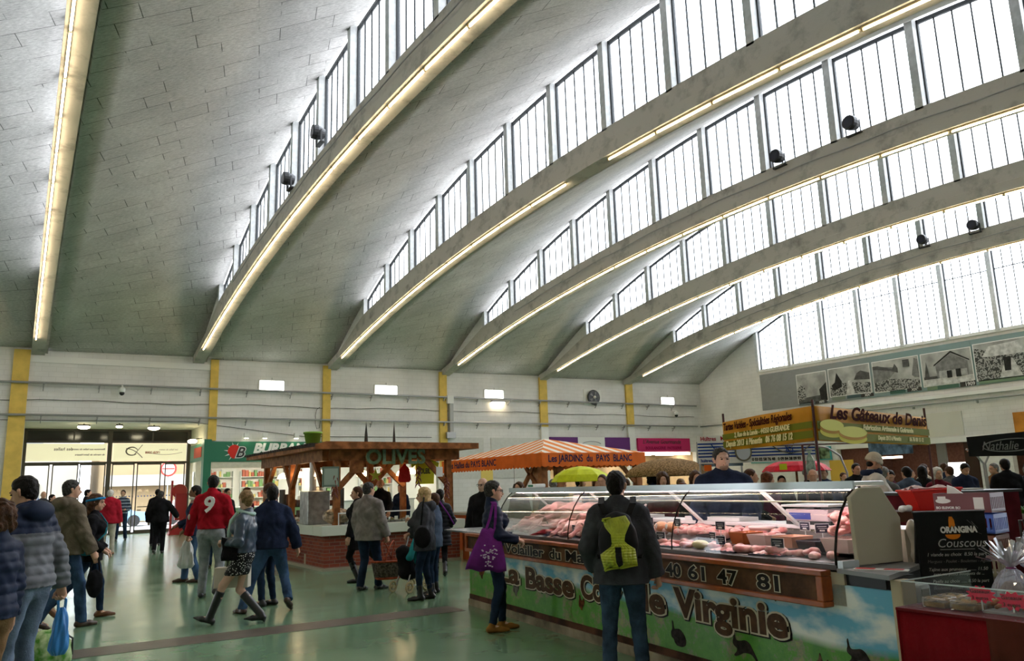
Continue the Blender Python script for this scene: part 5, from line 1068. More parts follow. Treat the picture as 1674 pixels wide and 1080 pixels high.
k = empty('olive_kiosk', 'brown timber olive kiosk with brick base and pale counter', 'kiosk', (5.5, 16.5, 0))
KX, KY = 3.25, 5.2
b = MB(); b.box(.06,KX,.06,.5,.06,.71).box(.06,.5,.5,KY,.06,.71); b.build('brick_base', M_brick, k)
b = MB(); b.box(.0,KX,.0,.5,0,.06).box(.0,.5,.5,KY,0,.06); b.build('plinth', mat('pale_plinth',(.32,.29,.22),.8), k)
MB().box(.055,.06,1.3,1.42,.06,.28).build('vent_grille', mat('beige_grille',(.35,.27,.18),.6), k)
b = MB(); b.box(-.04,KX+.1,-.04,.55,.71,.92); bevel(b.build('front_counter', M_ctop, k), .012); b = MB(); b.box(-.04,.55,.56,KY,.71,.92); bevel(b.build('side_counter', M_ctop, k), .012)
def post(x, y, z0=.92, z1=2.3, w_=.13): MB().box(x,x+w_,y,y+w_,z0,z1).build('post', M_wood, k)
for x, y in ((.26,.05),(KX-.32,.05),(.05,2.6),(.05,4.9),(1.75,1.9),(KX-.32,2.6),(KX-.32,4.9)): post(x, y, .92 if (x < .4 or y < .4) else 0)
def brace(a, c_): MB().beam(a, c_, .09, .11).build('brace', M_wood, k)
brace((.33,.11,1.65),(.95,.11,2.3)); brace((KX-.26,.11,1.70),(KX-.85,.11,2.3)); brace((.11,2.66,1.7),(.11,3.3,2.3)); brace((.11,2.66,1.7),(.11,2.1,2.3)); brace((.11,.4,1.75),(.11,.95,2.3)); brace((.11,4.9,1.7),(.11,4.2,2.3)); brace((1.81,1.9,1.7),(1.25,1.9,2.3)); brace((1.81,1.9,1.7),(2.4,1.9,2.3)); brace((KX-.26,2.6,1.7),(KX-.9,2.6,2.3))
MB().box(.15,KX,.02,.16,2.27,2.50).build('front_beam', M_wood, k); MB().box(.02,.16,.16,KY,2.27,2.50).build('side_beam', M_wood, k); MB().box(KX-.14,KX,.16,KY,2.27,2.50).build('side_beam', M_wood, k); MB().box(.16,KX-.14,KY-.14,KY,2.27,2.50).build('back_beam', M_wood, k)
b = MB(); b.prism([(-.28,-.3,2.50),(KX+.35,-.3,2.50),(KX+.35,-.3,2.63),(-.05,-.3,2.66),(-.28,-.3,2.60)],(0,.05,0)); b.build('front_fascia', M_wood, k, fixn=True)
b = MB(); b.hexa([(-.28,-.27,2.50),(KX+.35,-.27,2.50),(KX+.35,KY+.4,2.50),(-.28,KY+.4,2.50),(-.28,-.27,2.55),(KX+.35,-.27,2.55),(KX+.35,KY+.4,2.62),(-.28,KY+.4,2.62)]); b.build('roof_boards', M_wood, k)
b = MB()
for i in range(30): y = -.2+i*.195; b.box(-.36,.5,y,y+.05,2.58+.0*i,2.63)
b.build('roof_battens', mat('dark_slate_batten',(.04,.035,.03),.7), k)
for i, x in enumerate((1.1,)): MB().lathe((x,.4,2.6),[(.05,0),(.035,.25),(.0,.55)],8).build('roof_spike', M_dark, k)
MB().lathe((2.55,2.2,2.6),[(.05,0),(.03,.35),(.0,.75)],8).build('roof_spike', M_dark, k)
e = empty('planter', 'green planter bucket standing on the kiosk roof', 'planter', (5.6, 17.6, 2.63)); MB().lathe((0,0,0),[(.14,0),(.19,.28),(.21,.28),(.21,.32),(.17,.32),(.13,.03)],14).build('bucket', mat('lime_green_plastic',(.22,.40,.06),.5), e, smooth=True)
sg = empty('olives_sign', 'large green wooden OLIVES letters fixed to the kiosk beam', 'sign', (0,0,0)); M_olg = mat('olive_letter_green',(.16,.23,.14),.6,noise=.3,nscale=10)
q = place_text('letters', M_olg, sg, 'OLIVES', .44, (6.42, 16.46, 2.19), (1,0,0), (0,0,1), off=.012, ext=.02, xs=1.02, sp=1.02)
place_text('letter_edge', mat('letter_gold_edge',(.35,.22,.08),.6), sg, 'OLIVES', .44, (6.42, 16.475, 2.19), (1,0,0), (0,0,1), off=.018, ext=.004, xs=1.02, sp=1.02)
# sneeze guard, lamps, goods
e = empty('counter_guard', 'white-framed glass guard on the kiosk front counter', 'guard', (5.84, 16.52, .92)); b = MB()
b.box(0,2.66,0,.02,.23,.255).box(0,.02,0,.02,0,.25).box(2.64,2.66,0,.02,0,.25).box(0,.02,0,.35,.23,.25).box(2.64,2.66,0,.35,.23,.25); b.build('frame', M_white, e); MB().box(.02,2.64,.005,.012,.01,.23).build('pane', M_glass, e)
M_shade = mat('lit_lamp_shade',(.9,.75,.5),.5,emit=(1,.70,.38),estr=5); M_bulb = mat('warm_bulb',(1,1,1),.5,emit=(1,.78,.5),estr=60)
for i, (x, y) in enumerate(((7.9,17.4),(7.3,18.9),(5.75,17.6),(5.75,19.0),(5.75,20.4),(8.4,19.0))):
    e = empty('hanging_lamp', 'warm hanging lamp inside the olive kiosk, ' + ('over the front counter beside the yellow shirt','over the back of the kiosk','over the left counter, nearest the steel chimney','over the left counter, middle one','over the left counter, farthest one','over the right counter')[i], 'lamp', (x, y, 1.97), 0, 'hanging lamps in the olive kiosk')
    MB().lathe((0,0,0),[(.15,0),(.15,.01),(.12,.09),(.06,.13),(.02,.14)],16).build('lamp_shade', M_shade, e, smooth=True); MB().ball((0,0,.04),.035,8).build('bulb', M_bulb, e, smooth=True); MB().tube([(0,0,.14),(0,0,.55)],.006,5).build('cord', M_dark, e)
e = empty('steel_chimney', 'shiny steel cooking unit with silver flue pipe on the kiosk corner', 'cooker', (5.62, 17.5, .92)); b = MB(); b.box(-.18,.32,-.15,.45,0,.72)
MT = mat('brushed_steel', (.42,.42,.40), .35, metal=.85, noise=.3, nscale=8); bevel(b.build('body', MT, e), .02); MB().tube([(.0,.1,.72),(.0,.1,1.55)], .075, 14).build('flue', mat('foil_flue',(.55,.50,.47),.3,metal=.8,bump=1,bscale=25), e)
MB().lathe((.16,.25,.72),[(.14,0),(.10,.08),(.03,.1)],12).build('lid', MT, e)
e = MB().ball((0,0,.0), .28, 14, (1.15,.8,.62)).build('wrapped_goods', mat('crinkled_cellophane',(.42,.30,.20),.25,noise=.7,nscale=14,bump=1,bscale=18), smooth=True, loc=(5.9,16.78,1.10)); tag(e, 'heap of crinkled cellophane packets on the kiosk counter corner', 'packets', kind='stuff')
tray_m = [mat('olive_a',(.10,.12,.03),.4,noise=.5,nscale=60,bump=.6,bscale=60), mat('olive_b',(.05,.02,.03),.4,noise=.5,nscale=60,bump=.6,bscale=60), mat('olive_c',(.35,.10,.03),.4,noise=.5,nscale=60,bump=.6,bscale=60), mat('olive_d',(.40,.30,.08),.4,noise=.5,nscale=60,bump=.6,bscale=60)]
def tub(x, y, z, wx, wy, lab, cm, n='olive_tub'):
    e = empty(n, lab, 'tub', (x, y, z), 0, 'olive and antipasti tubs on the kiosk'); MB().box(-wx,wx,-wy,wy,0,.05).build('tray', MATS['brushed_steel'], e); MB().grid(lambda u,v:(-wx*.9+wx*1.8*u,-wy*.9+wy*1.8*v,.05+.04*math.sin(u*3.14)*math.sin(v*3.14)),5,5).build('olives', cm, e, smooth=True, kind='stuff')
    MB().box(-.04,.04,-wy,-wy+.006,.05,.13).build('price_card', M_white, e)
for i in range(9): tub(6.15+i*.27, 16.80, .92, .12, .12, 'tub of olives with white price card on the front counter, %s from left' % ORD[i], tray_m[i % 4])
for i in range(8): tub(5.72, 18.3+i*.3, .92, .16, .13, 'dark tub of olives on the left counter, %s from the steel cooker' % ORD[i], tray_m[(i+1) % 3])
# hanging decorations
def peppers(x, y, z, n, lab):
    e = empty('pepper_string', lab, 'decoration', (x, y, z)); MB().tube([(0,0,0),(0,0,.5)],.004,4).build('string', M_dark, e)
    for i in range(n):
        a = i*2.4; zz = -.02+.45*(i/n) ; MB().tube([(.01*math.cos(a),.01*math.sin(a),zz+.03),(.05*math.cos(a),.05*math.sin(a),zz),(.08*math.cos(a),.08*math.sin(a),zz-.08)],[.012,.016,.003],6).build('pepper', mat('dried_pepper',(.16,.02,.012),.35), e)
peppers(5.72,16.42,1.55,22,'string of dark red dried peppers hanging on the left corner post'); peppers(8.35,16.40,1.42,18,'string of dark red dried peppers hanging by the right post'); peppers(7.92,17.0,1.7,14,'string of dried peppers hanging beside the yellow shirt')
e = empty('star_lantern', 'yellow-green star lantern hanging in the kiosk', 'decoration', (6.95, 17.2, 1.95)); P = []
for i in range(10): a = math.pi/2+i*math.pi/5; r_ = .15 if i % 2 == 0 else .06; P.append((r_*math.cos(a), 0, r_*math.sin(a)))
MB().prism(P,(0,.03,0)).build('star', mat('star_yellow',(.55,.55,.08),.5), e, fixn=True); MB().tube([(0,.015,.15),(0,.015,.40)],.003,4).build('string', M_dark, e)
e = empty('yellow_shirt', 'yellow shirt with dark lettering hanging in the kiosk', 'shirt', (8.15, 17.1, 1.75)); MB().prism([(-.22,0,-.02),(.22,0,-.02),(.24,0,.42),(.34,0,.36),(.36,0,.46),(.12,0,.56),(-.12,0,.56),(-.36,0,.46),(-.34,0,.36),(-.24,0,.42)],(0,.04,0)).build('cloth', mat('shirt_yellow',(.70,.66,.04),.7), e, fixn=True)
place_text('print', M_dark, e, 'SOLEIL', .17, (-.19,-.01,.22), (1,0,0), (0,0,1), off=.004, xs=.62); MB().tube([(-.2,0,.5),(0,0,.62),(.2,0,.5)],.006,5).tube([(0,0,.62),(0,0,.75)],.004,4).build('hanger', M_dark, e)
e = MB().lathe((0,0,0),[(.11,0),(.15,.05),(.12,.3),(.04,.38),(.02,.42)],12).build('red_bag', mat('red_net',(.50,.02,.02),.6,bump=.5,bscale=30), smooth=True, loc=(7.62,17.1,1.78)); tag(e, 'red cloth bag hanging from a beam in the kiosk', 'bag')
e = MB().box(-.18,.18,-.02,.02,0,.42).build('menu_board', mat('green_grey_board',(.14,.19,.15),.6), loc=(5.62,16.40,1.72)); tag(e, 'small green-grey board fixed at the kiosk corner', 'board')
MB().box(-.15,.15,-.025,-.02,.04,.38).build('sheet', mat('pale_green_sheet',(.30,.36,.30),.6), e)
e = MB().box(-.16,.16,-.02,.02,0,.30).build('wood_panel', M_wood, loc=(6.25,16.55,2.0)); tag(e, 'square wooden panel hanging under the kiosk beam', 'panel')
e = MB().box(-.08,.08,-.01,.01,0,.22).build('notice', M_white, loc=(8.18,16.42,1.88)); tag(e, 'white notice pinned near the right kiosk post', 'notice')
e = empty('back_shelf', 'dark rack of goods at the back of the kiosk', 'shelf', (6.6, 20.5, 0)); b = MB(); b.box(-.8,.8,0,.4,0,.9).box(-.8,.8,0,.4,1.25,1.28).box(-.8,-.76,0,.4,.9,1.7).box(.76,.8,0,.4,.9,1.7); b.build('frame', M_dark, e)
b = MB()
for i in range(9): b.box(-.7+i*.16,-.6+i*.16,.08,.3,.9,.9+rnd.uniform(.1,.3)).box(-.7+i*.16,-.6+i*.16,.08,.3,1.28,1.28+rnd.uniform(.1,.3))
b.build('goods', mat('dark_goods',(.12,.06,.04),.5,noise=.6,nscale=6), e, kind='stuff')
# platform for the seller
struct(MB().box(6.1,8.6,17.1,18.9,0,.12), 'floor', M_wood2)
# ================================================================ ORANGE MARKET STALL
def awn_mat():
    m = mat('orange_white_stripes', (.8,.3,.06), .7); t, b = nodes(m); tc = t.nodes.new('ShaderNodeTexCoord'); sx = t.nodes.new('ShaderNodeSeparateXYZ'); ad = t.nodes.new('ShaderNodeMath'); ad.operation = 'ADD'
    md = t.nodes.new('ShaderNodeMath'); md.operation = 'PINGPONG'; md.inputs[1].default_value = .18; gt = t.nodes.new('ShaderNodeMath'); gt.operation = 'GREATER_THAN'; gt.inputs[1].default_value = .095
    t.links.new(tc.outputs['UV'], sx.inputs[0]); t.links.new(sx.outputs['X'], md.inputs[0]); t.links.new(md.outputs[0], gt.inputs[0]); mx = t.nodes.new('ShaderNodeMix'); mx.data_type = 'RGBA'
    mx.inputs['A'].default_value = (.68,.20,.03,1); mx.inputs['B'].default_value = (.72,.68,.60,1); t.links.new(gt.outputs[0], mx.inputs['Factor']); t.links.new(mx.outputs['Result'], b.inputs['Base Color']); return m
M_awn = awn_mat(); M_or = mat('orange_canvas', (.78,.17,.03), .7, noise=.12, nscale=3)
J = empty('orange_stall', 'market stall with orange and white striped awning and timber posts', 'stall', (0,0,0))
jx0, jx1, jy0, jy1 = 10.35, 13.5, 15.45, 20.6; zt, zb_ = 2.36, 2.06; pk = ((jx0+jx1)/2-.3, 17.2, 2.80)
def face(a, c_, apex, m, nm):
    b = MB(); b.v = [a, c_, apex]; b.f = [(0,1,2)]; b.mi = [0]; o = b.build(nm, m, J); ul = o.data.uv_layers.new(name='UVMap'); L_ = (Vector(c_)-Vector(a)).length
    ul.data[0].uv = (0,0); ul.data[1].uv = (L_,0); ul.data[2].uv = ((Vector(apex)-Vector(a)).dot((Vector(c_)-Vector(a)).normalized()),1); o.modifiers.new('s','SOLIDIFY').thickness = .01
cs = [(jx0,jy0,zt),(jx1,jy0,zt),(jx1,jy1,zt),(jx0,jy1,zt)]
for i in range(4): face(cs[i], cs[(i+1) % 4], pk, M_awn, 'awning_slope')
def valance(a, c_):
    a = Vector(a); c_ = Vector(c_); L_ = (c_-a).length; n = int(L_/.16); b = MB(); b.grid(lambda u, v: tuple(a.lerp(c_, u)+Vector((0,0,-(zt-zb_)*v-.035*v*abs(math.sin(math.pi*n*u))))), n*4, 3); o = b.build('valance', M_or, J); o.modifiers.new('s','SOLIDIFY').thickness = .008; return o
for i in (0,1,3): va = valance(cs[i], cs[(i+1) % 4])
M_nv = mat('navy_lettering',(.02,.025,.08),.6)
place_text('lettering', M_nv, J, 'Les JARDINS  du  PAYS  BLANC', .235, (10.52, jy0-.012, 2.15), (1,0,0), (0,0,1), off=.004, xs=.80)
place_text('lettering', M_nv, J, 'Les Halles du PAYS BLANC', .235, (jx0-.012, 20.2, 2.14), (0,-1,0), (0,0,1), off=.004, xs=1.0)
for x in (jx0+.05, jx0+.5, jx1-.22):
    MB().box(x,x+.17,jy0+.1,jy0+.27,0,2.2).build('post', M_wood2, J)
for x in (jx0+.05, jx1-.2): MB().box(x,x+.14,jy1-.3,jy1-.16,0,2.2).build('post', M_wood2, J)
MB().box(jx0+.05,jx1-.05,jy0+.1,jy0+.22,2.1,2.25).build('front_beam', M_wood2, J); MB().box(jx0+.05,jx0+.17,jy0+.2,jy1,2.1,2.25).build('side_beam', M_wood2, J)
for a, c_ in (((jx0+.6,jy0+.18,1.55),(jx0+1.15,jy0+.18,2.1)),((jx1-.14,jy0+.18,1.55),(jx1-.7,jy0+.18,2.1)),((jx0+.12,jy0+.3,1.5),(jx0+.12,jy0+.95,2.12)),((jx0+.12,jy0+1.1,1.5),(jx0+.12,jy0+.5,2.1))): MB().beam(a, c_, .07, .09).build('brace', M_wood2, J)
MB().box(jx0-.2,jx1,jy0+.1,jy0+.9,0,.9).box(jx0-.2,jx0+.6,jy0+.9,jy1-.5,0,.9).build('counter', mat('orange_counter',(.45,.10,.025),.6), J); MB().box(jx0-.25,jx1+.05,jy0+.05,jy0+.95,.9,.95).box(jx0-.25,jx0+.65,jy0+.95,jy1-.45,.9,.95).build('counter_top', mat('grey_stone_top',(.42,.42,.40),.5), J)
MB().lathe((jx0-.15,jy0+1.0,1.55),[(.0,-.12),(.06,-.03),(.04,.05),(.015,.12)],10).tube([(jx0-.15,jy0+1,1.6),(jx0-.15,jy0+1,2.1)],.005,5).build('hanging_scale', M_dark, J)
for i in range(14):
    e = MB().ball((0,0,0), .07, 8, (1,1,.9)).build('vegetable', [mat('veg_g',(.12,.25,.04),.5), mat('veg_o',(.6,.22,.03),.5), mat('veg_w',(.6,.55,.4),.5)][i % 3], smooth=True, loc=(10.35+i*.21, 15.75+.1*(i % 2), 1.01)); tag(e, '%s vegetable on the orange stall counter, %s from left' % (('green','orange','white')[i % 3], ORD[i]), 'vegetable', 'vegetables on the orange stall counter')
# low orange crate table between kiosk and stall
e = empty('crate_table', 'low orange table with grey top between the kiosk and the counter', 'table', (9.4, 16.2, 0)); MB().box(-.5,.5,-.3,.5,0,.62).build('orange_front', mat('orange_counter2',(.5,.12,.03),.6), e); MB().box(-.6,.6,-.4,.6,.62,.67).build('table_top', MATS['grey_stone_top'], e)
for i in range(6):
    q = MB().ball((0,0,0), .06, 8).build('vegetable', [MATS['veg_o'], MATS['veg_g']][i % 2], smooth=True, loc=(9.05+i*.14, 16.1, .73)); tag(q, 'small vegetable on the low orange table, %s from left' % ORD[i], 'vegetable', 'vegetables on the low orange table')
# ================================================================ POULTRY COUNTER (local x along the front, y inward)
PC = empty('poultry_counter', 'long glass-fronted meat counter with painted farmyard panel', 'counter', (5.6, 10.31, 0), math.atan2(-.9949, -.1013))
def art_mat():
    m = mat('farmyard_print', (.2,.4,.6), .35); t, b = nodes(m); tc = t.nodes.new('ShaderNodeTexCoord'); sx = t.nodes.new('ShaderNodeSeparateXYZ'); t.links.new(tc.outputs['Object'], sx.inputs[0])
    n1 = t.nodes.new('ShaderNodeTexNoise'); n1.inputs['Scale'].default_value = 2.2; n1.inputs['Detail'].default_value = 6; mp = t.nodes.new('ShaderNodeMapping'); mp.inputs['Scale'].default_value = (1,1,2.2); t.links.new(tc.outputs['Object'], mp.inputs['Vector']); t.links.new(mp.outputs[0], n1.inputs['Vector'])
    sky = t.nodes.new('ShaderNodeValToRGB'); e_ = sky.color_ramp.elements; e_[0].position = .44; e_[0].color = (.13,.42,.60,1); e_[1].position = .60; e_[1].color = (.78,.82,.78,1)
    t.links.new(n1.outputs['Fac'], sky.inputs['Fac'])
    n2 = t.nodes.new('ShaderNodeTexNoise'); n2.inputs['Scale'].default_value = 3.0; n2.inputs['Detail'].default_value = 9; n2.inputs['Roughness'].default_value = .8; t.links.new(tc.outputs['Object'], n2.inputs['Vector'])
    gr = t.nodes.new('ShaderNodeValToRGB'); g_ = gr.color_ramp.elements; g_[0].position = .38; g_[0].color = (.05,.21,.018,1); g_[1].position = .62; g_[1].color = (.25,.33,.07,1); q = g_.new(.52); q.color = (.09,.29,.025,1); q = g_.new(.57); q.color = (.23,.21,.13,1)
    t.links.new(n2.outputs['Fac'], gr.inputs['Fac'])
    w1 = t.nodes.new('ShaderNodeTexNoise'); w1.inputs['Scale'].default_value = 1.1; t.links.new(tc.outputs['Object'], w1.inputs['Vector'])
    a = t.nodes.new('ShaderNodeMath'); a.operation = 'MULTIPLY_ADD'; a.inputs[1].default_value = .16; a.inputs[2].default_value = .42; t.links.new(w1.outputs['Fac'], a.inputs[0])
    su = t.nodes.new('ShaderNodeMath'); su.operation = 'SUBTRACT'; t.links.new(sx.outputs['Z'], su.inputs[0]); t.links.new(a.outputs[0], su.inputs[1]); mr = t.nodes.new('ShaderNodeMapRange'); mr.inputs['From Min'].default_value = -.02; mr.inputs['From Max'].default_value = .04; t.links.new(su.outputs[0], mr.inputs['Value'])
    mx = t.nodes.new('ShaderNodeMix'); mx.data_type = 'RGBA'; t.links.new(mr.outputs[0], mx.inputs['Factor']); t.links.new(gr.outputs[0], mx.inputs['A']); t.links.new(sky.outputs[0], mx.inputs['B']); t.links.new(mx.outputs['Result'], b.inputs['Base Color']); return m
pan = MB().box(0,7.08,0,.03,.15,.90).build('printed_panel', art_mat(), PC)
MB().box(0,7.1,-.01,.8,.09,.155).build('skirting', mat('brown_skirting',(.08,.035,.02),.6,noise=.6,nscale=4), PC); MB().box(0,7.12,-.03,.9,0,.09).build('stone_plinth', mat('pale_stone_plinth',(.30,.25,.18),.8,noise=.5,nscale=3), PC)
MB().box(0,7.06,.03,.9,.155,.80).build('carcass', mat('beige_carcass',(.38,.34,.25),.7), PC); MB().box(7.08,7.16,-.01,.12,0,.97).build('end_post', mat('beige_end_post',(.52,.44,.30),.7), PC)
MB().box(0,.95,.0,.9,.80,.985).build('left_plinth', mat('dark_slate_front',(.07,.075,.08),.5), PC)
bevel(MB().box(-.9,1.0,-.04,.95,.985,1.01).build('left_worktop', mat('steel_worktop',(.55,.58,.60),.25,metal=.7), PC), .004)
# name board
M_bw = mat('board_wood', (.115,.055,.028), .5, noise=.55, nscale=5, bump=.2, bscale=20); M_orf = mat('orange_brown_frame',(.36,.085,.02),.35,noise=.3,nscale=8)
bd = MB().box(.10,6.55,-.07,0,.77,.975).build('name_board', M_bw, PC)
for a in ((.06,6.59,-.10,0,.955,.995),(.06,6.59,-.10,0,.745,.785),(.06,.12,-.10,0,.785,.955),(6.53,6.59,-.10,0,.785,.955)): bevel(MB().box(*a).build('board_frame', M_orf, bd), .008)
def fit_text(par, body, s0, s1, z0, size, m, y, off=0.0, grow=0, **kw):
    b0 = text_mb(body, size, off=off, **kw); xs_ = [v[0] for v in b0.v]; k_ = (s1-s0)/(max(xs_)-min(xs_)); m0 = min(xs_)
    def mk(nm, mt, of, yy, dx=0, dz=0):
        b1 = text_mb(body, size, off=of, **kw); b1.v = [(s0+dx+(v[0]-m0)*k_, yy-v[2], z0+dz+v[1]) for v in b1.v]; return b1.build(nm, mt, par)
    return mk
M_cr = mat('cream_outline',(.62,.55,.42),.5); M_lb = mat('letter_brown',(.09,.045,.025),.5,noise=.4,nscale=10); M_ink = mat('black_outline',(.015,.012,.010),.5)
for wd, s0, s1, z0 in (('La',1.02,1.62,.43),('Basse',1.80,2.96,.42),('Cour',3.12,3.90,.44),('de',4.12,4.62,.45),('Virginie',4.76,6.13,.47)):
    f_ = fit_text(pan, wd, s0, s1, z0, .33, M_lb, 0, off=.012, ext=.001, res=4)
    f_('lettering_shadow', M_ink, .030, -.004, .008, -.008); f_('lettering_outline', M_cr, .026, -.008); f_('lettering', M_lb, .012, -.012)
for wd, s0, s1 in (('Volailler',1.36,2.42),('du',2.56,2.82),('Marais',2.94,3.80),('02',4.46,4.64),('40',4.76,4.98),('61',5.08,5.30),('47',5.46,5.70),('81',5.92,6.15)):
    f_ = fit_text(bd, wd, s0, s1, .812, .155, M_ink, 0, off=.004, ext=.001, res=3)
    f_('lettering_outline', M_cr, .011, -.076); f_('lettering', M_ink, .004, -.080)
def rounded(P, n=2):
    for _ in range(n): P = [q for i in range(len(P)) for q in ((P[i-1][0]*.25+P[i][0]*.75, P[i-1][1]*.25+P[i][1]*.75), (P[i][0]*.75+P[(i+1) % len(P)][0]*.25, P[i][1]*.75+P[(i+1) % len(P)][1]*.25))]
    return P
def sil(nm, m, pts, s0, z0, k_, flip=1):
    pts = rounded(pts); return MB().prism([(s0+flip*x*k_, -.004, z0+z*k_) for x, z in pts],(0,.003,0)).build(nm, m, pan, fixn=True)
M_rab = mat('print_rabbit_dark',(.035,.028,.025),.6,noise=.6,nscale=20); M_rab2 = mat('print_rabbit_brown',(.11,.075,.045),.6,noise=.6,nscale=20)
hopper = [(0,.40),(.0,.50),(.05,.60),(.03,.80),(.09,.88),(.12,.62),(.18,.52),(.35,.54),(.60,.60),(.78,.50),(.88,.34),(1.05,.08),(1.10,-.04),(1.02,.0),(.84,.20),(.66,.22),(.45,.20),(.30,.12),(.08,.04),(.0,.08),(.16,.20),(.18,.30),(.08,.34)]
sitter = [(0,.3),(-.02,.5),(.10,.62),(.08,.95),(.16,.95),(.2,.62),(.35,.66),(.6,.68),(.85,.5),(.95,.25),(.85,.02),(.4,-.02),(.2,.1),(.15,.25)]
upright = [(.0,0),(.03,.4),(.0,.62),(.06,.78),(.14,.80),(.2,1.05),(.26,.82),(.30,.7),(.50,.92),(.42,.66),(.32,.5),(.42,.2),(.42,0)]
ears = [(0,0),(-.05,.5),(.08,.75),(.2,.45),(.22,.3),(.30,.3),(.38,.55),(.5,.3),(.45,0)]
hen = [(0,.1),(.0,.45),(.12,.7),(.1,.95),(.25,1.0),(.3,.7),(.5,.55),(.8,.85),(.9,.5),(.7,.2),(.5,.05),(.5,-.15),(.3,-.1),(.2,.05)]
sil('rabbit_print', M_rab, sitter, 4.68, .20, .22); sil('rabbit_print', M_rab, hopper, 5.50, .23, .26); sil('rabbit_print', M_rab2, upright, 6.36, .155, .26); sil('rabbit_print', M_rab, hopper, 6.66, .38, .20); sil('rabbit_print', M_rab, ears, 6.88, .155, .15)
sil('hen_print', mat('print_hen',(.16,.05,.02),.6,noise=.7,nscale=15), hen, .35, .42, .22); sil('hen_print', mat('print_hen_grey',(.13,.12,.11),.6,noise=.7,nscale=15), hen, 1.42, .30, .20); sil('hen_print', MATS['print_hen'], hen, 3.05, .32, .14); sil('bird_print', M_rab, [(0,0),(.3,.35),(.5,.1),(.55,-.3),(.3,-.1)], 5.98, .74, .09)
# display case
MB().box(.95,6.64,.0,.06,.995,1.03).box(.95,6.64,.06,.95,.985,1.0).build('display_base', mat('dark_display_base',(.05,.04,.035),.4), PC)
prof = [(.005,1.03),(.01,1.12),(.04,1.25),(.10,1.38),(.18,1.49),(.28,1.57)]
def glass_seg(s0, s1):
    b = MB(); n = len(prof); b.v = [(s0, t_, z) for t_, z in prof]+[(s1, t_, z) for t_, z in prof]; b.f = [(i, i+1, n+i+1, n+i) for i in range(n-1)]; b.mi = [0]*(n-1); return b
for s0, s1 in ((.96,2.86),(2.87,4.76),(4.77,6.63)): glass_seg(s0, s1).build('curved_glass', M_glass, PC, smooth=True)
for s_ in (.955, 2.865, 4.765, 6.64): MB().tube([(s_, t_-.004, z) for t_, z in prof], .006 if s_ < 6 else .010, 5).build('glass_edge', M_ink, PC, smooth=True)
bevel(MB().box(.90,6.66,.24,.56,1.565,1.60).build('canopy', mat('white_canopy',(.80,.84,.85),.25), PC), .01)
MB().box(.90,6.66,.225,.245,1.545,1.605).build('canopy_rail', mat('canopy_rail',(.55,.62,.64),.2,metal=.3), PC)
MB().tube([(.96,.32,1.545),(6.62,.32,1.545)],.010,6).build('case_light', mat('case_light_glow',(1,1,1),.5,emit=(1,.80,.80),estr=20), PC)
MB().box(.96,6.62,.30,.36,1.50-.055,1.50-.045).build('glass_shelf_edge', mat('pale_shelf_edge',(.9,.75,.55),.3), PC)  # plain pale orange colour along the shelf edge
for s_, ds in ((1.15,-.35),(2.6,-.35),(4.15,-.35),(5.45,-.35)): MB().beam((s_,.45,1.56),(s_+.1,.82,1.20),.06,.02).build('strut', M_white, PC)
MB().box(1.95,2.10,.62,.66,1.18,1.50).build('strut', M_white, PC)
MB().box(.96,6.62,.80,.84,1.0,1.20).build('display_back', mat('grey_display_back',(.16,.14,.13),.5), PC); bevel(MB().box(.96,6.62,.78,1.15,1.20,1.235).build('service_worktop', mat('pinkish_white_top',(.72,.66,.66),.4), PC), .006)
MB().box(.96,6.62,.84,1.1,0,1.20).build('service_side', mat('grey_service_side',(.3,.3,.3),.5), PC)
MB().box(.97,6.62,.05,.44,1.0,1.035).build('lower_tray', mat('steel_tray',(.35,.33,.33),.35,metal=.6), PC); MB().hexa([(.97,.42,1.06),(6.62,.42,1.06),(6.62,.80,1.13),(.97,.80,1.13),(.97,.42,1.08),(6.62,.42,1.08),(6.62,.80,1.15),(.97,.80,1.15)]).build('upper_tray', MATS['steel_tray'], PC)
# end cheek, small board, shelf
b = MB(); b.prism([(6.66,.16,1.02),(6.66,.15,1.49),(6.66,.25,1.555),(6.66,.47,1.555),(6.66,.64,1.33),(6.66,.62,1.02)],(.035,0,0)); bevel(b.build('end_cheek', mat('cream_cheek',(.50,.45,.34),.5), PC, fixn=True), .006)
b = MB(); b.box(6.66,6.70,.66,.92,.7,1.24); b.build('back_board', mat('cream_board',(.46,.42,.33),.6), PC); MB().box(6.655,6.70,.0,.16,.995,1.06).build('end_bracket', MATS['steel_worktop'], PC)
b = MB(); b.prism([(6.66,-.02,.98),(7.15,-.10,.98),(6.74,.84,.98),(6.66,.86,.98)],(0,0,.03)); b.build('end_shelf', mat('grey_laminate',(.20,.205,.21),.3), PC, fixn=True)
MB().box(6.70,7.02,.02,.30,.86,.98).box(6.70,6.80,.3,.8,.86,.98).build('dark_drawer', M_black, PC); MB().box(6.58,6.70,.0,.1,.76,.98).build('end_riser', MATS['cream_cheek'], PC)
def pw_(s_, t_, z): return PC.matrix_basis @ Vector((s_, t_, z))
PC.rotation_euler.z = math.atan2(-.9949, -.1013); bpy.context.view_layer.update()
PM = PC.matrix_world.copy(); PRZ = PC.rotation_euler.z
def atpc(o, s_, t_, z, rz=0): o.location = PM @ Vector((s_, t_, z)); o.rotation_euler = (0, 0, PRZ+rz); return o
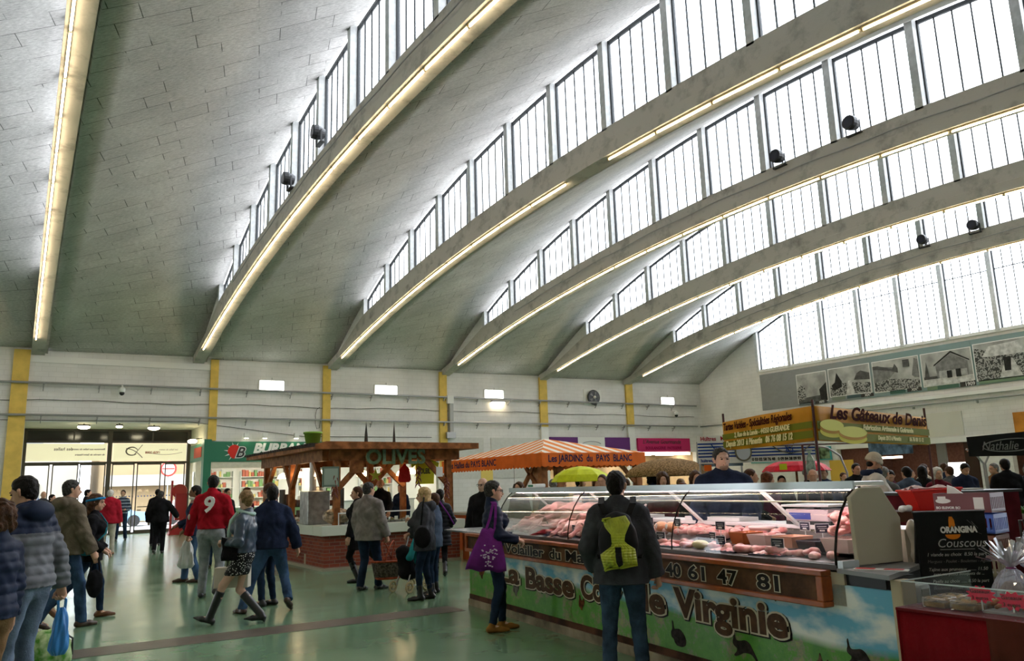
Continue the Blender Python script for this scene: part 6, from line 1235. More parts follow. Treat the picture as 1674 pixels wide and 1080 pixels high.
# leaflets and cloth on the shelf
e = MB().box(-.17,.17,-.035,.035,0,.008).build('leaflet', M_white); atpc(e, 6.93, .10, 1.012, .5); tag(e, 'red and white leaflet lying on the grey end shelf', 'leaflet'); MB().box(-.16,-.04,-.033,.033,.008,.010).box(.02,.14,-.033,.033,.008,.010).build('print', mat('leaflet_red',(.5,.05,.05),.5), e)
e = to_mesh('plastic_bag', [(infl(uni([ell((0,0,.30),(.05,.035,.06)), cap((0,0,.26),(.01,0,.12),.022,.03), cap((.01,0,.12),(-.01,.0,-.05),.03,.022)],.03),0,.006,70), .010)], mat('cream_plastic_film',(.62,.55,.45),.4), None); atpc(e, 6.735, .70, .95); tag(e, 'knotted cream plastic bag hanging on the counter end board', 'bag')
# ---- meat
M_chick = mat('raw_chicken', (.58,.24,.22), .35, col2=(.66,.42,.36), nscale=7, bump=.35, bscale=45); M_cut = mat('raw_cut', (.50,.13,.14), .35, col2=(.66,.38,.34), nscale=12, bump=.3, bscale=30); M_turk = mat('orange_joint', (.60,.22,.09), .35, col2=(.66,.36,.20), nscale=10)
chick = uni([ell((0,0,.07),(.085,.15,.07)), ell((0,.04,.085),(.075,.085,.065)), cap((-.06,-.10,.06),(-.075,-.02,.10),.035,.04), cap((.06,-.10,.06),(.075,-.02,.10),.035,.04), cap((-.06,-.10,.06),(-.04,-.20,.07),.02,.012), cap((.06,-.10,.06),(.04,-.20,.07),.02,.012), cap((0,.13,.08),(.03,.22,.06),.028,.018), cap((.03,.22,.06),(.06,.24,.03),.02,.012), cap((-.09,.05,.08),(-.10,-.03,.05),.022,.016), cap((.09,.05,.08),(.10,-.03,.05),.022,.016)], .02)
c0 = to_mesh('whole_chicken', [(chick, .012)], M_chick); cuts = []
for i, ps in enumerate(([ell((0,0,.025),(.07,.045,.028)), ell((.04,.02,.03),(.04,.03,.025))], [cap((-.06,0,.025),(.05,.01,.03),.032,.018), cap((.05,.01,.03),(.10,.0,.02),.014,.016)], [ell((0,0,.02),(.06,.06,.022)), ell((-.02,.03,.035),(.035,.025,.02))])): cuts.append(to_mesh('meat_cut', [(infl(uni(ps,.02),0,.003,90), .009)], M_cut))
def put(src, s_, t_, z, rz, lab, cat, grp, used=[], mt=None, rx=0, sc=1):
    o = src if src.name not in used else src.copy()
    if o is not src: C.objects.link(o)
    used.append(src.name); atpc(o, s_, t_, z, rz); o.rotation_euler.x = rx; o.scale = (sc,)*3; tag(o, lab, cat, grp); return o
for i in range(30):
    row = i//10; j = i % 10; put(c0, 1.36+j*.20+.06*row+rnd.uniform(-.03,.03), .32+.14*row, 1.06+.075*row+.03*(j % 2)*(row > 0), rnd.uniform(-.5,.5)+math.pi*(j % 2), 'pale pink plucked chicken in the pile at the left end of the meat counter', 'chicken', 'plucked chickens piled in the meat counter', rx=rnd.uniform(-.3,.3), sc=1.22)
for i in range(44):
    s_ = 1.05+i*.125; put(cuts[i % 3], s_, .16+.10*((i*7) % 3)/2, 1.038+.012*(i % 2), rnd.uniform(0,6), 'raw pink meat cut in the front row behind the curved glass', 'meat', 'raw meat cuts in the front row of the counter', sc=rnd.uniform(.95,1.25))
for i in range(30):
    s_ = 3.85+i*.055; put(cuts[(i+1) % 3], s_, .50+.10*((i*5) % 3), 1.115+.02*((i*5) % 3), rnd.uniform(0,6), 'raw meat cut in the back row right of the chickens', 'meat', 'raw meat cuts in the back row of the counter', sc=rnd.uniform(.9,1.2))
for i in range(26):
    a = i*2.4; r_ = .012*i; put(cuts[i % 3], 6.25+.07*math.cos(a)*math.sqrt(i)*.22, .62+.05*math.sin(a)*math.sqrt(i)*.4, 1.18+.16*(1-i/26), rnd.uniform(0,6), 'pale pink cut heaped in the white bin at the right end of the counter', 'meat', 'pale meat heaped at the right end of the counter', sc=1.15, rx=rnd.uniform(-.6,.6))
for i, s_ in enumerate((3.95, 4.12)):
    e = to_mesh('stuffed_roast', [(ell((0,0,.05),(.085,.07,.055)), .012)], M_turk); atpc(e, s_, .50, 1.13); tag(e, 'orange tied roast with white label, %s one' % ('left','right')[i], 'roast'); MB().ball((0,-.065,.06),.02,8,(1,.4,1.3)).build('label', M_white, e)
def bin_(s_, t_, z, w_, d_, hh_, m, lab):
    e = empty('meat_bin', lab, 'bin', (0,0,0)); atpc(e, s_, t_, z); b = MB(); k_ = .82
    P0 = [(-w_*k_,-d_*k_,0),(w_*k_,-d_*k_,0),(w_*k_,d_*k_,0),(-w_*k_,d_*k_,0),(-w_,-d_,hh_),(w_,-d_,hh_),(w_,d_,hh_),(-w_,d_,hh_)]
    b.v = P0; b.f = [(0,3,2,1),(0,1,5,4),(1,2,6,5),(2,3,7,6),(3,0,4,7)]; b.mi = [0]*5; o = b.build('tub', m, e); sm = o.modifiers.new('s','SOLIDIFY'); sm.thickness = .008; MB().grid(lambda u, v: ((-1+2*u)*w_*.92,(-1+2*v)*d_*.92,hh_*.82+.01*math.sin(u*9+v*5)),6,4).build('minced_filling', M_cut, e, smooth=True, kind='stuff'); return e
M_pw = mat('pinkish_white_plastic',(.72,.58,.56),.4); M_tc = mat('terracotta_dish',(.45,.14,.05),.5)
bin_(5.25,.45,1.08,.09,.12,.10,M_tc,'terracotta dish at the middle of the back row'); bin_(5.50,.45,1.08,.11,.12,.09,M_pw,'pinkish white tub right of the terracotta dish'); bin_(5.80,.45,1.08,.11,.12,.09,mat('peach_plastic',(.66,.36,.24),.4),'peach coloured tub second right of the terracotta dish')
bin_(6.38,.42,1.08,.13,.14,.10,M_pw,'pinkish white bin under the pale heap at the right end'); bin_(6.08,.42,1.06,.10,.12,.09,mat('black_tub',(.03,.025,.04),.4),'black tub left of the pale heap'); bin_(4.85,.42,1.07,.13,.10,.07,MATS['black_tub'],'black tray left of the terracotta dish')
e = MB().lathe((0,0,0),[(.10,0),(.12,.07),(.125,.07),(.125,.09),(0,.095)],16).build('lidded_tub', M_pw, smooth=True); atpc(e, 5.22, .68, 1.13); tag(e, 'round lidded white tub standing at the back of the display', 'tub')
for i, (s_, t_) in enumerate(((5.35,.12),(5.85,.14),(4.55,.13))):
    e = MB().box(-.16,.16,-.07,.07,0,.012).build('black_tray', MATS['black_tub']); atpc(e, s_, t_, 1.036, .1); tag(e, 'flat black tray of meat in the front row, %s' % ('middle one','right one','left one')[i], 'tray'); MB().grid(lambda u, v: (-.14+.28*u,-.055+.11*v,.015+.025*math.sin(3.1*u)*math.sin(3.1*v)+.006*math.sin(u*30)),14,6).build('sliced_meat', M_cut, e, smooth=True, kind='stuff')
e = MB().ball((0,0,0), .09, 12, (1.1,.7,.45)).build('cheese_round', mat('pale_yellow_fat',(.60,.52,.28),.5), smooth=True); atpc(e, 4.98, .16, 1.075); tag(e, 'pale yellow round piece in the front row', 'food')
M_chalk = mat('slate_card',(.02,.018,.035),.5); M_scr = mat('chalk_white',(.55,.52,.55),.6)
for i, (s_, t_, z, rz_) in enumerate(((1.98,.20,1.12,.2),(2.72,.17,1.10,-.2),(1.75,.22,1.11,.5),(3.86,.42,1.20,.1),(4.35,.40,1.20,-.1),(4.98,.40,1.19,.15),(4.05,.14,1.09,.0),(4.42,.14,1.09,.2),(5.08,.22,1.11,-.2),(5.28,.14,1.09,.1),(5.95,.14,1.10,.3),(5.78,.62,1.20,0),(5.98,.60,1.19,.9))):
    e = empty('price_card', 'dark chalked price card in the meat counter, %s' % (ORD[i]+' listed from left' if 0 else ('on the front chickens, left','on the front chickens, right','beside the left chickens','behind the orange roasts','right of the orange roasts','behind the black tray','front row near roasts','front row, left of the yellow piece','above the yellow piece','front row, right of the yellow piece','front row, far right','back row, under the scale','back row, tilted sideways')[i]), 'price card', (0,0,0), 0, 'price cards in the meat counter'); atpc(e, s_, t_, z, rz_)
    b = MB(); b.box(-.055,.055,-.003,.003,0,.075); o = b.build('card', M_scr, e); MB().box(-.051,.051,-.005,-.003,.004,.071).build('slate', M_chalk, e); MB().box(-.04,.035,-.0065,-.005,.05,.055).box(-.03,.04,-.0065,-.005,.035,.039).box(-.02,.02,-.0065,-.005,.014,.026).build('chalk_marks', M_scr, e); MB().box(-.003,.003,-.002,.002,-.06,0).build('pick', M_white, e)
# things on the service worktop
e = empty('shop_scale', 'white and blue weighing scale on the worktop behind the meat', 'scale', (0,0,0)); atpc(e, 5.62, .95, 1.236); bevel(MB().box(-.24,.24,-.14,.14,.03,.13).build('body', mat('pinkish_plastic',(.66,.50,.52),.4), e), .01); MB().box(-.19,.05,-.146,-.14,.045,.10).build('display', mat('scale_blue',(.03,.05,.30),.3), e); bevel(MB().box(-.27,.27,-.16,.16,.15,.17).build('pan', mat('pale_steel',(.62,.58,.58),.35,metal=.3), e), .006); MB().box(-.02,.02,-.02,.02,.13,.15).build('pan_stem', M_dark, e); MB().box(-.25,.25,-.13,.13,0,.03).build('base', M_black, e)
e = MB().box(-.42,.42,-.12,.12,0,.035).build('paper_stack', mat('white_paper',(.74,.70,.70),.6)); atpc(e, 4.3, .98, 1.236); tag(e, 'stack of white wrapping paper left of the scale', 'paper')
e = MB().box(-.35,.3,-.12,.12,0,.03).build('paper_stack', MATS['white_paper']); atpc(e, 2.9, .98, 1.236); tag(e, 'stack of white wrapping paper above the chickens', 'paper')
e = MB().box(-.1,.1,-.06,.06,0,.16).build('napkin_holder', glass_mat('clear_box',(.85,.85,.85),.1,.25)); atpc(e, 1.08, .2, 1.036); tag(e, 'clear plastic box at the left end of the display', 'box')
e = empty('till', 'small white till on top of the left end of the counter', 'till', (0,0,0)); atpc(e, 1.35, .42, 1.602); bevel(MB().box(-.11,.11,-.08,.08,0,.05).build('body', M_white, e), .015); MB().box(-.09,.05,-.083,-.08,.012,.04).build('keys', mat('till_green',(.05,.2,.12),.5), e)
struct(MB().box(.8,6.9,1.15,2.6,0,.15), 'floor', M_wood2)
bpy.data.objects[[o.name for o in bpy.data.objects if o.name.startswith('floor')][-1]].matrix_world = PM
# ================================================================ CARRIED THINGS
def bag_mesh(nm, w_, d_, hh_, seed, m, wr=.012):
    r_ = random.Random(seed); ph = [r_.uniform(0,6) for _ in range(4)]
    def fn(u, v):
        a = 2*math.pi*u; z = -hh_*(1-v); k_ = (.22+.78*(1-v)**.55) if v > .0 else 1; k_ *= (1 if v > .12 else .55+.45*v/.12)
        q = wr*(math.sin(5*a+ph[0]+v*4)+.7*math.sin(9*a+ph[1]-v*7)); return ((w_*k_+q)*math.cos(a), (d_*k_+q)*math.sin(a), z)
    b = MB(); b.grid(fn, 36, 16); b.prism([fn(i/36, 0) for i in range(36)][::-1], (0,0,.004)); return b.build(nm, m, smooth=True)
M_bluep = mat('blue_plastic_film', (.03,.20,.52), .35, noise=.2, nscale=6); M_whp = mat('white_plastic_film', (.60,.60,.57), .4, noise=.12, nscale=6)
e = bag_mesh('plastic_bag', .085, .06, .38, 1, M_bluep, .008); e.location = tuple(BAGH+Vector((0,0,-.09))); e.rotation_euler.z = .6; tag(e, 'bright blue plastic carrier bag held by the grey quilted man', 'bag')
MB().tube([(-.03,0,-.05),(-.035,0,.06),(0,0,.09),(.035,0,.06),(.03,0,-.05)], .012, 6).build('handle', M_bluep, e)
e = to_mesh('shopping_bag', [(infl(cut(ell((0,0,.13),(.21,.13,.24)), ((0,0,.0),(0,0,-1))),0,.012,30), .016)], mat('leafy_green_bag',(.07,.22,.03),.5,col2=(.45,.55,.30),nscale=14)); e.location = (.40, 9.55, 0); tag(e, 'green leafy-patterned shopping bag standing on the floor at left', 'bag'); MB().tube([(.205,0,.10),(.20,-.02,.26),(.1,-.03,.34)],.010,5).build('edge_piping', M_black, e)
e = to_mesh('handbag', [(infl(ell((0,0,-.20),(.10,.08,.18)),0,.01,40), .014)], K['black']); e.location = tuple(BHAND+Vector((0,0,-.12))); tag(e, 'black bag hanging below the olive brown jacket', 'bag'); MB().tube([(-.06,0,-.06),(-.03,0,.13),(.03,0,.13),(.06,0,-.06)],.012,6).build('handle', K['black'], e)
e = bag_mesh('plastic_bag', .13, .07, .44, 5, M_whp, .016); e.location = tuple(NINE_HAND+Vector((0,0,-.02))); tag(e, 'white plastic bag in the left hand of the man with number nine', 'bag'); MB().tube([(-.03,0,-.04),(-.02,0,.05),(.02,0,.05),(.03,0,-.04)], .010, 6).build('handle', M_whp, e)
e = MB().box(-.13,.13,-.05,.05,-.36,-.05).build('paper_bag', mat('floral_paper_bag',(.50,.44,.34),.7,col2=(.22,.15,.10),nscale=16)); e.location = tuple(FLW+Vector((0,0,-.02))); tag(e, 'cream floral paper bag carried by the woman in the long cardigan', 'bag'); MB().tube([(-.06,0,-.05),(-.03,0,.05),(.03,0,.05),(.06,0,-.05)],.006,5).build('handle', K['brown'], e)
e = bevel(MB().box(-.22,.22,-.08,.08,0,.26).build('carrier_box', mat('cream_carton',(.52,.48,.40),.6)), .01); e.location = tuple(wpt(BOOTW, (.10,.20,.44))); e.rotation_euler.z = -.5; tag(e, 'cream rectangular bag carried low beside the dotted skirt', 'bag'); MB().tube([(-.08,0,.26),(-.05,0,.40),(.05,0,.40),(.08,0,.26)],.008,5).build('handle', K['black'], e)
# wicker basket
M_wick = mat('grey_wicker',(.15,.12,.10),.75,noise=.6,nscale=30,bump=.8,bscale=50); M_wred = mat('red_brown_wicker',(.34,.07,.03),.6,noise=.4,nscale=20)
e = empty('wicker_basket', 'grey wicker shopping basket with red-brown rim carried by the man in taupe coat', 'basket', tuple(BASK+Vector((0,0,-.62))), -.2)
MB().lathe((0,0,0),[(.16,.03),(.20,.06),(.235,.27),(.245,.29),(.225,.29),(.19,.08),(.0,.06)],28,1.18,.80).build('body', M_wick, e, smooth=True)
for z, r_, t_ in ((.30,.245,.018),(.03,.165,.024)): MB().tube([(r_*1.18*math.cos(a), r_*.8*math.sin(a), z) for a in np.linspace(0,2*math.pi,33)], t_, 8).build('rim' if z > .1 else 'foot_ring', M_wred, e, smooth=True)
for dx in (-.03,.03): MB().tube([(.27*math.cos(a)*.35+dx*3*math.sin(a), .19*math.cos(a), .30+.32*math.sin(a)) for a in np.linspace(0,math.pi,17)], .010, 6).build('handle', M_wred, e, smooth=True)
MB().ball((0,0,.24),.17,10,(1.1,.8,.4)).build('basket_contents', K['char'], e, smooth=True)
# turquoise shopping trolley / pushchair
e = empty('shopping_trolley', 'turquoise shopping trolley with cream wheels beside the blonde in the parka', 'trolley', (5.55, 12.3, 0), .4); M_turq = mat('turquoise_fabric',(.02,.24,.26),.7,noise=.2)
bb = to_mesh('fabric_body', [(infl(uni([cap((-.02,.0,.36),(-.12,0,.62),.13,.12,(0,1,0),1.15), ell((.0,0,.30),(.18,.16,.12))],.05),0,.006,40), .014)], K['black'], e); to_mesh('turquoise_panel', [(infl(uni([cap((.04,-.12,.50),(.22,-.10,.98),.065,.035), cap((-.14,-.15,.55),(.14,-.10,.94),.06,.04), cap((.12,-.14,.35),(.06,-.12,.66),.08,.06)],.04),0,.006,40), .013)], M_turq, e)
MB().tube([(-.16,-.12,.12),(.20,-.12,1.02),(.20,.12,1.02),(-.16,.12,.12)],.012,6).tube([(-.18,-.14,.12),(.24,-.14,.09)],.012,6).build('frame', M_pipe, e)
to_mesh('lime_pocket', [(cap((.14,-.12,.24),(.10,-.12,.36),.05,.045), .014)], mat('lime_fabric',(.25,.45,.05),.7), e)
M_wh = mat('cream_wheel',(.48,.38,.22),.6)
for x_, y_ in ((-.18,-.18),(-.18,.18),(.24,-.16),(.24,.16)):
    w_ = MB().tube([(x_+.075*math.cos(a), y_, .09+.075*math.sin(a)) for a in np.linspace(0,2*math.pi,21)],.017,8).build('wheel', M_wh, e, smooth=True); MB().tube([(x_,y_-.02,.09),(x_,y_+.02,.09)],.03,10).tube([(x_-.07,y_,.09),(x_+.07,y_,.09)],.008,5).tube([(x_,y_,.02),(x_,y_,.16)],.008,5).build('hub', M_wh, w_)
# ================================================================ CAKE STALL WITH YELLOW BANNERS
G_ = empty('cake_stall', 'cake stall with two yellow and green banners on dark maroon poles', 'stall'); M_pole = mat('maroon_pole',(.07,.015,.015),.45)
A0, A1, A2 = Vector((9.50,8.95,0)), Vector((8.54,6.52,0)), Vector((12.55,7.45,0))
z0_, z1_ = 2.08, 2.52
for p, zt_ in ((A0,2.66),(A1,2.60),(A2,2.68)): MB().tube([tuple(p),tuple(p+Vector((0,0,zt_)))],.018,8).build('pole', M_pole, G_)
MB().tube([(10.9,8.6,0),(10.9,8.6,2.15)],.018,8).tube([tuple(A0+Vector((0,0,2.15))),(10.9,8.6,2.15),tuple(A2+Vector((0,0,2.15)))],.012,6).build('pole', M_pole, G_)
def banner(a, c_, nm, flip=1):
    u_ = (c_-a).normalized(); L_ = (c_-a).length; n = Vector((u_.y,-u_.x,0)); n = n if n.dot(Vector((-.5,-.8,0))) > 0 else -n
    zt = lambda t: z1_+.06*(1-t if flip > 0 else t)*0+.02
    f_ = MB().grid(lambda u, v: tuple(a+u_*(L_*u)+n*(.008*math.sin(u*17)+.02)+Vector((0,0,z0_+(z1_-z0_)*v+.015*math.sin(u*math.pi)*(v-.5)))), 30, 4).build('banner', mat('banner_amber',(.62,.27,.015),.6,noise=.25,nscale=1.5), G_, smooth=True); f_.modifiers.new('s','SOLIDIFY').thickness = .006
    def band(s0, s1, za, zb_, m, dd=.034): MB().prism([tuple(a+u_*(L_*s)+n*dd+Vector((0,0,z_))) for s, z_ in ((s0,za),(s1,za),(s1,zb_),(s0,zb_))], tuple(n*.002)).build('colour_band', m, f_, fixn=True)
    def tx(body, size, s, z_, m, **kw): place_text('lettering', m, f_, body, size, tuple(a+u_*(L_*s)+n*.052+Vector((0,0,z_))), tuple(u_), (0,0,1), **kw)
    return f_, band, tx, u_, n, L_
M_bg = mat('banner_olive',(.16,.17,.01),.6); M_btx = mat('banner_dark_brown',(.05,.010,.006),.95); M_byl = mat('banner_cream',(.80,.72,.36),.6); M_mac = mat('banner_yellow',(.66,.58,.06),.6)
f_, band, tx, u_, n, L_ = banner(A0, A1, 'left'); band(0,1,2.245,2.33,M_bg); band(0,1,2.12,2.215,M_bg)
tx('Tartes Variées - Spécialitées Régionales', .155, .03, 2.385, M_btx, shear=.25, off=.004, xs=.84); tx('2, Rue de la Lande - 44350 GUERANDE', .10, .17, 2.262, M_byl, shear=.25, off=.003, xs=1.0); tx('Depuis 2013  à Pénestin   06 76 08 15 12', .125, .05, 2.13, M_byl, shear=.25, off=.004, xs=.96)
f_, band, tx, u_, n, L_ = banner(A1, A2, 'right'); band(0,1,2.23,2.33,M_bg); band(0,1,2.09,2.20,M_bg)
tx('Les Gâteaux de Denis', .25, .085, 2.375, M_btx, shear=.3, off=.008, xs=1.62); tx('Fabrication Artisanale à Guérande', .10, .34, 2.255, M_byl, shear=.2, off=.004, xs=1.4); tx('Depuis 2013 à Pénestin', .085, .46, 2.125, M_byl, shear=.2, off=.003, xs=1.1); tx('06 76 08 15 12', .085, .76, 2.125, M_byl, shear=.2, off=.003, xs=1.2)
for s_, z_, rx_ in ((.10,2.25,.36),(.26,2.18,.46)):
    P_ = lambda k_, dz, dd: [tuple(Vector(A1)+u_*(L_*s_+rx_*k_*math.cos(a))+n*dd+Vector((0,0,z_+dz+.075*k_*math.sin(a)))) for a in np.linspace(0,2*math.pi,25)[:-1]]
    MB().prism(P_(1,-.05,.038),tuple(n*.002)).build('macaroon_base', M_mac, f_, fixn=True); MB().prism(P_(1.0,.0,.042),tuple(n*.002)).build('macaroon_filling', mat('banner_ochre',(.50,.25,.02),.6), f_, fixn=True); MB().prism(P_(1.0,.035,.046),tuple(n*.002)).build('macaroon_top', mat('banner_yellow_top',(.74,.70,.16),.6), f_, fixn=True)
# table edge, boxes
T_ = Vector((8.9,5.4,0))
e = empty('display_counter', 'dark maroon draped counter of the cake stall behind the red crate', 'counter', (9.25, 5.35, 0), -.35)
MB().box(-.75,.75,-.25,.45,0,1.40).build('maroon_drape', mat('maroon_drape_cloth',(.10,.012,.018),.8,noise=.25,nscale=4), e); MB().box(-.78,.78,-.28,.48,1.40,1.43).build('counter_top', M_black, e)
for i, (x_, y_, lab) in enumerate(((-.35,.0,'white card lying on the maroon counter, left one'),(.25,.05,'white card lying on the maroon counter, right one'))):
    q = MB().box(-.2,.2,-.1,.1,0,.02).build('card_sheet', M_white); q.location = (9.25+x_,5.35+y_-.1*i,1.431); q.rotation_euler.z = -.4; tag(q, lab, 'card')
# red crate on a dark shelf
e = empty('timber_stand', 'dark timber stand carrying the bright red crate', 'stand', (8.15, 4.95, 0), -.55)
MB().box(-.55,.45,-.22,.25,1.16,1.26).build('stand_top', mat('dark_timber',(.07,.03,.015),.6), e)
for x_ in (-.5,.4): MB().box(x_-.04,x_+.04,-.2,.2,0,1.16).build('leg', MATS['dark_timber'], e)
e = empty('red_crate', 'bright red plastic crate with crumpled white paper on top', 'crate', (8.18, 4.92, 1.261), -.55); M_rp = mat('bright_red_plastic',(.62,.012,.008),.4)
b = MB(); P0 = [(-.17,-.12,0),(.21,-.12,0),(.21,.12,0),(-.17,.12,0),(-.26,-.17,.20),(.26,-.17,.22),(.26,.17,.22),(-.26,.17,.20)]; b.v = P0; b.f = [(0,3,2,1),(0,1,5,4),(1,2,6,5),(2,3,7,6),(3,0,4,7)]; b.mi = [0]*5; b.build('body', M_rp, e).modifiers.new('s','SOLIDIFY').thickness = .012
MB().tube([(-.26,-.17,.20),(.26,-.17,.22),(.26,.17,.22),(-.26,.17,.20),(-.26,-.17,.20)],.012,6).build('rim', M_rp, e); MB().grid(lambda u, v: (-.22+.44*u,-.14+.28*v,.21+.03*math.sin(u*11+v*5)*math.sin(v*9)+.02), 16, 10).build('crumpled_paper', mat('pinkish_paper',(.66,.50,.48),.7), e)
e = to_mesh('crumpled_paper', [(infl(ell((0,0,0),(.09,.05,.035)),0,.012,50), .009)], M_white); e.location = (7.78, 4.95, 1.29); tag(e, 'small crumpled white paper left of the red crate', 'paper')
e = MB().box(-.1,.1,-.06,.06,0,.06).build('timber_block', MATS['dark_timber']); e.location = (7.95,5.06,1.261)
bpy.data.objects.remove(e)
# stacked crates
M_cm = mat('maroon_crate_plastic',(.13,.020,.025),.45); M_cb = mat('blue_crate_plastic',(.04,.12,.50),.45); M_cg = mat('beige_crate_plastic',(.34,.31,.22),.5); M_cgr = mat('grey_crate_plastic',(.28,.27,.24),.5); M_cmo = mat('brown_crate_plastic',(.22,.10,.07),.5)
def crate(i, z, m, lab, dx=0):
    e = empty('plastic_crate', lab, 'crate', (7.34+dx, 4.05, z), -1.42, 'plastic crates stacked behind the blackboard'); W_, D_, H2 = .235, .165, .165
    b = MB(); b.box(-W_,W_,-D_,D_,0,.012)
    for y_ in (-D_, D_-.012): b.box(-W_,W_,y_,y_+.012,H2-.035,H2).box(-W_,W_,y_,y_+.012,0,.03)
    for x_ in (-W_, W_-.012): b.box(x_,x_+.012,-D_,D_,H2-.035,H2).box(x_,x_+.012,-D_,D_,0,.03)
    for q in range(13): x_ = -W_+q*(2*W_-.02)/12; b.box(x_,x_+.02,-D_,-D_+.010,.03,H2-.035).box(x_,x_+.02,D_-.010,D_,.03,H2-.035)
    for q in range(9): y_ = -D_+q*(2*D_-.02)/8; b.box(-W_,-W_+.010,y_,y_+.02,.03,H2-.035).box(W_-.010,W_,y_,y_+.02,.03,H2-.035)
    if i == 0: b.box(-W_,W_,-D_-.002,-D_+.01,0,H2).box(-W_-.002,-W_+.01,-D_,D_,0,H2)
    b.box(-.28,.28,-.18,.18,.06,.07) if 0 else None
    o = b.build('body', m, e)
    if i == 0:
        P_ = [(-.16+.06*math.cos(a)*(1.2 if math.cos(a) > 0 else 1), -D_-.004, .10+.022*math.sin(a)) for a in np.linspace(0,2*math.pi,13)[:-1]]; MB().prism(P_,(0,.002,0)).box(-.20,-.13,-D_-.004,-D_-.002,.115,.14).build('white_bird_mark', M_white, e, fixn=True)
        place_text('lettering', M_white, e, 'BO ELEVOR BO', .030, (-.22,-D_-.004,.03), (1,0,0), (0,0,1), off=.001); MB().box(.10,.18,-D_-.004,-D_-.002,.03,.13).build('white_mark', M_white, e)
ztop = 1.455
cls = [(M_cm,'maroon plastic crate with a white bird mark, topmost of the stack'),(M_cb,'blue and grey plastic crate, second from the top of the stack'),(M_cmo,'brown plastic crate, third from the top of the stack'),(M_cg,'beige plastic crate, fourth from the top of the stack'),(M_cgr,'grey plastic crate, fifth from the top of the stack'),(M_cb,'blue plastic crate, sixth from the top of the stack'),(M_cmo,'brown plastic crate, second from the floor in the stack'),(M_cm,'maroon plastic crate at the bottom of the stack')]
for i, (m, lab) in enumerate(cls): crate(i, ztop-.165-.180*i+.0, m, lab, .01*(i % 2))
struct(MB().box(7.05,7.7,3.7,4.35,0,.028), 'floor', M_wood2)
e = MB().prism([(-.11,0,0),(.14,0,0),(-.04,0,.15),(-.09,0,.17)],(0,.03,0)).build('folded_paper', M_white, fixn=True); e.location = (7.22,4.06,1.36); e.rotation_euler.z = -1.2; tag(e, 'folded white paper standing in the top crate', 'paper')
# ================================================================ BLACKBOARD
BB = empty('blackboard', 'black menu board with an orange drinks logo and white chalk writing', 'board', (5.66, 3.26, 0), math.atan2(-.35,.17)+.42)
BB.rotation_euler.z = -.60; BB.location = (5.68, 3.28, 0)
MB().box(-.25,.24,0,.02,.42,1.37).build('panel', mat('chalkboard_black',(.012,.013,.014),.55), BB)
for x_ in (-.24,.21): MB().box(x_,x_+.03,.0,.025,0,.42).beam((x_+.015,.03,1.3),(x_+.015,.35,0),.03,.02).build('leg', M_black, BB)
MB().box(-.255,.245,-.006,.026,1.365,1.375).build('top_edge', mat('board_edge',(.05,.05,.05),.5), BB)
M_org = mat('print_orange',(.75,.22,.02),.5)
lg = MB().prism([(.0+.052*math.cos(a),-.004,1.215+.032*math.sin(a)-.005) for a in np.linspace(math.pi*.98,2*math.pi*1.01,14)],(0,.003,0)).build('orange_half', M_org, BB, fixn=True); MB().prism([(-.020,-.004,1.26),(.024,-.004,1.26),(.020,-.004,1.312),(.008,-.004,1.335),(-.012,-.004,1.335),(-.018,-.004,1.312)],(0,.003,0)).build('bottle_shape', M_org, lg, fixn=True)
f_ = place_text('logo_outline', M_black, BB, 'ORANGINA', .058, (-.085,-.0055,1.225), (1,0,0), (0,0,1), off=.006, ext=.0005, xs=.82); place_text('lettering', M_white, BB, 'ORANGINA', .058, (-.085,-.008,1.225), (1,0,0), (0,0,1), off=.003, ext=.0005, xs=.82)
M_ch = mat('chalk_line',(.42,.42,.40),.8); M_ch2 = mat('faint_chalk',(.16,.16,.155),.8)
for body, sz, x_, z_, m in (('Couscous',.085,-.12,1.125,M_ch),('1 viande au choix  8.50 la part',.034,-.20,1.065,M_ch),('Merguez - Poulet - Boulettes - Agneau',.029,-.20,1.02,M_ch2),('Tajine aux pruneaux ........ 11.50',.032,-.20,.965,M_ch),('avec ses petits bouquets de ...',.029,-.17,.935,M_ch),('Paella au choix ...... 8.50 la part',.031,-.18,.885,M_ch),('Boulettes poulet ........ 7.00',.030,-.18,.84,M_ch2)):
    place_text('chalk_writing', m, BB, body, sz, (x_,-.003,z_), (1,0,0), (0,0,1), shear=.25, ext=.0006)
MB().box(-.10,.14,-.003,-.001,1.108,1.111).build('chalk_underline', M_ch, BB); MB().tube([(.11,-.002,1.31),(.16,-.002,1.26),(.14,-.002,1.30),(.18,-.002,1.25)],.0016,4).tube([(.13,-.002,1.24),(.20,-.002,1.21)],.0014,4).build('chalk_flourish', M_ch2, BB)
# ================================================================ RED CLOTH TABLE, RIGHT FOREGROUND
RT = empty('cloth_table', 'table with deep red cloth and brown cloth at the right foreground edge', 'table', (4.55, 3.02, 0)); M_rc = mat('deep_red_cloth',(.17,.006,.010),.75,noise=.2,nscale=5,bump=.3,bscale=40)
MB().box(.05,1.0,-2.9,-.02,.80,.845).build('table_top', MATS['dark_timber'], RT)
MB().grid(lambda u, v: (.0+.012*math.sin(u*55)*(1-v)-.02*(1-v), -.55*u, .86*v), 40, 4).build('red_cloth', M_rc, RT, smooth=True).modifiers.new('s','SOLIDIFY').thickness = .008
MB().grid(lambda u, v: (-.012+.010*math.sin(u*30)*(1-v)-.015*(1-v), -.52-2.4*u, .86*v), 60, 4).build('brown_cloth', mat('brown_red_cloth',(.085,.022,.014),.75,noise=.2,nscale=4), RT, smooth=True).modifiers.new('s','SOLIDIFY').thickness = .008
MB().grid(lambda u, v: (1.0*u-.01, .0+.010*math.sin(u*25)*(1-v), .86*v), 20, 4).build('red_cloth_side', M_rc, RT, smooth=True).modifiers.new('s','SOLIDIFY').thickness = .008
